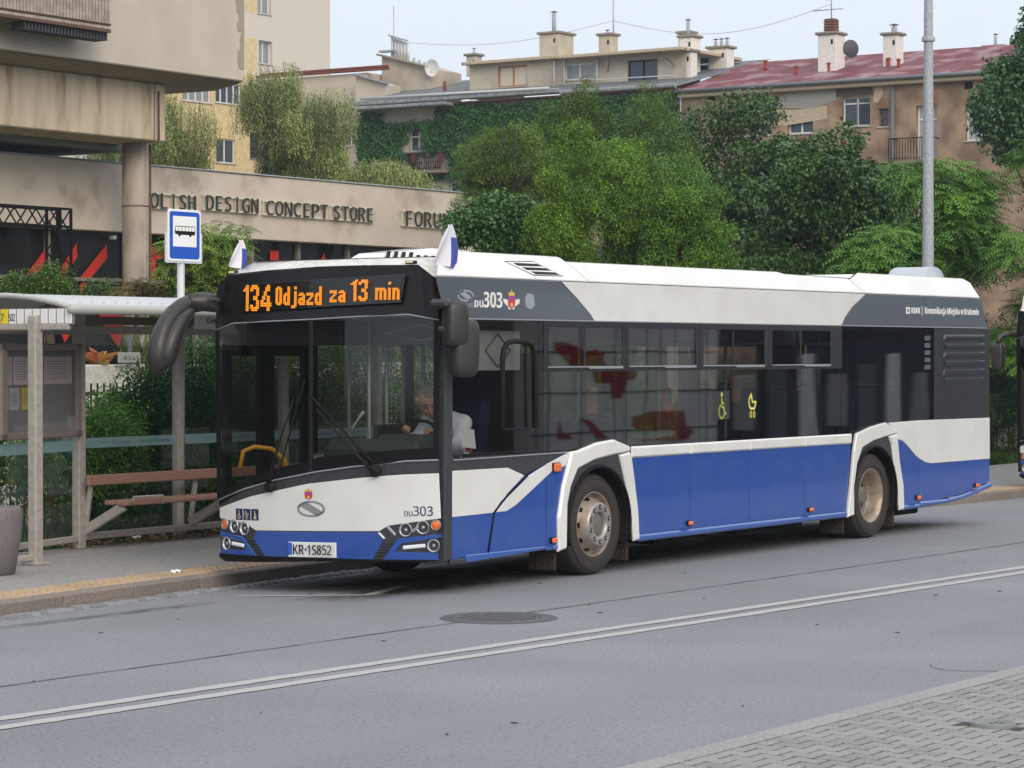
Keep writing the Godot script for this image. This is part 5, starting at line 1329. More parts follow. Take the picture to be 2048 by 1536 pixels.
func build_tenement() -> void:
	var st: SurfaceTool
	var t := thing("tenement_house", "old brown plastered tenement with a patchy red metal roof and a small balcony", "building")
	var f := fx(88.0)
	var holes := [[-47.15, 13.75, -46.75, 14.08], [-34.3, 13.55, -33.9, 13.88], [-40.25, 12.2, -38.85, 13.52], [-38.42, 12.12, -37.95, 12.92], [-36.6, 10.6, -35.6, 12.96], [-34.25, 11.3, -32.85, 12.9], [-45.2, 12.0, -43.9, 13.4], [-40.2, 8.6, -38.9, 10.2], [-36.6, 7.2, -35.6, 9.3], [-34.25, 8.0, -32.85, 9.5], [-45.2, 8.6, -43.9, 10.1], [-43.0, 12.0, -41.7, 13.3], [-43.0, 8.6, -41.7, 10.1], [-30.5, 11.3, -29.1, 12.9], [-30.5, 8.0, -29.1, 9.5]]
	st = mb(); wall_holes(st, f, [-48.6, -0.3, -26.0, 14.1], holes, 0.22); obj("wall", st, M.plaster_brown, t)
	st = mb(); panel(st, poly(rect(-48.6, 0.0, -26.0, 14.1)), fx(98.0), 0.0, 0.0); quad(st, Vector3(88, 0, -48.6), Vector3(88, 14.1, -48.6), Vector3(98, 14.1, -48.6), Vector3(98, 0, -48.6)); obj("rear_wall", st, M.plaster_brown, t)
	for k in holes.size():
		var h: Array = holes[k]
		if k < 2: continue
		elif k in [4, 8]: window(t, f, h, 1, 0.74, M.white_paint, M.pane_curtain, 0.2, false, "balcony_door")
		elif k == 2:
			var w := window(t, f, h, 2, 0.78, M.white_paint, M.pane_dark, 0.2)
			for b in 6:
				st = mb(); bar(st, Vector3(87.98, 12.25, -39.45 + b * 0.11), Vector3(87.98, 13.3, -39.45 + b * 0.11), 0.02, 0.02); obj("bar", st, M.black, w)
		else: window(t, f, h, 1 if h[2] - h[0] < 0.6 else 2, 0.5 if h[2] - h[0] < 0.6 else 0.0, M.white_paint if k != 3 else M.wood_dark, M.pane_curtain if k == 5 else M.pane_dark, 0.2)
	for k in 2:
		st = mb(); var h: Array = holes[k]
		panel(st, poly(rect(h[0], h[1], h[2], h[3])), f, -0.24, 0.0); obj("vent_opening", st, M.black, t)
	# plaster scars with shapes of their own
	pan("plaster_patch", [-43.8, 13.3, -43.3, 13.75, -42.2, 13.95, -40.6, 13.95, -40.5, 13.45, -41.6, 13.1, -42.9, 13.15], M.plaster_grey, t, f, 0.012, 0.004)
	pan("plaster_patch", [-38.7, 13.2, -38.6, 13.9, -38.3, 13.95, -38.2, 13.6, -38.45, 13.2], M.plaster_pale, t, f, 0.012, 0.004)
	pan("plaster_patch", [-44.8, 12.9, -43.9, 13.15, -42.4, 13.1, -41.0, 13.2, -41.0, 12.6, -43.0, 12.4, -44.5, 12.5], M.plaster_pale, t, f, 0.010, 0.004)
	pan("soot_stain", [-40.55, 13.55, -40.5, 14.05, -38.75, 14.05, -38.7, 13.55], M.plaster_soot, t, f, 0.011, 0.003)
	st = mb(true); tube(st, [Vector3(87.9, 14.1, -37.7), Vector3(87.9, 0, -37.7)], 0.085, 10); obj("drainpipe", st, M.galv_dark, t)
	balcony(t, 88.0, -37.5, -35.5, 10.5, 0.98, 0.9)
	# roof: ribbed sheet slopes
	st = mb()
	quad(st, Vector3(87.6, 14.25, -48.7), Vector3(87.6, 14.25, -26.0), Vector3(95.0, 16.25, -26.0), Vector3(95.0, 16.25, -48.7)); quad(st, Vector3(95, 16.25, -48.7), Vector3(95, 16.25, -26.0), Vector3(99, 14.2, -26.0), Vector3(99, 14.2, -48.7))
	tri(st, Vector3(88, 14.1, -48.6), Vector3(95, 16.2, -48.6), Vector3(98, 14.1, -48.6))
	var rf := obj("roof", st, M.roof_red, t)
	st = mb(true); tube(st, [Vector3(87.52, 14.20, -48.7), Vector3(87.52, 14.20, -26)], 0.09, 8); obj("gutter", st, M.galv_dark, rf)
	st = mb(); box(st, Vector3(87.82, 14.02, -37.3), Vector3(0.36, 0.2, 22.6), 0.04); obj("cornice", st, M.plaster_pale, t)
	for v in [[-46.4, 15.55, 92.2], [-43.7, 14.95, 90.2], [-42.2, 15.05, 90.6], [-39.3, 15.1, 90.8], [-38.5, 14.95, 90.2]]:
		st = mb(true); tube(st, [Vector3(v[2], v[1] - 0.2, v[0]), Vector3(v[2], v[1] + 0.35, v[0])], 0.09, 8); lathe(st, [Vector2(0.15, 0), Vector2(0, 0.1)], 8, Transform3D(Basis(Vector3(1, 0, 0), -PI / 2), Vector3(v[2], v[1] + 0.35, v[0]))); obj("roof_vent", st, M.roof_vent, rf)
	var c := chimney("chimney", "white chimney with a brick pot, an aerial and a dark dish behind it", Vector3(91.0, 14.9, -42.3), Vector3(0.9, 1.85, 0.95), M.white_wash, [], M.chim_cap)
	st = mb(); box(st, Vector3(0, 2.25, 0), Vector3(0.5, 0.72, 0.5), 0.03); obj("brick_pot", st, M.brick_dark, c)
	for k in 5:
		st = mb(); box(st, Vector3(0, 1.98 + k * 0.13, 0), Vector3(0.54, 0.075, 0.54), 0.012); obj("brick_course", st, M.brick, c)
	chimney("chimney", "white chimney with one square steel flue left of the lamp post", Vector3(91.2, 14.9, -39.25), Vector3(0.7, 1.65, 0.72), M.white_wash, [[0, 0.05, 0.4, 0.13]], M.chim_cap)
	chimney("chimney", "low white chimney behind the red ridge right of the lamp post", Vector3(96.0, 15.3, -36.3), Vector3(0.6, 0.95, 0.9), M.white_wash, [[0, 0.0, 0.55, 0.07]], M.chim_cap)
	chimney("chimney", "tall white chimney at the left end of the red roof", Vector3(93.0, 15.2, -51.0), Vector3(0.8, 2.2, 0.75), M.white_wash, [[0, -0.1, 0.8, 0.09]], M.chim_cap)
	chimney("chimney", "broad white chimney with three short steel flues at the left end of the red roof", Vector3(94.5, 15.6, -50.1), Vector3(0.7, 1.35, 1.1), M.white_wash, [[0, -0.3, 0.4, 0.08], [0, 0.02, 0.4, 0.08], [0, 0.34, 0.4, 0.08]], M.chim_cap)
	chimney("chimney", "short white chimney low down at the left end of the red roof", Vector3(91.4, 14.6, -50.25), Vector3(0.6, 1.9, 0.85), M.white_wash, [], M.chim_cap)
	chimney("chimney", "beige chimney beside the white ones where the flat roof ends", Vector3(94.0, 15.0, -51.75), Vector3(0.6, 2.75, 0.65), M.plaster_beige, [], M.chim_cap)
	var an := thing("television_aerial", "thin television aerial with cross rods on the brick chimney pot", "aerial", Vector3(91.0, 17.5, -42.3))
	st = mb(true); tube(st, [Vector3(0, 0, 0), Vector3(0, 2.2, 0)], 0.025, 6); tube(st, [Vector3(0, 0.45, -1.0), Vector3(0, 0.45, 0.6)], 0.02, 5)
	for k in 5: tube(st, [Vector3(-0.25, 0.45, -0.9 + k * 0.35), Vector3(0.25, 0.45, -0.9 + k * 0.35)], 0.012, 4)
	for k in 3: tube(st, [Vector3(0, 0.9 + k * 0.3, -0.32), Vector3(0, 0.9 + k * 0.3, 0.32)], 0.012, 4)
	obj("rods", st, M.steel, an)
	var sd := thing("satellite_dish", "dark satellite dish fixed behind the white chimney with the brick pot", "satellite dish", Vector3(91.6, 16.15, -41.6))
	st = mb(true); lathe(st, [Vector2(0.42, 0.0), Vector2(0.3, 0.07), Vector2(0.0, 0.11)], 20, Transform3D(Basis(Vector3.UP, -0.6), Vector3.ZERO)); obj("dish", st, M.dark_metal, sd)

func build_ivy_house() -> void:
	var st: SurfaceTool
	var t := thing("ivy_house", "house overgrown with ivy under a grey sheet roof with flat-roofed attic rooms", "building")
	var f := fx(88.0)
	var holes := [[-64.35, 12.1, -63.3, 13.3], [-61.9, 9.9, -61.35, 10.5], [-58.6, 11.6, -57.4, 13.0], [-53.6, 11.4, -52.5, 12.9], [-50.5, 11.4, -49.6, 12.9]]
	st = mb(); wall_holes(st, f, [-67.35, -0.3, -48.62, 14.4], holes, 0.22); obj("wall", st, M.plaster_beige, t)
	for k in holes.size(): window(t, f, holes[k], 2 if k != 1 else 1, 0.62 if k == 0 else 0.0, M.white_paint, M.pane_dark, 0.2)
	balcony(t, 88.0, -63.9, -61.7, 11.05, 0.85, 1.0)
	for k in 2:
		var z: float = [-63.5, -62.2][k]
		var gc := thing("garden_chair", ["left wooden folding chair on the ivy balcony", "right wooden folding chair on the ivy balcony"][k], "chair", Vector3(87.5, 11.05, z), "folding chairs on the ivy balcony")
		st = mb(); box(st, Vector3(0, 0.45, 0), Vector3(0.4, 0.04, 0.4)); obj("seat", st, M.wood_red, gc)
		st = mb(); box(st, Vector3(0, 0.7, 0.2 if k else -0.2), Vector3(0.4, 0.5, 0.04)); obj("backrest", st, M.wood_red, gc)
		for dx in [-0.18, 0.18]:
			for sg in [-0.18, 0.18]:
				st = mb(); bar(st, Vector3(dx, 0, sg), Vector3(dx, 0.45, -sg), 0.03, 0.03); obj("leg", st, M.wood_red, gc)
	var gt := thing("garden_table", "small wooden table between the folding chairs on the ivy balcony", "table", Vector3(87.5, 11.05, -62.85))
	st = mb(); box(st, Vector3(0, 0.7, 0), Vector3(0.5, 0.04, 0.6)); obj("table_top", st, M.wood_red, gt)
	for sg in [-0.25, 0.25]:
		st = mb(); bar(st, Vector3(0, 0, sg), Vector3(0, 0.7, -sg), 0.03, 0.03); obj("leg", st, M.wood_red, gt)
	st = mb()
	quad(st, Vector3(87.5, 14.62, -67.3), Vector3(87.5, 14.45, -48.6), Vector3(90.9, 15.2, -48.6), Vector3(90.9, 15.35, -67.3)); quad(st, Vector3(90.9, 15.35, -67.3), Vector3(90.9, 15.2, -48.6), Vector3(97, 16.6, -48.6), Vector3(97, 16.62, -69.5))
	tri(st, Vector3(87.5, 14.62, -67.3), Vector3(90.9, 15.35, -67.3), Vector3(97, 16.62, -69.5))
	var rf := obj("roof", st, M.roof_grey, t)
	st = mb(); box(st, Vector3(87.45, 14.60, -61.2), Vector3(0.35, 0.24, 12.3), 0.05); box(st, Vector3(87.1, 14.28, -64.2), Vector3(0.9, 0.16, 5.9), 0.03); box(st, Vector3(87.5, 14.5, -51.8), Vector3(0.3, 0.2, 6.4), 0.05); obj("eaves", st, M.roof_zinc, rf)
	st = mb(true); tube(st, [Vector3(87.28, 14.82, -66.8), Vector3(87.28, 14.74, -55.5)], 0.07, 8); obj("gutter", st, M.zinc_light, rf)
	st = mb(); box(st, Vector3(87.75, 14.36, -57.9), Vector3(0.4, 0.08, 18.4), 0.01); obj("soffit_board", st, M.wood_red, t)
	# attic rooms
	var g := fx(91.0)
	var ah := [[-61.0, 15.38, -59.2, 16.42], [-57.0, 15.5, -55.3, 16.3], [-53.35, 14.85, -51.65, 16.25]]
	st = mb(); wall_holes(st, g, [-62.7, 14.9, -50.1, 16.6], ah, 0.15)
	quad(st, Vector3(91, 14.9, -62.7), Vector3(91, 16.6, -62.7), Vector3(96, 16.6, -62.7), Vector3(96, 14.9, -62.7)); obj("attic_wall", st, M.plaster_beige2, t)
	window(t, g, ah[0], 2, 0.0, M.wood_orange, M.pane_blind, 0.12); window(t, g, ah[1], 2, 0.0, M.white_paint, M.pane_grey, 0.12); window(t, g, ah[2], 2, 0.0, M.black, M.pane_dark, 0.12, false, "terrace_door")
	st = mb(); box(st, Vector3(93.3, 16.66, -59.9), Vector3(5.4, 0.16, 5.9), 0.02); box(st, Vector3(93.2, 16.58, -53.4), Vector3(6.0, 0.16, 7.1), 0.02); obj("flat_roof", st, M.plaster_pale, rf)
	st = mb(); box(st, Vector3(90.55, 16.56, -53.4), Vector3(0.06, 0.12, 7.2)); box(st, Vector3(90.65, 16.64, -59.9), Vector3(0.06, 0.14, 6.1)); obj("roof_edge_board", st, M.wood_brown, rf)
	for z in [-57.5, -56.9, -55.0]:
		st = mb(true); tube(st, [Vector3(90.85, 16.5, z), Vector3(90.85, 15.0, z)], 0.055, 8); obj("downpipe", st, M.zinc_light, t)
	for k in 2:
		st = mb(); bar(st, Vector3(90.9, 15.8, [-54.4, -50.6][k]), Vector3(90.4, 16.5, [-54.0, -51.2][k]), 0.06, 0.06); obj("roof_strut", st, M.wood_brown, t)
	st = mb(); bar(st, Vector3(90.2, 15.35, -55.0), Vector3(90.2, 15.3, -50.2), 0.05, 0.05); obj("terrace_rail", st, M.zinc_light, t)
	chimney("chimney", "squat beige chimney at the left end of the flat attic roof", Vector3(94.0, 16.4, -64.5), Vector3(0.6, 1.05, 0.6), M.plaster_beige, [[0, 0, 0.3, 0.06]], M.chim_cap)
	chimney("chimney", "broad beige chimney with a tall steel flue above the attic rooms", Vector3(94.0, 16.3, -59.4), Vector3(1.4, 1.9, 1.2), M.plaster_beige, [[0, -0.15, 1.1, 0.11]], M.chim_cap)
	chimney("chimney", "beige chimney with a thin mast above the attic terrace", Vector3(94.0, 16.4, -56.3), Vector3(0.7, 1.55, 0.75), M.plaster_beige, [[0, -0.05, 0.2, 0.07]], M.chim_cap)
	var ms := thing("radio_mast", "thin grey mast rising beside the chimney above the attic terrace", "mast", Vector3(94.0, 17.9, -56.0))
	st = mb(true); tube(st, [Vector3(0, 0, 0), Vector3(0, 2.2, 0)], 0.035, 6); obj("pole", st, M.steel, ms)
	for s in [[Vector3(94, 18.7, -56.0), Vector3(93, 18.4, -68.9), 0.6, "thin wire sagging from the mast to the pale chimney block"], [Vector3(94, 18.7, -56.0), Vector3(91, 18.2, -42.3), 1.0, "thin wire sagging from the mast to the brick chimney pot"]]:
		var pts := []
		for k in 13:
			var q: Vector3 = s[0].lerp(s[1], k / 12.0); q.y -= sin(PI * k / 12.0) * s[2]; pts.append(q)
		var wr := mb(true); tube(wr, pts, 0.012, 4)
		tag(obj("roof_wire", wr, M.steel, self), s[3], "wire")
	for v in [[-60.9, 0.5], [-62.2, 0.35], [-61.6, 0.4]]:
		st = mb(true); tube(st, [Vector3(94, 16.6, v[0]), Vector3(94, 17.0 + v[1] * 0.3, v[0])], 0.07, 8); lathe(st, [Vector2(0.12, 0), Vector2(0, 0.08)], 8, Transform3D(Basis(Vector3(1, 0, 0), -PI / 2), Vector3(94, 17.0 + v[1] * 0.3, v[0]))); obj("vent_pipe", st, M.galv, rf)
	st = mb(true); tube(st, [Vector3(91.5, 15.4, -64.6), Vector3(91.5, 15.95, -64.6)], 0.09, 8); obj("vent_pipe", st, M.wood_red, rf)

func build_left_blocks() -> void:
	var st: SurfaceTool
	# grey blank wall with the red coping, and the stair tower beside it
	var t := thing("grey_house", "beige blank-walled house with a red coping between the white block and the ivy", "building")
	var f := fx(92.0)
	var h := [[-71.9, 12.95, -70.35, 13.98], [-74.0, 12.9, -73.0, 14.0]]
	st = mb(); wall_holes(st, f, [-77.0, -0.3, -69.95, 16.75], h, 0.2); quad(st, Vector3(92, 0, -69.95), Vector3(100, 0, -69.95), Vector3(100, 16.75, -69.95), Vector3(92, 16.75, -69.95)); obj("wall", st, M.plaster_grey2, t)
	for w in h: window(t, f, w, 2, 0.0, M.white_paint, M.pane_dark, 0.18)
	st = mb(); bar(st, Vector3(91.9, 16.92, -77.3), Vector3(91.9, 16.88, -68.5), 0.3, 0.14, 0.03); bar(st, Vector3(91.8, 17.02, -77.0), Vector3(91.8, 17.0, -68.4), 0.16, 0.12, 0.03); obj("coping", st, M.wood_red, t)
	st = mb(); panel(st, poly([-69.95, 14.6, -68.0, 15.2, -67.9, 15.9, -69.95, 16.5]), fx(91.0), 0.0, 0.02, 0.0, -1.2); obj("gable_stub", st, M.plaster_grey2, t)
	st = mb(); bar(st, Vector3(90.9, 16.56, -70.0), Vector3(90.9, 15.95, -67.8), 0.3, 0.1, 0.02); obj("gable_coping", st, M.roof_zinc, t)
	var s := thing("stair_tower", "pale chimney block with slanted top carrying steel flues and a satellite dish", "building")
	st = mb(); panel(st, poly([-69.75, 14.5, -66.7, 14.5, -66.7, 16.85, -68.2, 17.3, -69.75, 17.7]), fx(93.0), 0.0, 0.02, 0.0, -3.0); obj("wall", st, M.plaster_beige2, s)
	st = mb(); bar(st, Vector3(92.9, 17.77, -69.9), Vector3(92.9, 16.92, -66.6), 0.4, 0.1, 0.02); obj("coping", st, M.chim_cap, s)
	for k in 6:
		st = mb(true); var z := -69.4 + k * 0.2; tube(st, [Vector3(93.5, 17.4, z), Vector3(93.5, 18.75 - k * 0.08, z)], 0.085, 8); obj("steel_flue", st, M.galv_light, s)
	st = mb(); bar(st, Vector3(93.3, 18.8, -69.5), Vector3(93.3, 18.45, -68.3), 0.2, 0.08, 0.01); box(st, Vector3(93.2, 17.95, -69.5), Vector3(0.4, 0.1, 0.9), 0.01); obj("flue_frame", st, M.galv, s)
	for k in 3:
		st = mb(true); tube(st, [Vector3(93.5, 17.0, -68.0 + k * 0.35), Vector3(93.5, 17.55 - k * 0.14, -68.0 + k * 0.35)], 0.07, 8); obj("steel_flue", st, M.galv, s)
	var d := thing("satellite_dish", "white satellite dish on the right side of the pale chimney block", "satellite dish", Vector3(92.8, 16.85, -66.35))
	st = mb(true); lathe(st, [Vector2(0.45, 0.0), Vector2(0.32, -0.08), Vector2(0.0, -0.12)], 24, Transform3D(Basis(Vector3.UP, -1.05) * Basis.from_scale(Vector3(0.8, 1, 1)), Vector3.ZERO)); tube(st, [Vector3(0, -0.1, 0), Vector3(0.1, -0.35, -0.3)], 0.03, 6); obj("dish", st, M.dish_white, d)
	var m := thing("aerial_mast", "thin bare aerial mast above the pale chimney block", "aerial", Vector3(93.0, 17.6, -68.95))
	st = mb(true); tube(st, [Vector3(0, 0, 0), Vector3(0, 2.7, 0)], 0.025, 6); obj("rod", st, M.steel, m)
	# white block of flats
	var b := thing("apartment_block", "tall cream apartment block with two small white windows near its left edge", "building")
	var g := fz(-84.0)
	var wh := [[100.1, 21.75, 101.35, 23.6], [100.2, 18.85, 101.45, 20.2], [100.1, 25.2, 101.35, 26.8]]
	st = mb(); wall_holes(st, g, [98.9, -0.3, 106.96, 32.0], wh, 0.25); quad(st, Vector3(98.9, 0, -84), Vector3(98.9, 32, -84), Vector3(98.9, 32, -100), Vector3(98.9, 0, -100)); quad(st, Vector3(106.96, 0, -84), Vector3(106.96, 0, -100), Vector3(106.96, 32, -100), Vector3(106.96, 32, -84)); obj("wall", st, M.render_white, b)
	pan("yellow_stripe", rect(99.0, 18.3, 100.05, 20.25), M.render_yellow, b, g, 0.006, 0.0); pan("yellow_stripe", rect(99.0, 21.7, 100.05, 23.7), M.render_yellow, b, g, 0.006, 0.0)
	for w in wh: window(b, g, w, 2, 0.0, M.white_paint, M.pane_grey, 0.23)
	# yellow house in front of it
	var y := thing("yellow_house", "pale yellow house with a white ribbon window behind the left willow", "building")
	var q := fz(-78.0)
	var yh := [[89.25, 15.4, 91.4, 16.5], [86.6, 15.3, 88.9, 16.4], [92.12, 12.6, 92.9, 14.0], [89.3, 12.2, 90.9, 13.5]]
	st = mb(); wall_holes(st, q, [82.0, -0.3, 93.0, 17.2], yh, 0.2); obj("wall", st, M.render_yellow, y)
	window(y, q, yh[0], 4, 0.0, M.white_paint, M.pane_dark, 0.12); window(y, q, yh[1], 4, 0.0, M.white_paint, M.pane_grey, 0.12); window(y, q, yh[3], 2, 0.0, M.white_paint, M.pane_dark, 0.12)
	var lw := window(y, q, yh[2], 1, 0.0, M.dark_metal, M.pane_dark, 0.18)
	for k in 6:
		st = mb(); bar(st, Vector3(92.18 + k * 0.13, 12.6, -77.95), Vector3(92.18 + k * 0.13, 14.0, -77.95), 0.02, 0.02); obj("bar", st, M.black, lw)
	for k in 8:
		st = mb(); bar(st, Vector3(92.12, 12.7 + k * 0.18, -77.95), Vector3(92.9, 12.7 + k * 0.18, -77.95), 0.02, 0.02); obj("bar", st, M.black, lw)

func build_forum() -> void:
	var st: SurfaceTool
	var t := thing("concept_store", "long low concrete pavilion with metal lettering over dark shop windows", "building")
	var f := fz(-30.0)
	st = mb(); box(st, Vector3(32, 5.82, -31.5), Vector3(44, 1.66, 3.0), 0.02); obj("fascia", st, M.concrete, t)
	st = mb(); box(st, Vector3(32, 6.665, -31.5), Vector3(44.1, 0.035, 3.1), 0.01); obj("roof_flashing", st, M.galv, t)
	st = mb(); box(st, Vector3(32, 2.5, -30.55), Vector3(44, 5.0, 0.1)); obj("shop_backing", st, M.shop_dark, t)
	var mull := [12.0, 15.0, 18.0, 21.0, 24.2, 26.9, 29.6, 32.2, 34.4, 36.34, 38.5, 40.8, 43.2, 46.0, 50.0]
	for k in mull.size():
		st = mb(); box(st, Vector3(mull[k], 2.5, -30.36), Vector3(0.09, 5.0, 0.16), 0.01); obj("mullion", st, M.mullion, t)
		if k < mull.size() - 1:
			st = mb(); quad(st, Vector3(mull[k] + 0.045, 0.2, -30.4), Vector3(mull[k + 1] - 0.045, 0.2, -30.4), Vector3(mull[k + 1] - 0.045, 4.98, -30.4), Vector3(mull[k] + 0.045, 4.98, -30.4)); obj("shop_window", st, M.shop_glass, t)
	st = mb(); box(st, Vector3(31, 3.83, -30.33), Vector3(12, 0.09, 0.12), 0.01); obj("transom", st, M.mullion, t)
	var g := fz(-30.37)
	for r in [[26.05, 3.5, 26.30, 3.98, 26.95, 4.62, 26.95, 4.3, 26.35, 3.72], [27.1, 3.5, 27.3, 4.0, 27.91, 4.69, 27.93, 4.36, 27.3, 3.66], [28.0, 3.4, 28.06, 3.9, 28.95, 4.69, 28.97, 4.36, 28.42, 3.9], [30.5, 4.4, 31.4, 4.4, 31.4, 4.7, 30.5, 4.7], [30.5, 3.2, 30.72, 3.2, 30.72, 4.4, 30.5, 4.4], [28.7, 2.9, 29.35, 2.2, 29.6, 2.6, 29.4, 3.2, 28.75, 3.5], [27.2, 2.9, 27.9, 3.4, 27.95, 2.7, 27.5, 2.3], [37.0, 4.1, 37.5, 4.75, 37.7, 4.1], [35.2, 4.3, 35.55, 4.3, 35.55, 4.75, 35.2, 4.75], [38.6, 4.2, 39.0, 4.7, 39.6, 4.75, 40.2, 4.2], [33.2, 4.0, 33.9, 4.55, 34.2, 4.2, 33.6, 3.8]]:
		pan("red_window_print", r, M.red_print, t, g, 0.012, 0.002)
	# lettering: each letter stands on two rails
	for w in [["POLISH", 29.62, 31.72, 5.62, 0.37], ["DESIGN", 32.05, 34.17, 5.66, 0.37], ["CONCEPT", 34.42, 37.08, 5.64, 0.37], ["STORE", 37.25, 39.1, 5.64, 0.37], ["FORUM", 40.5, 42.75, 5.60, 0.42]]:
		var n: int = w[0].length()
		var x0: float = w[1]; var x1: float = w[2]; var y: float = w[3]
		st = mb()
		for yy in [y + 0.01, y + w[4] - 0.01]: box(st, Vector3((x0 + x1) * 0.5, yy, -29.93), Vector3(x1 - x0 + 0.1, 0.045, 0.03))
		for k in 6: box(st, Vector3(lerpf(x0, x1, k / 5.0), y + w[4] * 0.5, -29.96), Vector3(0.02, w[4], 0.06))
		obj("letter_rail", st, M.rail_light, t)
		var pitch := (x1 - x0) / n
		for k in n:
			var ch: String = w[0][k]
			var lw := 0.07 if ch == "I" else 0.62 * pitch if ch in "LEFS" else 0.78 * pitch
			text("letter", ch, lw, w[4], M.letter_metal, t, Transform3D(Basis.IDENTITY, Vector3(x0 + pitch * k + (pitch - lw) * 0.5, y, -29.88)), false, 0.03)
	# raised hotel wing on its column
	var hb := thing("hotel_wing", "raised concrete hotel wing with a stained beam on a round column", "building")
	st = mb(); box(st, Vector3(17.2, 7.70, -28.75), Vector3(22.45, 1.34, 1.5), 0.03); obj("beam", st, M.concrete_stained, hb)
	st = mb(); box(st, Vector3(28.44 - 0.42, 7.70, -27.995), Vector3(0.03, 1.30, 0.02)); obj("beam_joint", st, M.concrete_dark, hb)
	st = mb()
	panel(st, poly([5.0, 8.55, 30.21, 8.55, 30.19, 9.3, 30.24, 14.0, 5.0, 14.0]), fz(-27.1), 0.0, 0.03, 0.0, -9.0); obj("upper_storey", st, M.concrete_pale, hb)
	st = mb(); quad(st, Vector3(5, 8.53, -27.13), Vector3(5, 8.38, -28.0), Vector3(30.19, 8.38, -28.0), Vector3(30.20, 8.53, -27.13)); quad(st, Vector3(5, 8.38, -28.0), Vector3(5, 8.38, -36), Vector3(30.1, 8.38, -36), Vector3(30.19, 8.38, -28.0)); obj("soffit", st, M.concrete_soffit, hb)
	rng.seed = 81
	st = mb()
	for k in 22:
		var y := 8.85 + k * 0.22; var w := rng.randf_range(0.04, 0.26)
		panel(st, poly([30.25 - w - 0.12, y, 30.215, y - 0.02, 30.215, y + 0.22, 30.25 - w - rng.randf_range(0.0, 0.2), y + 0.22]), fz(-27.1), 0.012, 0.008)
	obj("spalled_edge", st, M.concrete_spall, hb)
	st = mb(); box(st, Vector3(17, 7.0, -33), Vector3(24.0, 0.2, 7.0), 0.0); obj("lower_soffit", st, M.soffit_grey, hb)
	st = mb(true); tube(st, [Vector3(28.366, 0, -28.9), Vector3(28.366, 7.04, -28.9)], 0.315, 36); obj("column", st, M.concrete_column, hb)
	st = mb(true)
	var ring := []
	for k in 25: ring.append(Vector3(28.366 + cos(TAU * k / 24.0) * 0.322, 5.55, -28.9 + sin(TAU * k / 24.0) * 0.322))
	tube(st, ring, 0.018, 5, false); obj("column_joint", st, M.concrete_dark, hb)
	st = mb(true); tube(st, [Vector3(28.55, 0, -28.60), Vector3(28.55, 7.0, -28.60)], 0.028, 6); tube(st, [Vector3(28.12, 7.05, -27.95), Vector3(28.12, 8.2, -27.95)], 0.025, 6); obj("conduit", st, M.rust, hb)
	# ribbed balcony box at the top left
	st = mb(); box(st, Vector3(20.4, 10.38, -26.65), Vector3(8.3, 2.5, 0.9), 0.02); var bb := obj("balcony_box", st, M.corrugated, hb)
	for k in 60:
		st = mb(); box(st, Vector3(24.5 - k * 0.1, 10.42, -26.185), Vector3(0.05, 2.36, 0.03), 0.008); obj("rib", st, M.corrugated, bb)
	st = mb(); box(st, Vector3(20.4, 9.12, -26.2), Vector3(8.32, 0.08, 0.06), 0.01); obj("rusty_edge", st, M.rust, bb)
	st = mb(); box(st, Vector3(20.4, 9.26, -26.2), Vector3(8.32, 0.05, 0.06), 0.01); obj("rusty_edge", st, M.rust, bb)
	for k in 26:
		st = mb(); box(st, Vector3(24.5 - k * 0.1, 9.0, -26.45), Vector3(0.035, 0.18, 0.4)); obj("fin", st, M.dark_metal, bb)
	# truss gantry in front of the pavilion
	var tr := thing("truss_gantry", "black lattice truss gantry standing before the dark shop windows", "truss")
	st = mb()
	for z in [-22.0, -22.35]:
		for y in [4.84, 4.50]: bar(st, Vector3(14.5, y, z), Vector3(18.86, y, z), 0.045, 0.045)
		for x in [18.56, 18.86]: bar(st, Vector3(x, 0, z), Vector3(x, 4.84, z), 0.045, 0.045)
	obj("chord", st, M.black, tr)
	for k in 15:
		st = mb()
		for z in [-22.0, -22.35]: bar(st, Vector3(14.5 + k * 0.29, 4.5 if k % 2 == 0 else 4.84, z), Vector3(14.79 + k * 0.29, 4.84 if k % 2 == 0 else 4.5, z), 0.022, 0.022)
		bar(st, Vector3(14.5 + k * 0.29, 4.84, -22.0), Vector3(14.79 + k * 0.29, 4.84, -22.35), 0.02, 0.02)
		obj("lattice_bar", st, M.black, tr)
	for k in 14:
		st = mb()
		for z in [-22.0, -22.35]: bar(st, Vector3(18.56 if k % 2 == 0 else 18.86, 0.2 + k * 0.32, z), Vector3(18.86 if k % 2 == 0 else 18.56, 0.52 + k * 0.32, z), 0.022, 0.022)
		obj("lattice_bar", st, M.black, tr)
	st = mb(); box(st, Vector3(29.0, 4.86, -30.2), Vector3(0.12, 0.1, 0.16), 0.02); tag(obj("security_lamp", st, M.white_paint, self), "small white lamp under the pavilion fascia left of the column", "lamp")
	# low wall, sign board, iron fence in the garden
	var wl := thing("garden_wall", "pale concrete planter wall behind the shelter", "wall")
	st = mb(); box(st, Vector3(12.5, 0.95, -12.3), Vector3(14.0, 1.95, 0.35), 0.02); obj("wall", st, M.concrete_white, wl)
	var sb := thing("garden_sign", "small grey board with lettering on a post above the planter wall", "sign", Vector3(9.45, 1.92, -12.0))
	st = mb(); box(st, Vector3(0, 0.10, 0), Vector3(0.47, 0.15, 0.02), 0.01); obj("board", st, M.board_grey, sb)
	st = mb(); box(st, Vector3(0.03, 0.3, -0.02), Vector3(0.05, 0.6, 0.03)); obj("post", st, M.galv_dark, sb)
	text("lettering", "- N 5 n S", 0.36, 0.06, M.print_dark, sb, Transform3D(Basis.IDENTITY, Vector3(-0.18, 0.07, 0.013)))
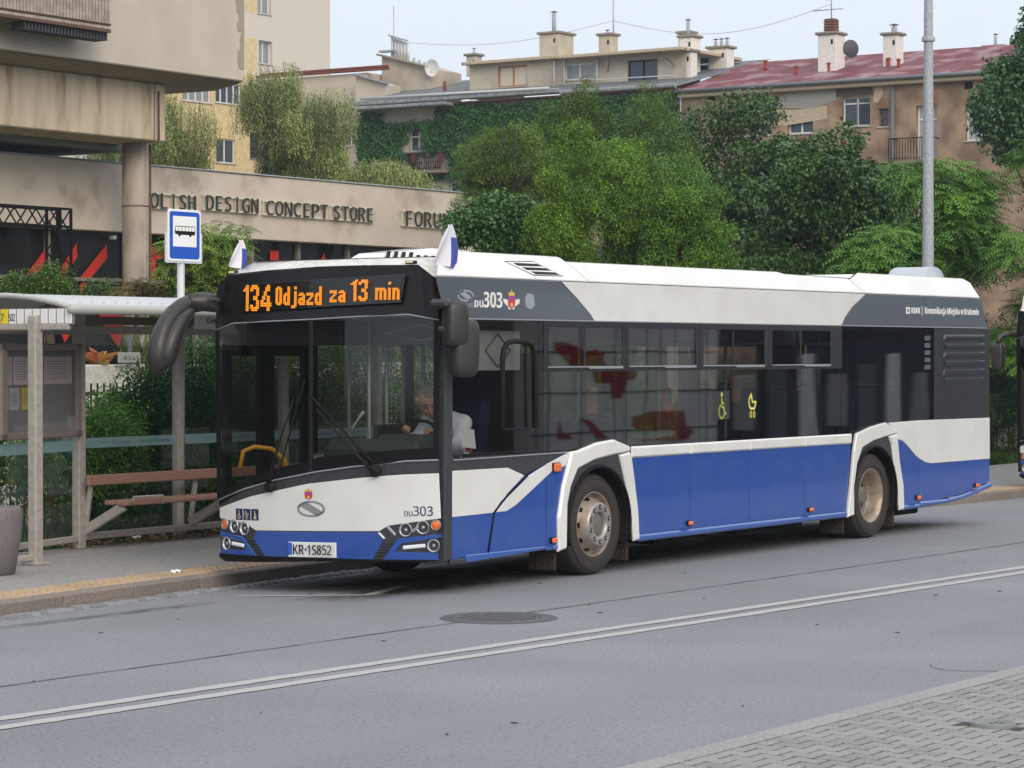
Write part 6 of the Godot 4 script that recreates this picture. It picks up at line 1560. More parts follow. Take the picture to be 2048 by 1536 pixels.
	var fe := thing("iron_fence", "thin black iron picket fence behind the shelter hedge", "fence")
	for y in [1.62, 1.40, 0.5]:
		st = mb(); box(st, Vector3(7.0, y, -8.0), Vector3(8.0, 0.04, 0.03)); obj("rail", st, M.fence_rust, fe)
	for k in 73:
		st = mb(); box(st, Vector3(3.05 + k * 0.11, 0.9, -8.0), Vector3(0.016, 1.68, 0.016)); obj("picket", st, M.black, fe)

const MURAL := [[26.69, 2.29, 27.13, 2.29, 27.58, 2.21, 27.86, 2.11, 28.25, 2.16, 28.53, 2.06, 28.47, 1.91, 28.63, 1.83, 27.34, 1.84, 27.01, 2.0, 26.72, 2.19], [28.07, 1.72, 30.0, 1.69, 29.96, 1.54, 29.64, 1.51, 29.35, 1.11, 28.88, 1.12, 28.81, 1.45, 28.22, 1.46], [29.8, 0.7, 30.49, 0.79, 31.97, 0.78, 32.04, 0.48, 32.32, 0.3, 32.11, 0.14, 30.0, 0.2, 31.49, 0.26, 31.59, 0.34, 31.15, 0.39, 30.0, 0.4, 29.77, 0.5], [27.67, 0.73, 28.07, 0.61, 28.72, 0.24, 28.25, 0.25], [26.81, 0.67, 26.92, 0.44, 27.34, 0.34, 27.4, 0.28, 26.75, 0.3]]
func build_opposite() -> void:
	# across the road, seen only as reflections in the bus windows
	var t := thing("street_wall", "grey wall with dark red painted shapes across the road, mirrored in the bus windows", "wall")
	var f := func(p: Vector2, tt: float) -> Vector3: return Vector3(-p.x, p.y, 16.0 - tt)
	var st := mb(); box(st, Vector3(29.6, 1.6, 16.2), Vector3(7.6, 3.4, 0.4)); obj("wall", st, M.opp_grey, t)
	for k in 3:
		st = mb(); box(st, Vector3(29.6, 0.4 + k * 0.85, 16.0), Vector3(7.6, 0.03, 0.03)); obj("panel_joint", st, M.opp_dark, t)
	for k in 6:
		st = mb(); box(st, Vector3(26.4 + k * 1.3, 1.6, 16.0), Vector3(0.03, 3.4, 0.03)); obj("panel_joint", st, M.opp_dark, t)
	for r in MURAL:
		var q := []
		for k in range(0, r.size(), 2): q.append(-r[k]); q.append(r[k + 1])
		st = mb(); panel(st, poly(q), f, 0.02, 0.004, 0.0, -0.02); obj("red_shape", st, M.opp_red, t)
	var d := thing("dark_shopfront", "dark shop front across the road, mirrored in the rear windows of the bus", "building")
	st = mb(); box(st, Vector3(52, 2.6, 17.5), Vector3(37, 5.6, 2.0)); box(st, Vector3(22, 3.2, 20.5), Vector3(24, 6.6, 2.0)); obj("wall", st, M.opp_dark, d)
	for k in 9:
		st = mb(); box(st, Vector3(35.5 + k * 1.6, 0.9, 16.45), Vector3(0.9, 1.3 + 0.5 * (k % 3), 0.1), 0.02); obj("shutter", st, [M.board_grey, M.int_grey, M.opp_grey][k % 3], d)
	st = mb(); box(st, Vector3(-18, 5, -24), Vector3(34, 10, 6)); tag(obj("hotel_block", st, M.opp_dark, self), "dark hotel block left of the picture, mirrored in the windscreen", "building")

# ---------------------------------------------------------------- trees and plants
func leaf_mesh(kind: String) -> ArrayMesh:
	var st := SurfaceTool.new(); st.begin(Mesh.PRIMITIVE_TRIANGLES); st.set_smooth_group(0xFFFFFFFF)
	if kind == "broad" or kind == "big":
		var n := 9 if kind == "broad" else 7
		for k in n:
			var d := Vector3(rng.randf_range(-1, 1), rng.randf_range(-0.7, 0.9), rng.randf_range(-1, 1)).normalized()
			var o := d * rng.randf_range(0.25, 1.0)
			var l := rng.randf_range(0.42, 0.62) if kind == "broad" else rng.randf_range(0.7, 0.95)
			var ax := (d + Vector3(rng.randf_range(-0.6, 0.6), rng.randf_range(-0.9, 0.1), rng.randf_range(-0.6, 0.6))).normalized()
			var sd := ax.cross(Vector3(rng.randf_range(-0.4, 0.4), 1, rng.randf_range(-0.4, 0.4))).normalized() * l * (0.34 if kind == "broad" else 0.42)
			var up := sd.cross(ax).normalized() * l * 0.10
			var a := o; var m := o + ax * l * 0.45 ; var e := o + ax * l - up * 1.5
			tri(st, a, m + sd + up, m); tri(st, a, m, m - sd + up); tri(st, m, m + sd + up, e); tri(st, m, e, m - sd + up)
	elif kind == "frond":
		# several drooping compound leaves from one twig end
		for k in 5:
			var a := TAU * k / 5.0 + rng.randf() * 0.8
			var dir := Vector3(cos(a), rng.randf_range(0.15, 0.5), sin(a)).normalized(); var p := Vector3.ZERO
			for j in 7:
				p += dir * 0.19; dir = (dir + Vector3.DOWN * 0.16).normalized()
				var sd := dir.cross(Vector3.UP).normalized()
				for s in [-1.0, 1.0]:
					var l: float = 0.30 * (1.0 - absf(j - 3.0) * 0.10); var e: Vector3 = p + (sd * s + dir * 0.45).normalized() * l + Vector3.DOWN * l * 0.25
					var w := dir * 0.055
					tri(st, p - w * 0.3, p.lerp(e, 0.5) - w + Vector3.UP * 0.02, e); tri(st, p - w * 0.3, e, p.lerp(e, 0.5) + w * 1.2 + Vector3.UP * 0.02)
	elif kind == "willow":
		for k in 4:
			var p := Vector3(rng.randf_range(-0.25, 0.25), rng.randf_range(-0.1, 0.2), rng.randf_range(-0.25, 0.25)); var sway := Vector3(rng.randf_range(-0.12, 0.12), 0, rng.randf_range(-0.12, 0.12))
			for j in 13:
				p += Vector3.DOWN * 0.13 + sway * 0.12 * sin(j * 0.6)
				var a := rng.randf() * TAU; var o := Vector3(cos(a), -1.2, sin(a)).normalized() * 0.17; var w := Vector3(-sin(a), 0, cos(a)) * 0.026
				tri(st, p, p + o * 0.5 + w, p + o); tri(st, p, p + o, p + o * 0.5 - w)
	elif kind == "needle":
		for k in 12:
			var d := Vector3(rng.randf_range(-1, 1), rng.randf_range(0.0, 1.6), rng.randf_range(-1, 1)).normalized(); var sd := d.cross(Vector3(0.3, 1, 0.2)).normalized() * 0.10
			var o := d * rng.randf_range(0.1, 0.5)
			tri(st, o, o + d * 0.35 + sd, o + d * 0.8); tri(st, o, o + d * 0.8, o + d * 0.35 - sd)
	st.generate_normals()
	return st.commit()

var leaves := {}
func crown(called: String, parent: Node3D, kind: String, blobs: Array, n: int, size: float, base: Color, vary: float, shell := 0.55, flatten := 0.0) -> void:
	if not leaves.has(kind):
		rng.seed = hash(kind) % 9999
		leaves[kind] = [leaf_mesh(kind), leaf_mesh(kind), leaf_mesh(kind)]
	var total := 0.0
	for b in blobs: total += b[1].x * b[1].y + b[1].y * b[1].z + b[1].x * b[1].z
	for v in 3:
		var mm := MultiMesh.new(); mm.transform_format = MultiMesh.TRANSFORM_3D; mm.use_colors = true; mm.mesh = leaves[kind][v]
		var xs := []; var cs := []
		for b in blobs:
			var share: float = (b[1].x * b[1].y + b[1].y * b[1].z + b[1].x * b[1].z) / total
			for k in int(n * share / 3.0) + 1:
				var d := Vector3(rng.randfn(), rng.randfn(), rng.randfn()).normalized()
				var r := shell + (1.08 - shell) * pow(rng.randf(), 0.6)
				if rng.randf() < 0.16: r += rng.randf() * 0.30
				var p: Vector3 = b[0] + d * b[1] * r
				var s := size * rng.randf_range(0.7, 1.3)
				var bs: Basis
				if kind == "willow": bs = Basis(Vector3.UP, rng.randf() * TAU) * Basis(Vector3(1, 0, 0), rng.randf_range(-0.15, 0.15))
				elif kind == "frond": bs = Basis(Vector3.UP, rng.randf() * TAU) * Basis(Vector3(1, 0, 0), rng.randf_range(-0.5, 0.5))
				elif kind == "needle": bs = Basis(Vector3.UP, rng.randf() * TAU) * Basis(Vector3(0, 0, 1), -d.x * 0.8) * Basis(Vector3(1, 0, 0), d.z * 0.8)
				else: bs = Basis.from_euler(Vector3(rng.randf_range(-0.45, 0.45), rng.randf() * TAU, rng.randf_range(-0.45, 0.45)))
				xs.append(Transform3D(bs.scaled(Vector3.ONE * s), p))
				var t: float = b[2] + rng.randf_range(-vary, vary)
				cs.append(Color(base.r * (1.0 + t * 1.1), base.g * (1.0 + t), base.b * (1.0 + t * 0.8)))
		mm.instance_count = xs.size()
		for i in xs.size(): mm.set_instance_transform(i, xs[i]); mm.set_instance_color(i, cs[i])
		var o := MultiMeshInstance3D.new(); o.name = numbered(called, parent); o.multimesh = mm; o.material_override = M.leaf if kind != "big" else M.leaf_gloss
		parent.add_child(o, true)
		o.set_meta("kind", "stuff")

func blobs_in(c: Vector3, r: Vector3, n: int, size: float, tone := 0.34, top := false) -> Array:   # clumps filling an uneven crown
	var o := []
	for k in n:
		var d := Vector3(rng.randfn(), rng.randfn(), rng.randfn()).normalized() * pow(rng.randf(), 0.45)
		if top: d.y = absf(d.y) * 1.2 - 0.6 * rng.randf()
		var s := size * rng.randf_range(0.65, 1.25)
		var p := c + d * (r - Vector3.ONE * s * 0.55).max(Vector3.ONE * 0.05)
		o.append([p, Vector3(s, s * rng.randf_range(0.6, 0.9), s), rng.randf_range(-tone, tone)])
	return o

func tree(called: String, label: String, kind: String, c: Vector3, r: Vector3, clumps: int, n: int, size: float, base: Color, group: String, seed_: int, clump := 0.42, category := "tree", extra := []) -> Node3D:
	var t := thing(called, label, category, Vector3(c.x, 0, c.z), group)
	rng.seed = seed_
	var b := blobs_in(Vector3(0, c.y, 0), r, clumps, minf(r.x, r.y) * clump)
	for e in extra: b.append([e[0] - Vector3(c.x, 0, c.z), e[1], rng.randf_range(-0.15, 0.15)])
	var st := mb(true)
	var tr := clampf(r.x * 0.09, 0.05, 0.2)
	var top := c.y + r.y * 0.3
	tube(st, [Vector3(0.05, -0.2, 0), Vector3(0, c.y * 0.4, 0.03), Vector3(-0.06, c.y * 0.8, 0), Vector3(0, top, 0)], [tr * 1.3, tr, tr * 0.8, tr * 0.3], 8)
	for k in mini(b.size(), 14):
		var e: Vector3 = b[k][0]; var y0 := clampf(e.y - r.y * 0.7, c.y * 0.35, top)
		tube(st, [Vector3(0, y0, 0), Vector3(e.x * 0.5, lerpf(y0, e.y, 0.55), e.z * 0.5), e], [tr * 0.5, tr * 0.3, 0.012], 5)
	obj("trunk", st, M.bark, t)
	crown("crown", t, kind, b, n, size, base, 0.12)
	return t

func build_green() -> void:
	var g := "trees between the bus stop and the old houses"
	# willows behind the pavilion
	for w in [["pale green weeping willow behind the pavilion just right of the hotel beam", Vector3(42.0, 8.45, -40.6), Vector3(2.1, 2.1, 1.8), 1], ["tall weeping willow with ragged strands left of the ivy house", Vector3(44.4, 8.9, -36.8), Vector3(1.75, 2.5, 1.7), 2], ["low weeping willow before the ivy wall", Vector3(44.6, 7.2, -33.6), Vector3(1.25, 1.1, 1.2), 3], ["weeping willow half hidden behind the round hotel column", Vector3(37.5, 7.1, -41.5), Vector3(1.2, 1.2, 1.2), 4]]:
		tree("willow_tree", w[0], "willow", w[1], w[2], 20, 2000, 0.55, Color(0.235, 0.275, 0.105), "willows behind the pavilion", 100 + w[3], 0.42)
	# trees in front of the houses
	tree("feathery_tree", "feathery olive-green tree left of the middle, against the ivy wall", "broad", Vector3(37.4, 6.5, -24.4), Vector3(1.9, 1.6, 1.5), 42, 5000, 0.10, Color(0.125, 0.195, 0.035), g, 111, 0.26)
	tree("feathery_tree", "tallest feathery tree, its tip reaching the attic windows", "broad", Vector3(40.3, 7.0, -24.0), Vector3(1.35, 2.0, 1.4), 40, 5000, 0.10, Color(0.115, 0.19, 0.034), g, 112, 0.28, "tree", [[Vector3(40.2, 8.85, -23.7), Vector3(0.35, 0.5, 0.35)], [Vector3(40.0, 8.4, -23.9), Vector3(0.6, 0.5, 0.5)]])
	tree("feathery_tree", "feathery tree in front of the attic terrace", "broad", Vector3(45.0, 7.1, -24.6), Vector3(2.0, 2.0, 1.5), 44, 5200, 0.105, Color(0.105, 0.175, 0.034), g, 113, 0.26, "tree", [[Vector3(44.7, 9.2, -24.4), Vector3(0.5, 0.45, 0.5)], [Vector3(43.9, 8.9, -24.2), Vector3(0.5, 0.4, 0.5)]])
	tree("maple_tree", "bright yellow-green broad tree above the middle of the bus", "broad", Vector3(29.6, 5.0, -16.4), Vector3(1.6, 1.75, 1.5), 48, 7000, 0.105, Color(0.14, 0.25, 0.03), g, 114, 0.27, "tree", [[Vector3(28.4, 6.5, -16.6), Vector3(0.5, 0.5, 0.5)], [Vector3(30.4, 4.5, -15.4), Vector3(0.8, 0.8, 0.7)]])
	tree("maple_tree", "bright green rounded tree right of the yellow-green one", "broad", Vector3(30.0, 4.6, -14.9), Vector3(1.25, 1.25, 1.2), 34, 4800, 0.105, Color(0.13, 0.245, 0.032), g, 115, 0.29)
	tree("maple_tree", "soft mid-green tree behind the bright pair", "broad", Vector3(36.0, 5.8, -19.0), Vector3(1.7, 1.7, 1.5), 34, 4600, 0.12, Color(0.11, 0.205, 0.045), g, 116, 0.29)
	tree("young_tree", "slender yellow-green tree in front of the pavilion's right end", "broad", Vector3(20.6, 4.35, -11.9), Vector3(0.72, 1.05, 0.65), 26, 4000, 0.085, Color(0.165, 0.28, 0.035), g, 117, 0.42)
	tree("lilac_shrub", "dark leafy shrub hiding the end of the pavilion lettering", "big", Vector3(21.2, 4.2, -13.6), Vector3(1.05, 0.82, 0.9), 24, 2400, 0.095, Color(0.07, 0.16, 0.042), "shrubs in front of the pavilion", 118, 0.40, "shrub")
	tree("chestnut_tree", "dark tree with dense crown before the left part of the red-roofed house", "big", Vector3(52.6, 6.9, -25.2), Vector3(2.2, 2.6, 1.8), 44, 7000, 0.145, Color(0.06, 0.125, 0.032), g, 119, 0.30, "tree", [[Vector3(51.6, 9.3, -25.6), Vector3(0.8, 0.6, 0.8)], [Vector3(52.4, 9.4, -25.2), Vector3(0.7, 0.6, 0.7)], [Vector3(51.0, 8.0, -27.0), Vector3(1.3, 1.1, 1.0)], [Vector3(49.2, 6.7, -26.2), Vector3(1.3, 1.0, 1.0)], [Vector3(51.6, 8.8, -26.6), Vector3(1.0, 0.8, 0.9)]])
	tree("linden_tree", "broad dark linden with large leaves right of the middle", "big", Vector3(37.5, 5.2, -15.2), Vector3(2.2, 2.3, 1.9), 56, 7500, 0.125, Color(0.06, 0.135, 0.026), g, 120, 0.24, "tree", [[Vector3(38.9, 4.4, -13.6), Vector3(0.9, 0.9, 0.8)], [Vector3(36.6, 3.6, -16.2), Vector3(1.2, 0.9, 1.0)], [Vector3(35.6, 3.4, -17.2), Vector3(1.1, 0.9, 1.0)], [Vector3(38.2, 3.6, -14.2), Vector3(1.2, 0.8, 1.0)]])
	tree("linden_tree", "second dark linden partly behind the lamp post", "big", Vector3(46.5, 6.0, -18.6), Vector3(1.7, 1.9, 1.6), 26, 4000, 0.14, Color(0.065, 0.14, 0.03), g, 121, 0.36)
	tree("locust_tree", "light green locust tree with hanging fronds at the right edge", "frond", Vector3(28.6, 4.6, -7.9), Vector3(1.35, 1.55, 1.2), 24, 620, 0.33, Color(0.105, 0.225, 0.036), g, 122, 0.32, "tree", [[Vector3(27.2, 5.4, -8.2), Vector3(0.6, 0.35, 0.5)], [Vector3(29.0, 5.75, -6.3), Vector3(0.8, 0.5, 0.6)], [Vector3(29.4, 4.8, -5.9), Vector3(0.8, 0.5, 0.6)], [Vector3(27.3, 3.9, -6.0), Vector3(0.8, 0.4, 0.6)]])
	tree("locust_tree", "low spreading locust with pale fronds above the rear of the bus", "frond", Vector3(25.0, 3.75, -7.6), Vector3(1.25, 0.75, 0.9), 18, 420, 0.33, Color(0.115, 0.24, 0.038), g, 123, 0.45)
	tree("maple_tree", "tall dark green tree filling the upper right corner", "big", Vector3(52.8, 9.4, -16.4), Vector3(1.5, 2.9, 1.4), 36, 5200, 0.145, Color(0.05, 0.125, 0.034), g, 124, 0.34, "tree", [[Vector3(51.4, 9.0, -17.0), Vector3(0.7, 0.9, 0.7)]])
	tree("sumac_shrub", "yellow-green sumac standing under the pavilion lettering", "frond", Vector3(13.9, 3.35, -14.4), Vector3(0.85, 0.85, 0.7), 22, 520, 0.24, Color(0.165, 0.26, 0.045), "shrubs in front of the pavilion", 125, 0.42, "shrub", [[Vector3(14.55, 2.95, -13.6), Vector3(0.5, 0.35, 0.4)], [Vector3(13.3, 2.8, -14.9), Vector3(0.5, 0.4, 0.4)], [Vector3(14.1, 3.95, -14.2), Vector3(0.45, 0.22, 0.4)]])
	tree("sumac_shrub", "pale green sumac behind the rear end of the bus", "frond", Vector3(28.4, 2.4, -6.3), Vector3(0.9, 1.1, 0.8), 22, 420, 0.28, Color(0.15, 0.28, 0.05), "shrubs at the right edge", 126, 0.42, "shrub")
	tree("garden_shrub", "low green shrub on the terrace left of the truss gantry", "broad", Vector3(12.6, 3.1, -16.5), Vector3(1.0, 0.42, 0.6), 16, 1300, 0.09, Color(0.09, 0.16, 0.03), "shrubs in front of the pavilion", 127, 0.6, "shrub", [[Vector3(13.6, 3.05, -16.4), Vector3(0.35, 0.25, 0.3)]])
	tree("garden_shrub", "reddish-green garden shrub just right of the truss gantry foot", "frond", Vector3(12.75, 3.0, -14.8), Vector3(0.4, 0.3, 0.35), 8, 200, 0.14, Color(0.16, 0.13, 0.04), "shrubs in front of the pavilion", 128, 0.6, "shrub")
	# hedges and bushes behind the shelter
	for h in [["hedge_bush", "dense dark green bush behind the bench of the shelter", [[Vector3(4.3, 1.15, -7.1), Vector3(1.0, 1.1, 0.6)], [Vector3(5.4, 1.2, -7.1), Vector3(0.9, 1.05, 0.6)], [Vector3(6.4, 1.2, -7.2), Vector3(1.0, 1.1, 0.6)], [Vector3(3.5, 0.75, -7.0), Vector3(0.6, 0.8, 0.5)], [Vector3(3.2, 0.5, -6.6), Vector3(0.8, 0.5, 0.35)], [Vector3(4.6, 0.5, -6.6), Vector3(0.9, 0.5, 0.35)], [Vector3(6.0, 0.5, -6.6), Vector3(0.9, 0.5, 0.35)]], Color(0.045, 0.13, 0.026), 131], ["hedge_bush", "dark hedge seen through the bus windows beyond the pavement", [[Vector3(8.0, 1.25, -7.2), Vector3(1.3, 1.25, 0.6)], [Vector3(10.2, 1.3, -7.2), Vector3(1.4, 1.3, 0.6)], [Vector3(12.4, 1.3, -7.2), Vector3(1.4, 1.3, 0.6)], [Vector3(14.6, 1.3, -7.2), Vector3(1.4, 1.3, 0.6)]], Color(0.075, 0.19, 0.032), 132], ["hedge_bush", "dark green hedge on the grass verge at the right edge", [[Vector3(26.5, 1.1, -7.2), Vector3(1.6, 1.1, 0.9)], [Vector3(29.5, 1.3, -7.6), Vector3(1.8, 1.4, 0.9)], [Vector3(33.0, 1.4, -8.2), Vector3(2.0, 1.4, 1.0)], [Vector3(23.0, 1.0, -7.0), Vector3(1.8, 1.0, 0.8)], [Vector3(19.0, 1.1, -7.0), Vector3(2.2, 1.1, 0.8)]], Color(0.035, 0.09, 0.026), 133], ["hedge_bush", "shaggy green undergrowth behind the glass wing of the shelter", [[Vector3(2.6, 0.9, -6.7), Vector3(0.9, 0.8, 0.4)], [Vector3(3.6, 0.95, -6.9), Vector3(0.5, 0.6, 0.3)], [Vector3(1.2, 0.65, -7.0), Vector3(0.9, 0.7, 0.5)], [Vector3(0.0, 0.7, -6.9), Vector3(0.9, 0.75, 0.5)], [Vector3(-1.2, 0.7, -6.8), Vector3(0.9, 0.75, 0.5)]], Color(0.125, 0.265, 0.045), 134]]:
		var o := thing(h[0], h[1], "bush", Vector3.ZERO, "bushes beyond the far pavement")
		rng.seed = h[4]
		var bl := []
		for e in h[2]:
			for q in blobs_in(e[0], e[1], 14, minf(e[1].x, e[1].y) * 0.5, 0.3): bl.append(q)
		var st := mb(true)
		for q in bl: tube(st, [Vector3(q[0].x, 0.0, q[0].z), q[0]], [0.02, 0.008], 5)
		obj("stems", st, M.bark, o)
		crown("foliage", o, "broad", bl, 2600 * h[2].size(), 0.085, h[3], 0.3, 0.35)
	var vine := thing("climbing_vine", "pale green vine on the iron fence behind the shelter's corner", "plant", Vector3.ZERO)
	rng.seed = 140
	var stv := mb(true); tube(stv, [Vector3(4.6, 0, -7.9), Vector3(4.75, 1.0, -7.88), Vector3(4.9, 1.6, -7.85)], 0.012, 5); obj("stem", stv, M.bark, vine)
	crown("foliage", vine, "broad", [[Vector3(4.7, 1.35, -7.85), Vector3(0.3, 0.28, 0.12), 0.1], [Vector3(4.85, 0.95, -7.85), Vector3(0.25, 0.4, 0.12), 0.0], [Vector3(4.5, 1.55, -7.85), Vector3(0.2, 0.15, 0.1), 0.2]], 160, 0.08, Color(0.13, 0.25, 0.06), 0.2)
	var rp := thing("red_plant", "red and orange leafed potted plant on the planter wall", "plant", Vector3(9.15, 1.93, -12.3))
	rng.seed = 141
	for k in 22:
		var st := mb(); var a := rng.randf() * TAU; var up := rng.randf_range(0.2, 1.2)
		var d := Vector3(cos(a), up, sin(a)).normalized() * rng.randf_range(0.28, 0.46); var w := Vector3(-sin(a), 0, cos(a)) * 0.05
		tri(st, Vector3.ZERO, d * 0.5 + w + Vector3(0, 0.02, 0), d - Vector3(0, 0.08, 0)); tri(st, Vector3.ZERO, d - Vector3(0, 0.08, 0), d * 0.5 - w + Vector3(0, 0.02, 0))
		obj("leaf", st, [M.leaf_red, M.leaf_orange, M.leaf_olive][k % 3 if up < 0.8 else k % 2], rp)
	var gb := thing("grass_clump", "tall feathery grass clump beside the garden sign", "plant", Vector3(10.2, 1.93, -12.5))
	rng.seed = 142
	put("blades", grass_tuft(0.42, 110), M.grass_dark, gb)
	# ivy on the house front
	var iv := MultiMesh.new(); iv.transform_format = MultiMesh.TRANSFORM_3D; iv.use_colors = true
	rng.seed = 150
	leaf_once("big")
	iv.mesh = leaves["big"][0]
	var xs := []; var cs := []
	var nz := noise(FastNoiseLite.TYPE_SIMPLEX_SMOOTH, 0.5, 3, 9)
	while xs.size() < 15000:
		var z := rng.randf_range(-67.35, -48.7); var y := rng.randf_range(4.0, 14.25)
		var keep := nz.get_noise_2d(z, y) > -0.5
		if z > -66 and z < -62.5 and y > 13.6: keep = false
		if z > -63.2 and z < -61.0 and y < 10.8: keep = rng.randf() < 0.12
		for h in [[-64.4, 12.1, -63.25, 13.3], [-61.95, 9.9, -61.3, 10.5], [-58.6, 11.6, -57.4, 13.0], [-63.9, 11.0, -61.7, 12.0], [-53.6, 11.4, -52.5, 12.9]]: if z > h[0] and z < h[2] and y > h[1] and y < h[3]: keep = false
		if not keep: continue
		xs.append(Transform3D(Basis.from_euler(Vector3(rng.randf_range(-0.5, 0.5), rng.randf() * TAU, rng.randf_range(-0.5, 0.5))).scaled(Vector3.ONE * rng.randf_range(0.14, 0.24)), Vector3(87.9 - rng.randf() * 0.18, y, z)))
		var t := 1.0 + 0.5 * nz.get_noise_2d(z * 3.0, y * 3.0) + rng.randf_range(-0.2, 0.2)
		cs.append(Color(0.05 * t, 0.155 * t, 0.032 * t))
	iv.instance_count = xs.size()
	for i in xs.size(): iv.set_instance_transform(i, xs[i]); iv.set_instance_color(i, cs[i])
	var ivo := MultiMeshInstance3D.new(); ivo.name = "ivy"; ivo.multimesh = iv; ivo.material_override = M.leaf; add_child(ivo, true)
	tag(ivo, "dense dark green ivy covering the front of the house under the grey roof", "ivy", "", "stuff")
	# grass verge
	var gm := MultiMesh.new(); gm.transform_format = MultiMesh.TRANSFORM_3D; gm.use_colors = true
	rng.seed = 160
	gm.mesh = grass_tuft(0.12, 16)
	xs = []; cs = []
	for k in 9000:
		var x := rng.randf_range(-3.0, 40.0); var z := -5.98 - absf(rng.randfn(0, 0.9)) - rng.randf() * 0.6
		xs.append(Transform3D(Basis(Vector3.UP, rng.randf() * TAU).scaled(Vector3.ONE * rng.randf_range(0.6, 1.5)), Vector3(x, 0.03, z)))
		var t := rng.randf_range(0.7, 1.3); cs.append(Color(0.06 * t, 0.115 * t, 0.022 * t))
	gm.instance_count = xs.size()
	for i in xs.size(): gm.set_instance_transform(i, xs[i]); gm.set_instance_color(i, cs[i])
	var go := MultiMeshInstance3D.new(); go.name = "grass"; go.multimesh = gm; go.material_override = M.leaf; add_child(go, true)
	tag(go, "grass verge behind the far pavement", "grass", "", "stuff")
	var sv := mb(); quad(sv, Vector3(-14, 0.03, -5.9), Vector3(60, 0.03, -5.9), Vector3(60, 0.03, -60), Vector3(-14, 0.03, -60)); struct("garden_soil", sv, M.soil_green)

func leaf_once(kind: String) -> void:
	if leaves.has(kind): return
	rng.seed = hash(kind) % 9999
	leaves[kind] = [leaf_mesh(kind), leaf_mesh(kind), leaf_mesh(kind)]
# ---------------------------------------------------------------- materials
func paint(c: Color, rough := 0.32) -> StandardMaterial3D:
	var m := flat(c, rough)
	m.clearcoat_enabled = true; m.clearcoat = 0.9; m.clearcoat_roughness = 0.06
	return m

func glass(tint: Color, alpha: float, rough := 0.02, wavy := 0.0) -> StandardMaterial3D:
	var m := flat(Color(tint.r, tint.g, tint.b, alpha), rough)
	m.transparency = BaseMaterial3D.TRANSPARENCY_ALPHA
	if wavy > 0.0:
		if not tex.has("wavy"):
			var t := NoiseTexture2D.new(); t.width = 256; t.height = 256; t.seamless = true; t.as_normal_map = true; t.bump_strength = 1.2
			t.noise = noise(FastNoiseLite.TYPE_SIMPLEX_SMOOTH, 0.008, 1, 4); tex["wavy"] = t
		m.normal_enabled = true; m.normal_texture = tex["wavy"]; m.normal_scale = wavy
		m.uv1_triplanar = true; m.uv1_world_triplanar = true; m.uv1_scale = Vector3.ONE * 0.5
	return m

func emit(c: Color, e: float) -> StandardMaterial3D:
	var m := flat(Color(0.1, 0.03, 0.0), 0.5)
	m.emission_enabled = true; m.emission = c; m.emission_energy_multiplier = e
	return m

func leafy(rough: float, spec: float) -> StandardMaterial3D:
	var m := flat(Color.WHITE, rough)
	m.vertex_color_use_as_albedo = true
	m.metallic_specular = spec
	m.backlight_enabled = true; m.backlight = Color(0.40, 0.46, 0.22)
	m.cull_mode = BaseMaterial3D.CULL_DISABLED
	return m

func n2(key: String, a: Color, b: Color, freq := 0.02, scale := 0.6, rough := 0.9, bump := 0.0, lo := 0.3, hi := 0.7) -> StandardMaterial3D:
	return rough_mat(key, [[lo, a], [hi, b]], freq, scale, rough, bump)

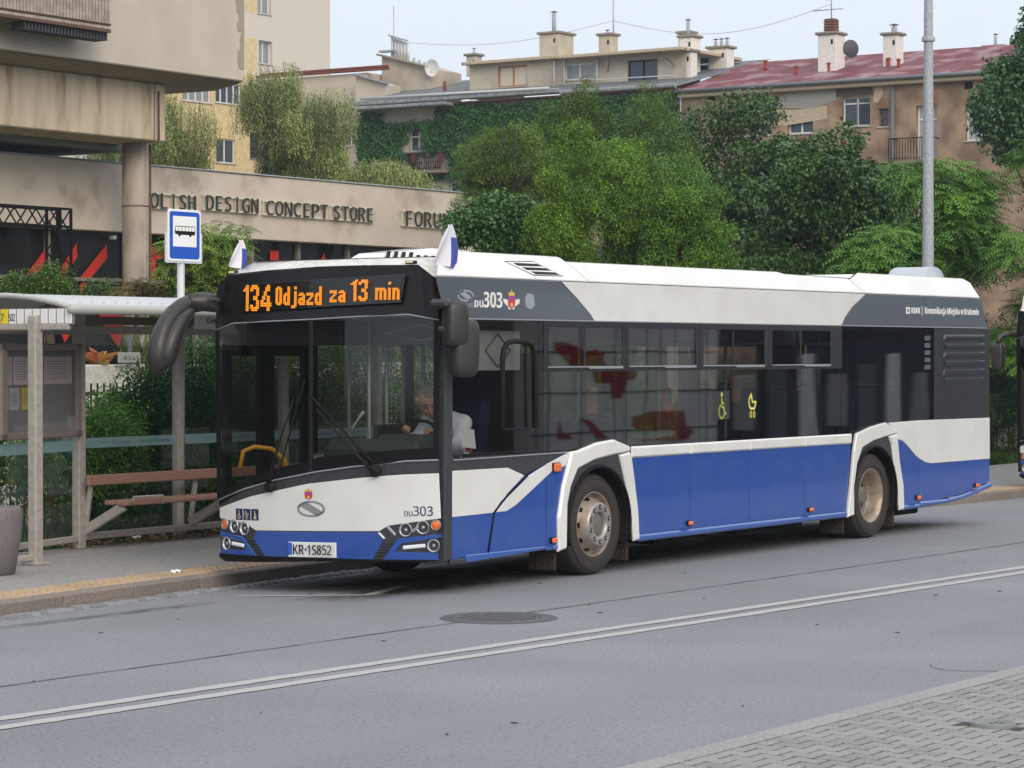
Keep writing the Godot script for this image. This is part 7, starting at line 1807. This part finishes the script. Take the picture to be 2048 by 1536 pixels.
func make_materials() -> void:
	M.white = rough_mat("white_paint", [[0.25, col(223, 221, 217)], [0.6, col(228, 227, 224)]], 0.01, 0.35, 0.3); M.white.clearcoat_enabled = true; M.white.clearcoat = 0.8; M.white.clearcoat_roughness = 0.06; M.white_dirty = rough_mat("white_dirty", [[0.3, col(190, 184, 172)], [0.6, col(222, 220, 215)]], 0.02, 0.8, 0.4)
	M.blue = rough_mat("blue_paint", [[0.25, col(36, 78, 156)], [0.6, col(26, 72, 160)]], 0.01, 0.35, 0.3); M.blue.clearcoat_enabled = true; M.blue.clearcoat = 0.9; M.blue.clearcoat_roughness = 0.06; M.blue_edge = paint(col(44, 88, 168))
	M.grey_band = paint(col(88, 95, 105)); M.charcoal = n2("charcoal", col(50, 51, 54), col(60, 61, 64), 0.03, 1.0, 0.55)
	M.black = flat(col(17, 17, 19), 0.5); M.black.metallic_specular = 0.3; M.black_gloss = flat(col(19, 17, 18), 0.3); M.black_gloss.metallic_specular = 0.35; M.black_rough = flat(col(20, 19, 18), 0.9); M.dirt_black = n2("dirt_black", col(26, 23, 21), col(84, 70, 56), 0.05, 1.6, 0.95)
	M.grey_trim = flat(col(142, 145, 150), 0.4); M.rubber = flat(col(30, 30, 32), 0.65); M.rubber.metallic_specular = 0.3; M.mirror_plastic = n2("mirror_plastic", col(44, 43, 43), col(56, 53, 51), 0.02, 2.0, 0.42)
	M.win_frame = flat(col(38, 39, 44), 0.35)
	M.tyre = n2("tyre", col(42, 39, 38), col(62, 57, 54), 0.02, 3.0, 0.85); M.steel = flat(col(158, 155, 150), 0.42, 0.7)
	M.steel.albedo_color = col(176, 172, 166); M.steel_rust = rough_mat("steel_rust", [[0.2, col(140, 120, 102)], [0.5, col(172, 158, 142)], [0.8, col(184, 174, 162)]], 0.01, 1.0, 0.5)
	M.steel_rust.metallic = 0.5; M.hub = n2("hub", col(88, 80, 72), col(128, 122, 116), 0.04, 4.0, 0.55); M.chrome = flat(col(176, 178, 182), 0.25, 0.6); M.chrome_lens = flat(col(232, 234, 238), 0.2, 0.05); M.white_lens = flat(col(232, 234, 236), 0.2)
	M.orange = flat(col(236, 106, 26), 0.25); M.silver = flat(col(150, 153, 156), 0.38, 0.3); M.navy = flat(col(24, 40, 84), 0.4); M.navy_print = flat(col(30, 44, 92), 0.5); M.plate_blue = flat(col(52, 98, 190), 0.5)
	M.white_print = flat(col(228, 228, 226), 0.55); M.grey_print = flat(col(150, 158, 166), 0.5); M.cream = flat(col(232, 216, 160), 0.5); M.yellow_print = flat(col(178, 190, 84), 0.6); M.yellow_bright = flat(col(240, 234, 120), 0.6)
	M.sticker_film = glass(Color(0.3, 0.3, 0.3), 0.55, 0.3)
	M.crest_red = flat(col(206, 66, 60), 0.5); M.crest_gold = flat(col(222, 186, 92), 0.5); M.crest_violet = flat(col(150, 78, 158), 0.5)
	M.display_glass = flat(col(26, 25, 26), 0.15); M.led = emit(Color(1.0, 0.60, 0.10), 1.0)
	M.wind_glass = glass(Color(0.01, 0.03, 0.025), 0.36); M.side_glass = glass(Color(0.012, 0.014, 0.018), 0.19, 0.02, 0.04); M.side_glass_clear = glass(Color(0.015, 0.02, 0.025), 0.38); M.far_glass = glass(Color(0.02, 0.05, 0.04), 0.35)
	M.dot_grey = flat(col(82, 84, 90), 0.6); M.cowl = flat(col(176, 184, 194), 0.35); M.orange.clearcoat_enabled = true
	M.int_floor = flat(col(62, 62, 66), 0.7); M.int_light = flat(col(176, 178, 176), 0.6); M.int_grey = flat(col(96, 98, 102), 0.6); M.int_dark = flat(col(44, 46, 50), 0.6); M.int_panel = flat(col(110, 124, 116), 0.5); M.dash = flat(col(58, 64, 64), 0.55)
	M.seat_blue = n2("seat_blue", col(34, 44, 84), col(60, 70, 104), 0.1, 4.0, 0.9); M.seat_navy = flat(col(30, 36, 62), 0.9); M.yellow_rail = flat(col(226, 164, 30), 0.35); M.pole_grey = flat(col(176, 182, 172), 0.35, 0.4); M.validator = flat(col(222, 140, 36), 0.4); M.screen_blue = flat(col(120, 150, 180), 0.2)
	M.skin = flat(col(206, 152, 122), 0.55); M.skin.subsurf_scatter_enabled = true; M.skin.subsurf_scatter_strength = 0.15; M.shirt = flat(col(226, 230, 238), 0.85); M.hair = flat(col(132, 126, 116), 0.8); M.cup = flat(col(190, 86, 70), 0.6)
	M.flag_white = flat(col(226, 222, 228), 0.9); M.flag_blue = flat(col(48, 66, 158), 0.9)
	for k in ["flag_white", "flag_blue"]: M[k].backlight_enabled = true; M[k].backlight = Color(0.4, 0.4, 0.45)
	# ground
	M.soil = flat(col(92, 92, 74), 0.95); M.soil_green = n2("soil_green", col(44, 50, 26), col(76, 78, 42), 0.05, 0.5, 0.95)
	M.asphalt = rough_mat("asphalt", [[0.1, col(128, 130, 134)], [0.35, col(133, 135, 139)], [0.6, col(136, 138, 142)], [0.9, col(142, 144, 148)]], 0.004, 0.12, 0.9, 0.0, 4.0, 7)
	M.asphalt.detail_enabled = true; M.asphalt.detail_blend_mode = BaseMaterial3D.BLEND_MODE_MUL
	M.asphalt.detail_albedo = ramp_tex("asphalt_grain", [[0.12, Color(0.62, 0.62, 0.63)], [0.32, Color(0.93, 0.93, 0.93)], [0.6, Color(0.97, 0.97, 0.97)], [0.85, Color(1.0, 1.0, 1.0)]], 0.22, 3, 1024, 77)
	M.road_paint = n2("road_paint", col(158, 158, 155), col(190, 189, 185), 0.12, 1.5, 0.8); M.road_paint_dirty = n2("road_paint_dirty", col(150, 134, 116), col(188, 176, 160), 0.08, 1.5, 0.85)
	for k in ["stain", "stain_grey"]:
		var im := Image.create(256, 64, false, Image.FORMAT_RGBA8); var nz := noise(FastNoiseLite.TYPE_SIMPLEX_SMOOTH, 0.03, 4, 12)
		for y in 64:
			for x in 256:
				var e := minf(minf(x, 255 - x) / 90.0, minf(y, 63 - y) / 26.0); var a := clampf(smoothstep(0.0, 1.0, e) * (0.55 + 0.9 * nz.get_noise_2d(x, y * 3.0)), 0.0, 1.0)
				im.set_pixel(x, y, Color(0.22, 0.17, 0.14, a * 0.9) if k == "stain" else Color(0.32, 0.33, 0.36, a * 0.6))
		M[k] = flat(Color.WHITE, 0.9); M[k].albedo_texture = ImageTexture.create_from_image(im); M[k].transparency = BaseMaterial3D.TRANSPARENCY_ALPHA
	M.tar = flat(col(92, 94, 100), 0.8); M.tar_patch = flat(col(84, 86, 94), 0.85); M.debris = flat(col(78, 72, 66), 0.9)
	M.pavement = n2("pavement", col(136, 133, 130), col(154, 151, 148), 0.03, 0.7, 0.9); M.ochre = n2("ochre", col(172, 148, 120), col(190, 164, 134), 0.05, 1.2, 0.9); M.ochre2 = n2("ochre2", col(164, 141, 116), col(180, 156, 128), 0.05, 1.2, 0.9)
	M.kerb = n2("kerb", col(124, 114, 106), col(142, 132, 124), 0.04, 1.2, 0.9); M.kerb2 = n2("kerb2", col(118, 109, 102), col(136, 127, 120), 0.04, 1.2, 0.9); M.sett = n2("sett", col(118, 118, 122), col(150, 150, 154), 0.1, 3.0, 0.85); M.sett2 = n2("sett2", col(102, 102, 106), col(134, 134, 138), 0.1, 3.0, 0.85)
	M.kerb_pale = n2("kerb_pale", col(142, 140, 137), col(160, 157, 154), 0.04, 1.2, 0.9, 0.08); M.kerb_pale2 = n2("kerb_pale2", col(137, 135, 132), col(155, 153, 150), 0.04, 1.2, 0.9); M.joint_soil = flat(col(62, 60, 56), 0.95)
	M.paver = n2("paver", col(132, 132, 132), col(148, 147, 146), 0.05, 1.6, 0.9); M.paver2 = n2("paver2", col(138, 137, 136), col(152, 151, 149), 0.05, 1.6, 0.9); M.paver3 = n2("paver3", col(124, 123, 123), col(142, 141, 140), 0.05, 1.6, 0.9)
	M.iron = n2("iron", col(86, 86, 88), col(112, 111, 112), 0.08, 3.0, 0.6); M.iron.metallic = 0.3; M.iron_pale = n2("iron_pale", col(112, 117, 116), col(132, 135, 134), 0.08, 3.0, 0.7); M.grass_blade = flat(col(112, 126, 48), 0.8); M.grass_dark = flat(col(92, 108, 58), 0.8)
	# street things
	M.shelter = n2("shelter", col(156, 150, 142), col(170, 164, 156), 0.02, 1.0, 0.5); M.shelter_dark = flat(col(126, 116, 110), 0.5); M.shelter_white = flat(col(178, 178, 172), 0.45); M.roof_sheet = flat(col(196, 200, 204), 0.35); M.shelter_glass = glass(Color(0.10, 0.22, 0.17), 0.11); M.case_glass = glass(Color(0.2, 0.2, 0.2), 0.10)
	M.frosted = flat(Color(0.56, 0.68, 0.71, 0.66), 0.5); M.frosted.transparency = BaseMaterial3D.TRANSPARENCY_ALPHA; M.frost_print = flat(col(104, 132, 142), 0.6)
	M.board = flat(col(128, 127, 126), 0.7); M.notice = n2("notice", col(172, 168, 172), col(190, 186, 188), 0.05, 4.0, 0.8); M.notice_red = rough_mat("notice_red", [[0.4, col(196, 188, 192)], [0.7, col(208, 184, 174)]], 0.02, 2.5, 0.8); M.notice_yellow = flat(col(196, 184, 70), 0.8); M.print_grey = flat(col(132, 130, 136), 0.8)
	M.tile_white = flat(col(226, 226, 226), 0.5); M.tile_yellow = flat(col(226, 204, 40), 0.5); M.bench_wood = n2("bench_wood", col(138, 102, 88), col(170, 130, 114), 0.06, 2.0, 0.65); M.pole_pale = flat(col(196, 200, 202), 0.45); M.sign_blue = flat(col(14, 76, 178), 0.4); M.bin = n2("bin", col(104, 98, 98), col(124, 118, 118), 0.05, 1.5, 0.8); M.galv = n2("galv", col(150, 154, 160), col(178, 182, 188), 0.03, 1.2, 0.5); M.galv_light = flat(col(206, 208, 210), 0.4, 0.3); M.galv_dark = flat(col(104, 110, 116), 0.5); M.dead_leaf = n2("dead_leaf", col(106, 82, 62), col(168, 138, 110), 0.2, 3.0, 0.9)
	# buildings
	M.plaster_brown = rough_mat("plaster_brown", [[0.2, col(122, 98, 80)], [0.45, col(144, 118, 98)], [0.65, col(154, 130, 110)], [0.85, col(172, 144, 118)]], 0.012, 0.10, 0.95, 0.0, 4.0, 6); M.plaster_grey = flat(col(152, 150, 142), 0.95); M.plaster_pale = n2("plaster_pale", col(178, 158, 134), col(196, 180, 158), 0.05, 0.3, 0.95); M.plaster_soot = flat(col(84, 72, 64), 0.95)
	M.plaster_beige = n2("plaster_beige", col(180, 170, 152), col(192, 184, 166), 0.012, 0.12, 0.95); M.plaster_beige2 = n2("plaster_beige2", col(176, 164, 148), col(188, 178, 162), 0.012, 0.12, 0.95); M.plaster_grey2 = n2("plaster_grey2", col(196, 184, 168), col(206, 195, 180), 0.008, 0.06, 0.95); M.render_white = flat(col(212, 203, 193), 0.95); M.render_yellow = n2("render_yellow", col(208, 186, 140), col(220, 200, 156), 0.02, 0.2, 0.95)
	M.white_wash = n2("white_wash", col(214, 208, 200), col(236, 232, 226), 0.04, 0.4, 0.95); M.chim_cap = flat(col(138, 130, 118), 0.9); M.brick = flat(col(122, 82, 66), 0.95); M.brick_dark = flat(col(84, 66, 58), 0.95); M.white_paint = flat(col(226, 226, 224), 0.5); M.sill = flat(col(178, 170, 160), 0.8)
	M.pane_dark = flat(col(60, 70, 82), 0.06); M.pane_curtain = flat(col(158, 160, 164), 0.12); M.pane_blind = flat(col(206, 190, 170), 0.2); M.pane_grey = flat(col(140, 146, 148), 0.1); M.wood_orange = flat(col(168, 112, 74), 0.6); M.wood_red = flat(col(122, 66, 54), 0.7); M.wood_dark = flat(col(96, 82, 72), 0.7); M.wood_brown = flat(col(116, 96, 80), 0.7)
	M.roof_red = rough_mat("roof_red", [[0.3, col(100, 36, 40)], [0.52, col(114, 48, 54)], [0.6, col(140, 98, 104)], [0.8, col(150, 130, 138)]], 0.012, 0.07, 0.75, 0.0, 4.0, 6); M.roof_vent = flat(col(150, 54, 48), 0.7); M.roof_grey = n2("roof_grey", col(92, 94, 96), col(116, 118, 120), 0.02, 0.2, 0.8); M.roof_zinc = n2("roof_zinc", col(120, 124, 126), col(146, 150, 152), 0.02, 0.3, 0.6); M.zinc_light = flat(col(186, 190, 190), 0.5); M.dark_metal = flat(col(72, 74, 80), 0.6); M.dish_white = flat(col(206, 204, 200), 0.5)
	M.concrete = rough_mat("concrete", [[0.15, col(176, 162, 148)], [0.4, col(206, 192, 177)], [0.8, col(214, 201, 187)]], 0.012, 0.10, 0.95, 0.0, 4.0, 6)
	M.concrete_stained = rough_mat("concrete_stained", [[0.15, col(150, 130, 110)], [0.4, col(194, 176, 154)], [0.7, col(206, 190, 168)]], 0.012, 0.2, 0.95, 0.0, 4.0, 6); M.concrete_stained.uv1_scale = Vector3(0.35, 0.05, 0.35)
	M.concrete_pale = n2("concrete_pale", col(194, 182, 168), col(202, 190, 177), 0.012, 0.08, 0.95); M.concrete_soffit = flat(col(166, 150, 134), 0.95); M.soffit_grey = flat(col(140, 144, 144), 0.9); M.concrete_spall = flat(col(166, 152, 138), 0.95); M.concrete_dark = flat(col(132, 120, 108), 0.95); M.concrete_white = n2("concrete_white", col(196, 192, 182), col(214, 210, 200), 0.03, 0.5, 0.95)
	M.concrete_column = rough_mat("concrete_column", [[0.2, col(150, 137, 124)], [0.5, col(176, 163, 150)], [0.8, col(188, 176, 163)]], 0.012, 0.16, 0.95, 0.0, 4.0, 5); M.concrete_column.uv1_scale = Vector3(0.3, 0.1, 0.3); M.rust = n2("rust", col(84, 62, 52), col(118, 92, 80), 0.08, 1.0, 0.9); M.corrugated = n2("corrugated", col(154, 142, 136), col(178, 168, 160), 0.02, 0.3, 0.7)
	M.shop_dark = flat(col(26, 25, 26), 0.8); M.shop_glass = glass(Color(0.02, 0.02, 0.02), 0.3); M.shop_glass.metallic_specular = 0.22; M.mullion = flat(col(132, 124, 116), 0.6); M.red_print = flat(col(196, 44, 30), 0.7); M.letter_metal = flat(col(66, 66, 60), 0.5, 0.3); M.rail_light = flat(col(220, 214, 196), 0.5); M.board_grey = flat(col(158, 158, 156), 0.7); M.print_dark = flat(col(86, 86, 86), 0.8); M.fence_rust = flat(col(96, 84, 70), 0.8)
	M.opp_grey = n2("opp_grey", col(228, 227, 226), col(238, 237, 236), 0.02, 0.1, 0.9); M.opp_dark = flat(col(52, 52, 55), 0.9); M.opp_red = flat(col(158, 44, 42), 0.9)
	M.bark = n2("bark", col(66, 58, 48), col(96, 86, 72), 0.08, 1.0, 0.95); M.leaf = leafy(0.6, 0.35); M.leaf_gloss = leafy(0.42, 0.5); M.leaf_red = leafy(0.6, 0.4); M.leaf_red.vertex_color_use_as_albedo = false; M.leaf_red.albedo_color = col(178, 84, 70)
	M.leaf_orange = M.leaf_red.duplicate(); M.leaf_orange.albedo_color = col(196, 128, 80); M.leaf_olive = M.leaf_red.duplicate(); M.leaf_olive.albedo_color = col(150, 146, 66)

func _ready() -> void:
	# camera, sky, sun and exposure
	var cam := Camera3D.new()
	cam.name = "camera"
	cam.fov = 16.679
	cam.near = 0.5
	cam.far = 3000.0
	add_child(cam)
	cam.position = Vector3(-18.2903, 2.1151, 13.0922)
	cam.rotation = Vector3(deg_to_rad(-0.7195), -deg_to_rad(56.183), 0)
	cam.current = true
	var sky := ProceduralSkyMaterial.new()
	sky.sky_top_color = Color(1.08, 1.09, 1.12)
	sky.sky_horizon_color = col(226, 236, 247)
	sky.sky_curve = 0.9
	sky.ground_bottom_color = col(120, 120, 116)
	sky.ground_horizon_color = col(150, 150, 146)
	sky.sun_angle_max = 60.0
	sky.sun_curve = 0.05
	var env := Environment.new()
	env.background_mode = Environment.BG_SKY
	env.sky = Sky.new()
	env.sky.sky_material = sky
	env.background_energy_multiplier = 0.88
	env.tonemap_mode = Environment.TONE_MAPPER_LINEAR
	env.tonemap_exposure = 1.2
	env.sdfgi_enabled = true; env.ssao_enabled = true; env.ssil_enabled = true
	env.fog_enabled = true
	env.fog_light_color = col(214, 226, 240)
	env.fog_density = 0.0004
	var we := WorldEnvironment.new()
	we.name = "environment"
	we.environment = env
	add_child(we)
	var sun := DirectionalLight3D.new()
	sun.name = "sun"
	sun.light_energy = 0.5
	sun.light_color = Color(1.0, 0.95, 0.87)
	sun.light_angular_distance = 35.0
	sun.shadow_enabled = true
	sun.sky_mode = DirectionalLight3D.SKY_MODE_LIGHT_ONLY
	add_child(sun)
	sun.look_at_from_position(Vector3(-15, 15, 22), Vector3.ZERO)
	make_materials()
	build_ground()
	build_forum()
	build_left_blocks()
	build_ivy_house()
	build_tenement()
	build_opposite()
	build_green()
	build_shelter()
	var bus := build_bus()
	build_driver()
	var f1 := build_flag(Vector3(0.47, 2.79, -0.1), "white and blue flag on the roadside roof corner of the front bus", 1.0, -0.06)
	build_flag(Vector3(0.40, 2.83, -2.42), "white and blue flag on the kerbside roof corner of the front bus", 0.72, -0.04)
	var bus2 := dup(bus, Vector3(18.55, 0.0, 0.0), "second city bus just entering the picture at the right edge")
	var old := bus2.get_node("kerbside_mirror")
	bus2.remove_child(old); old.free()
	var mi := Node3D.new(); mi.name = "kerbside_mirror"; bus2.add_child(mi, true)
	var st := mb(true); tube(st, [Vector3(0.25, 2.36, -2.56), Vector3(0.1, 2.38, -2.65), Vector3(-0.06, 2.33, -2.72), Vector3(-0.11, 2.24, -2.74)], [0.05, 0.045, 0.04, 0.035], 10); obj("mirror_arm", st, M.mirror_plastic, mi)
	st = mb(true); blob(st, Vector3(-0.06, 2.04, -2.75), Vector3(0.085, 0.20, 0.09), 0.4); obj("mirror_housing", st, M.mirror_plastic, mi)
	var f2 := dup(f1, Vector3(18.75, 2.66, -2.42), "small white and blue flag on the bus at the right edge")
	f2.scale = Vector3.ONE * 0.8
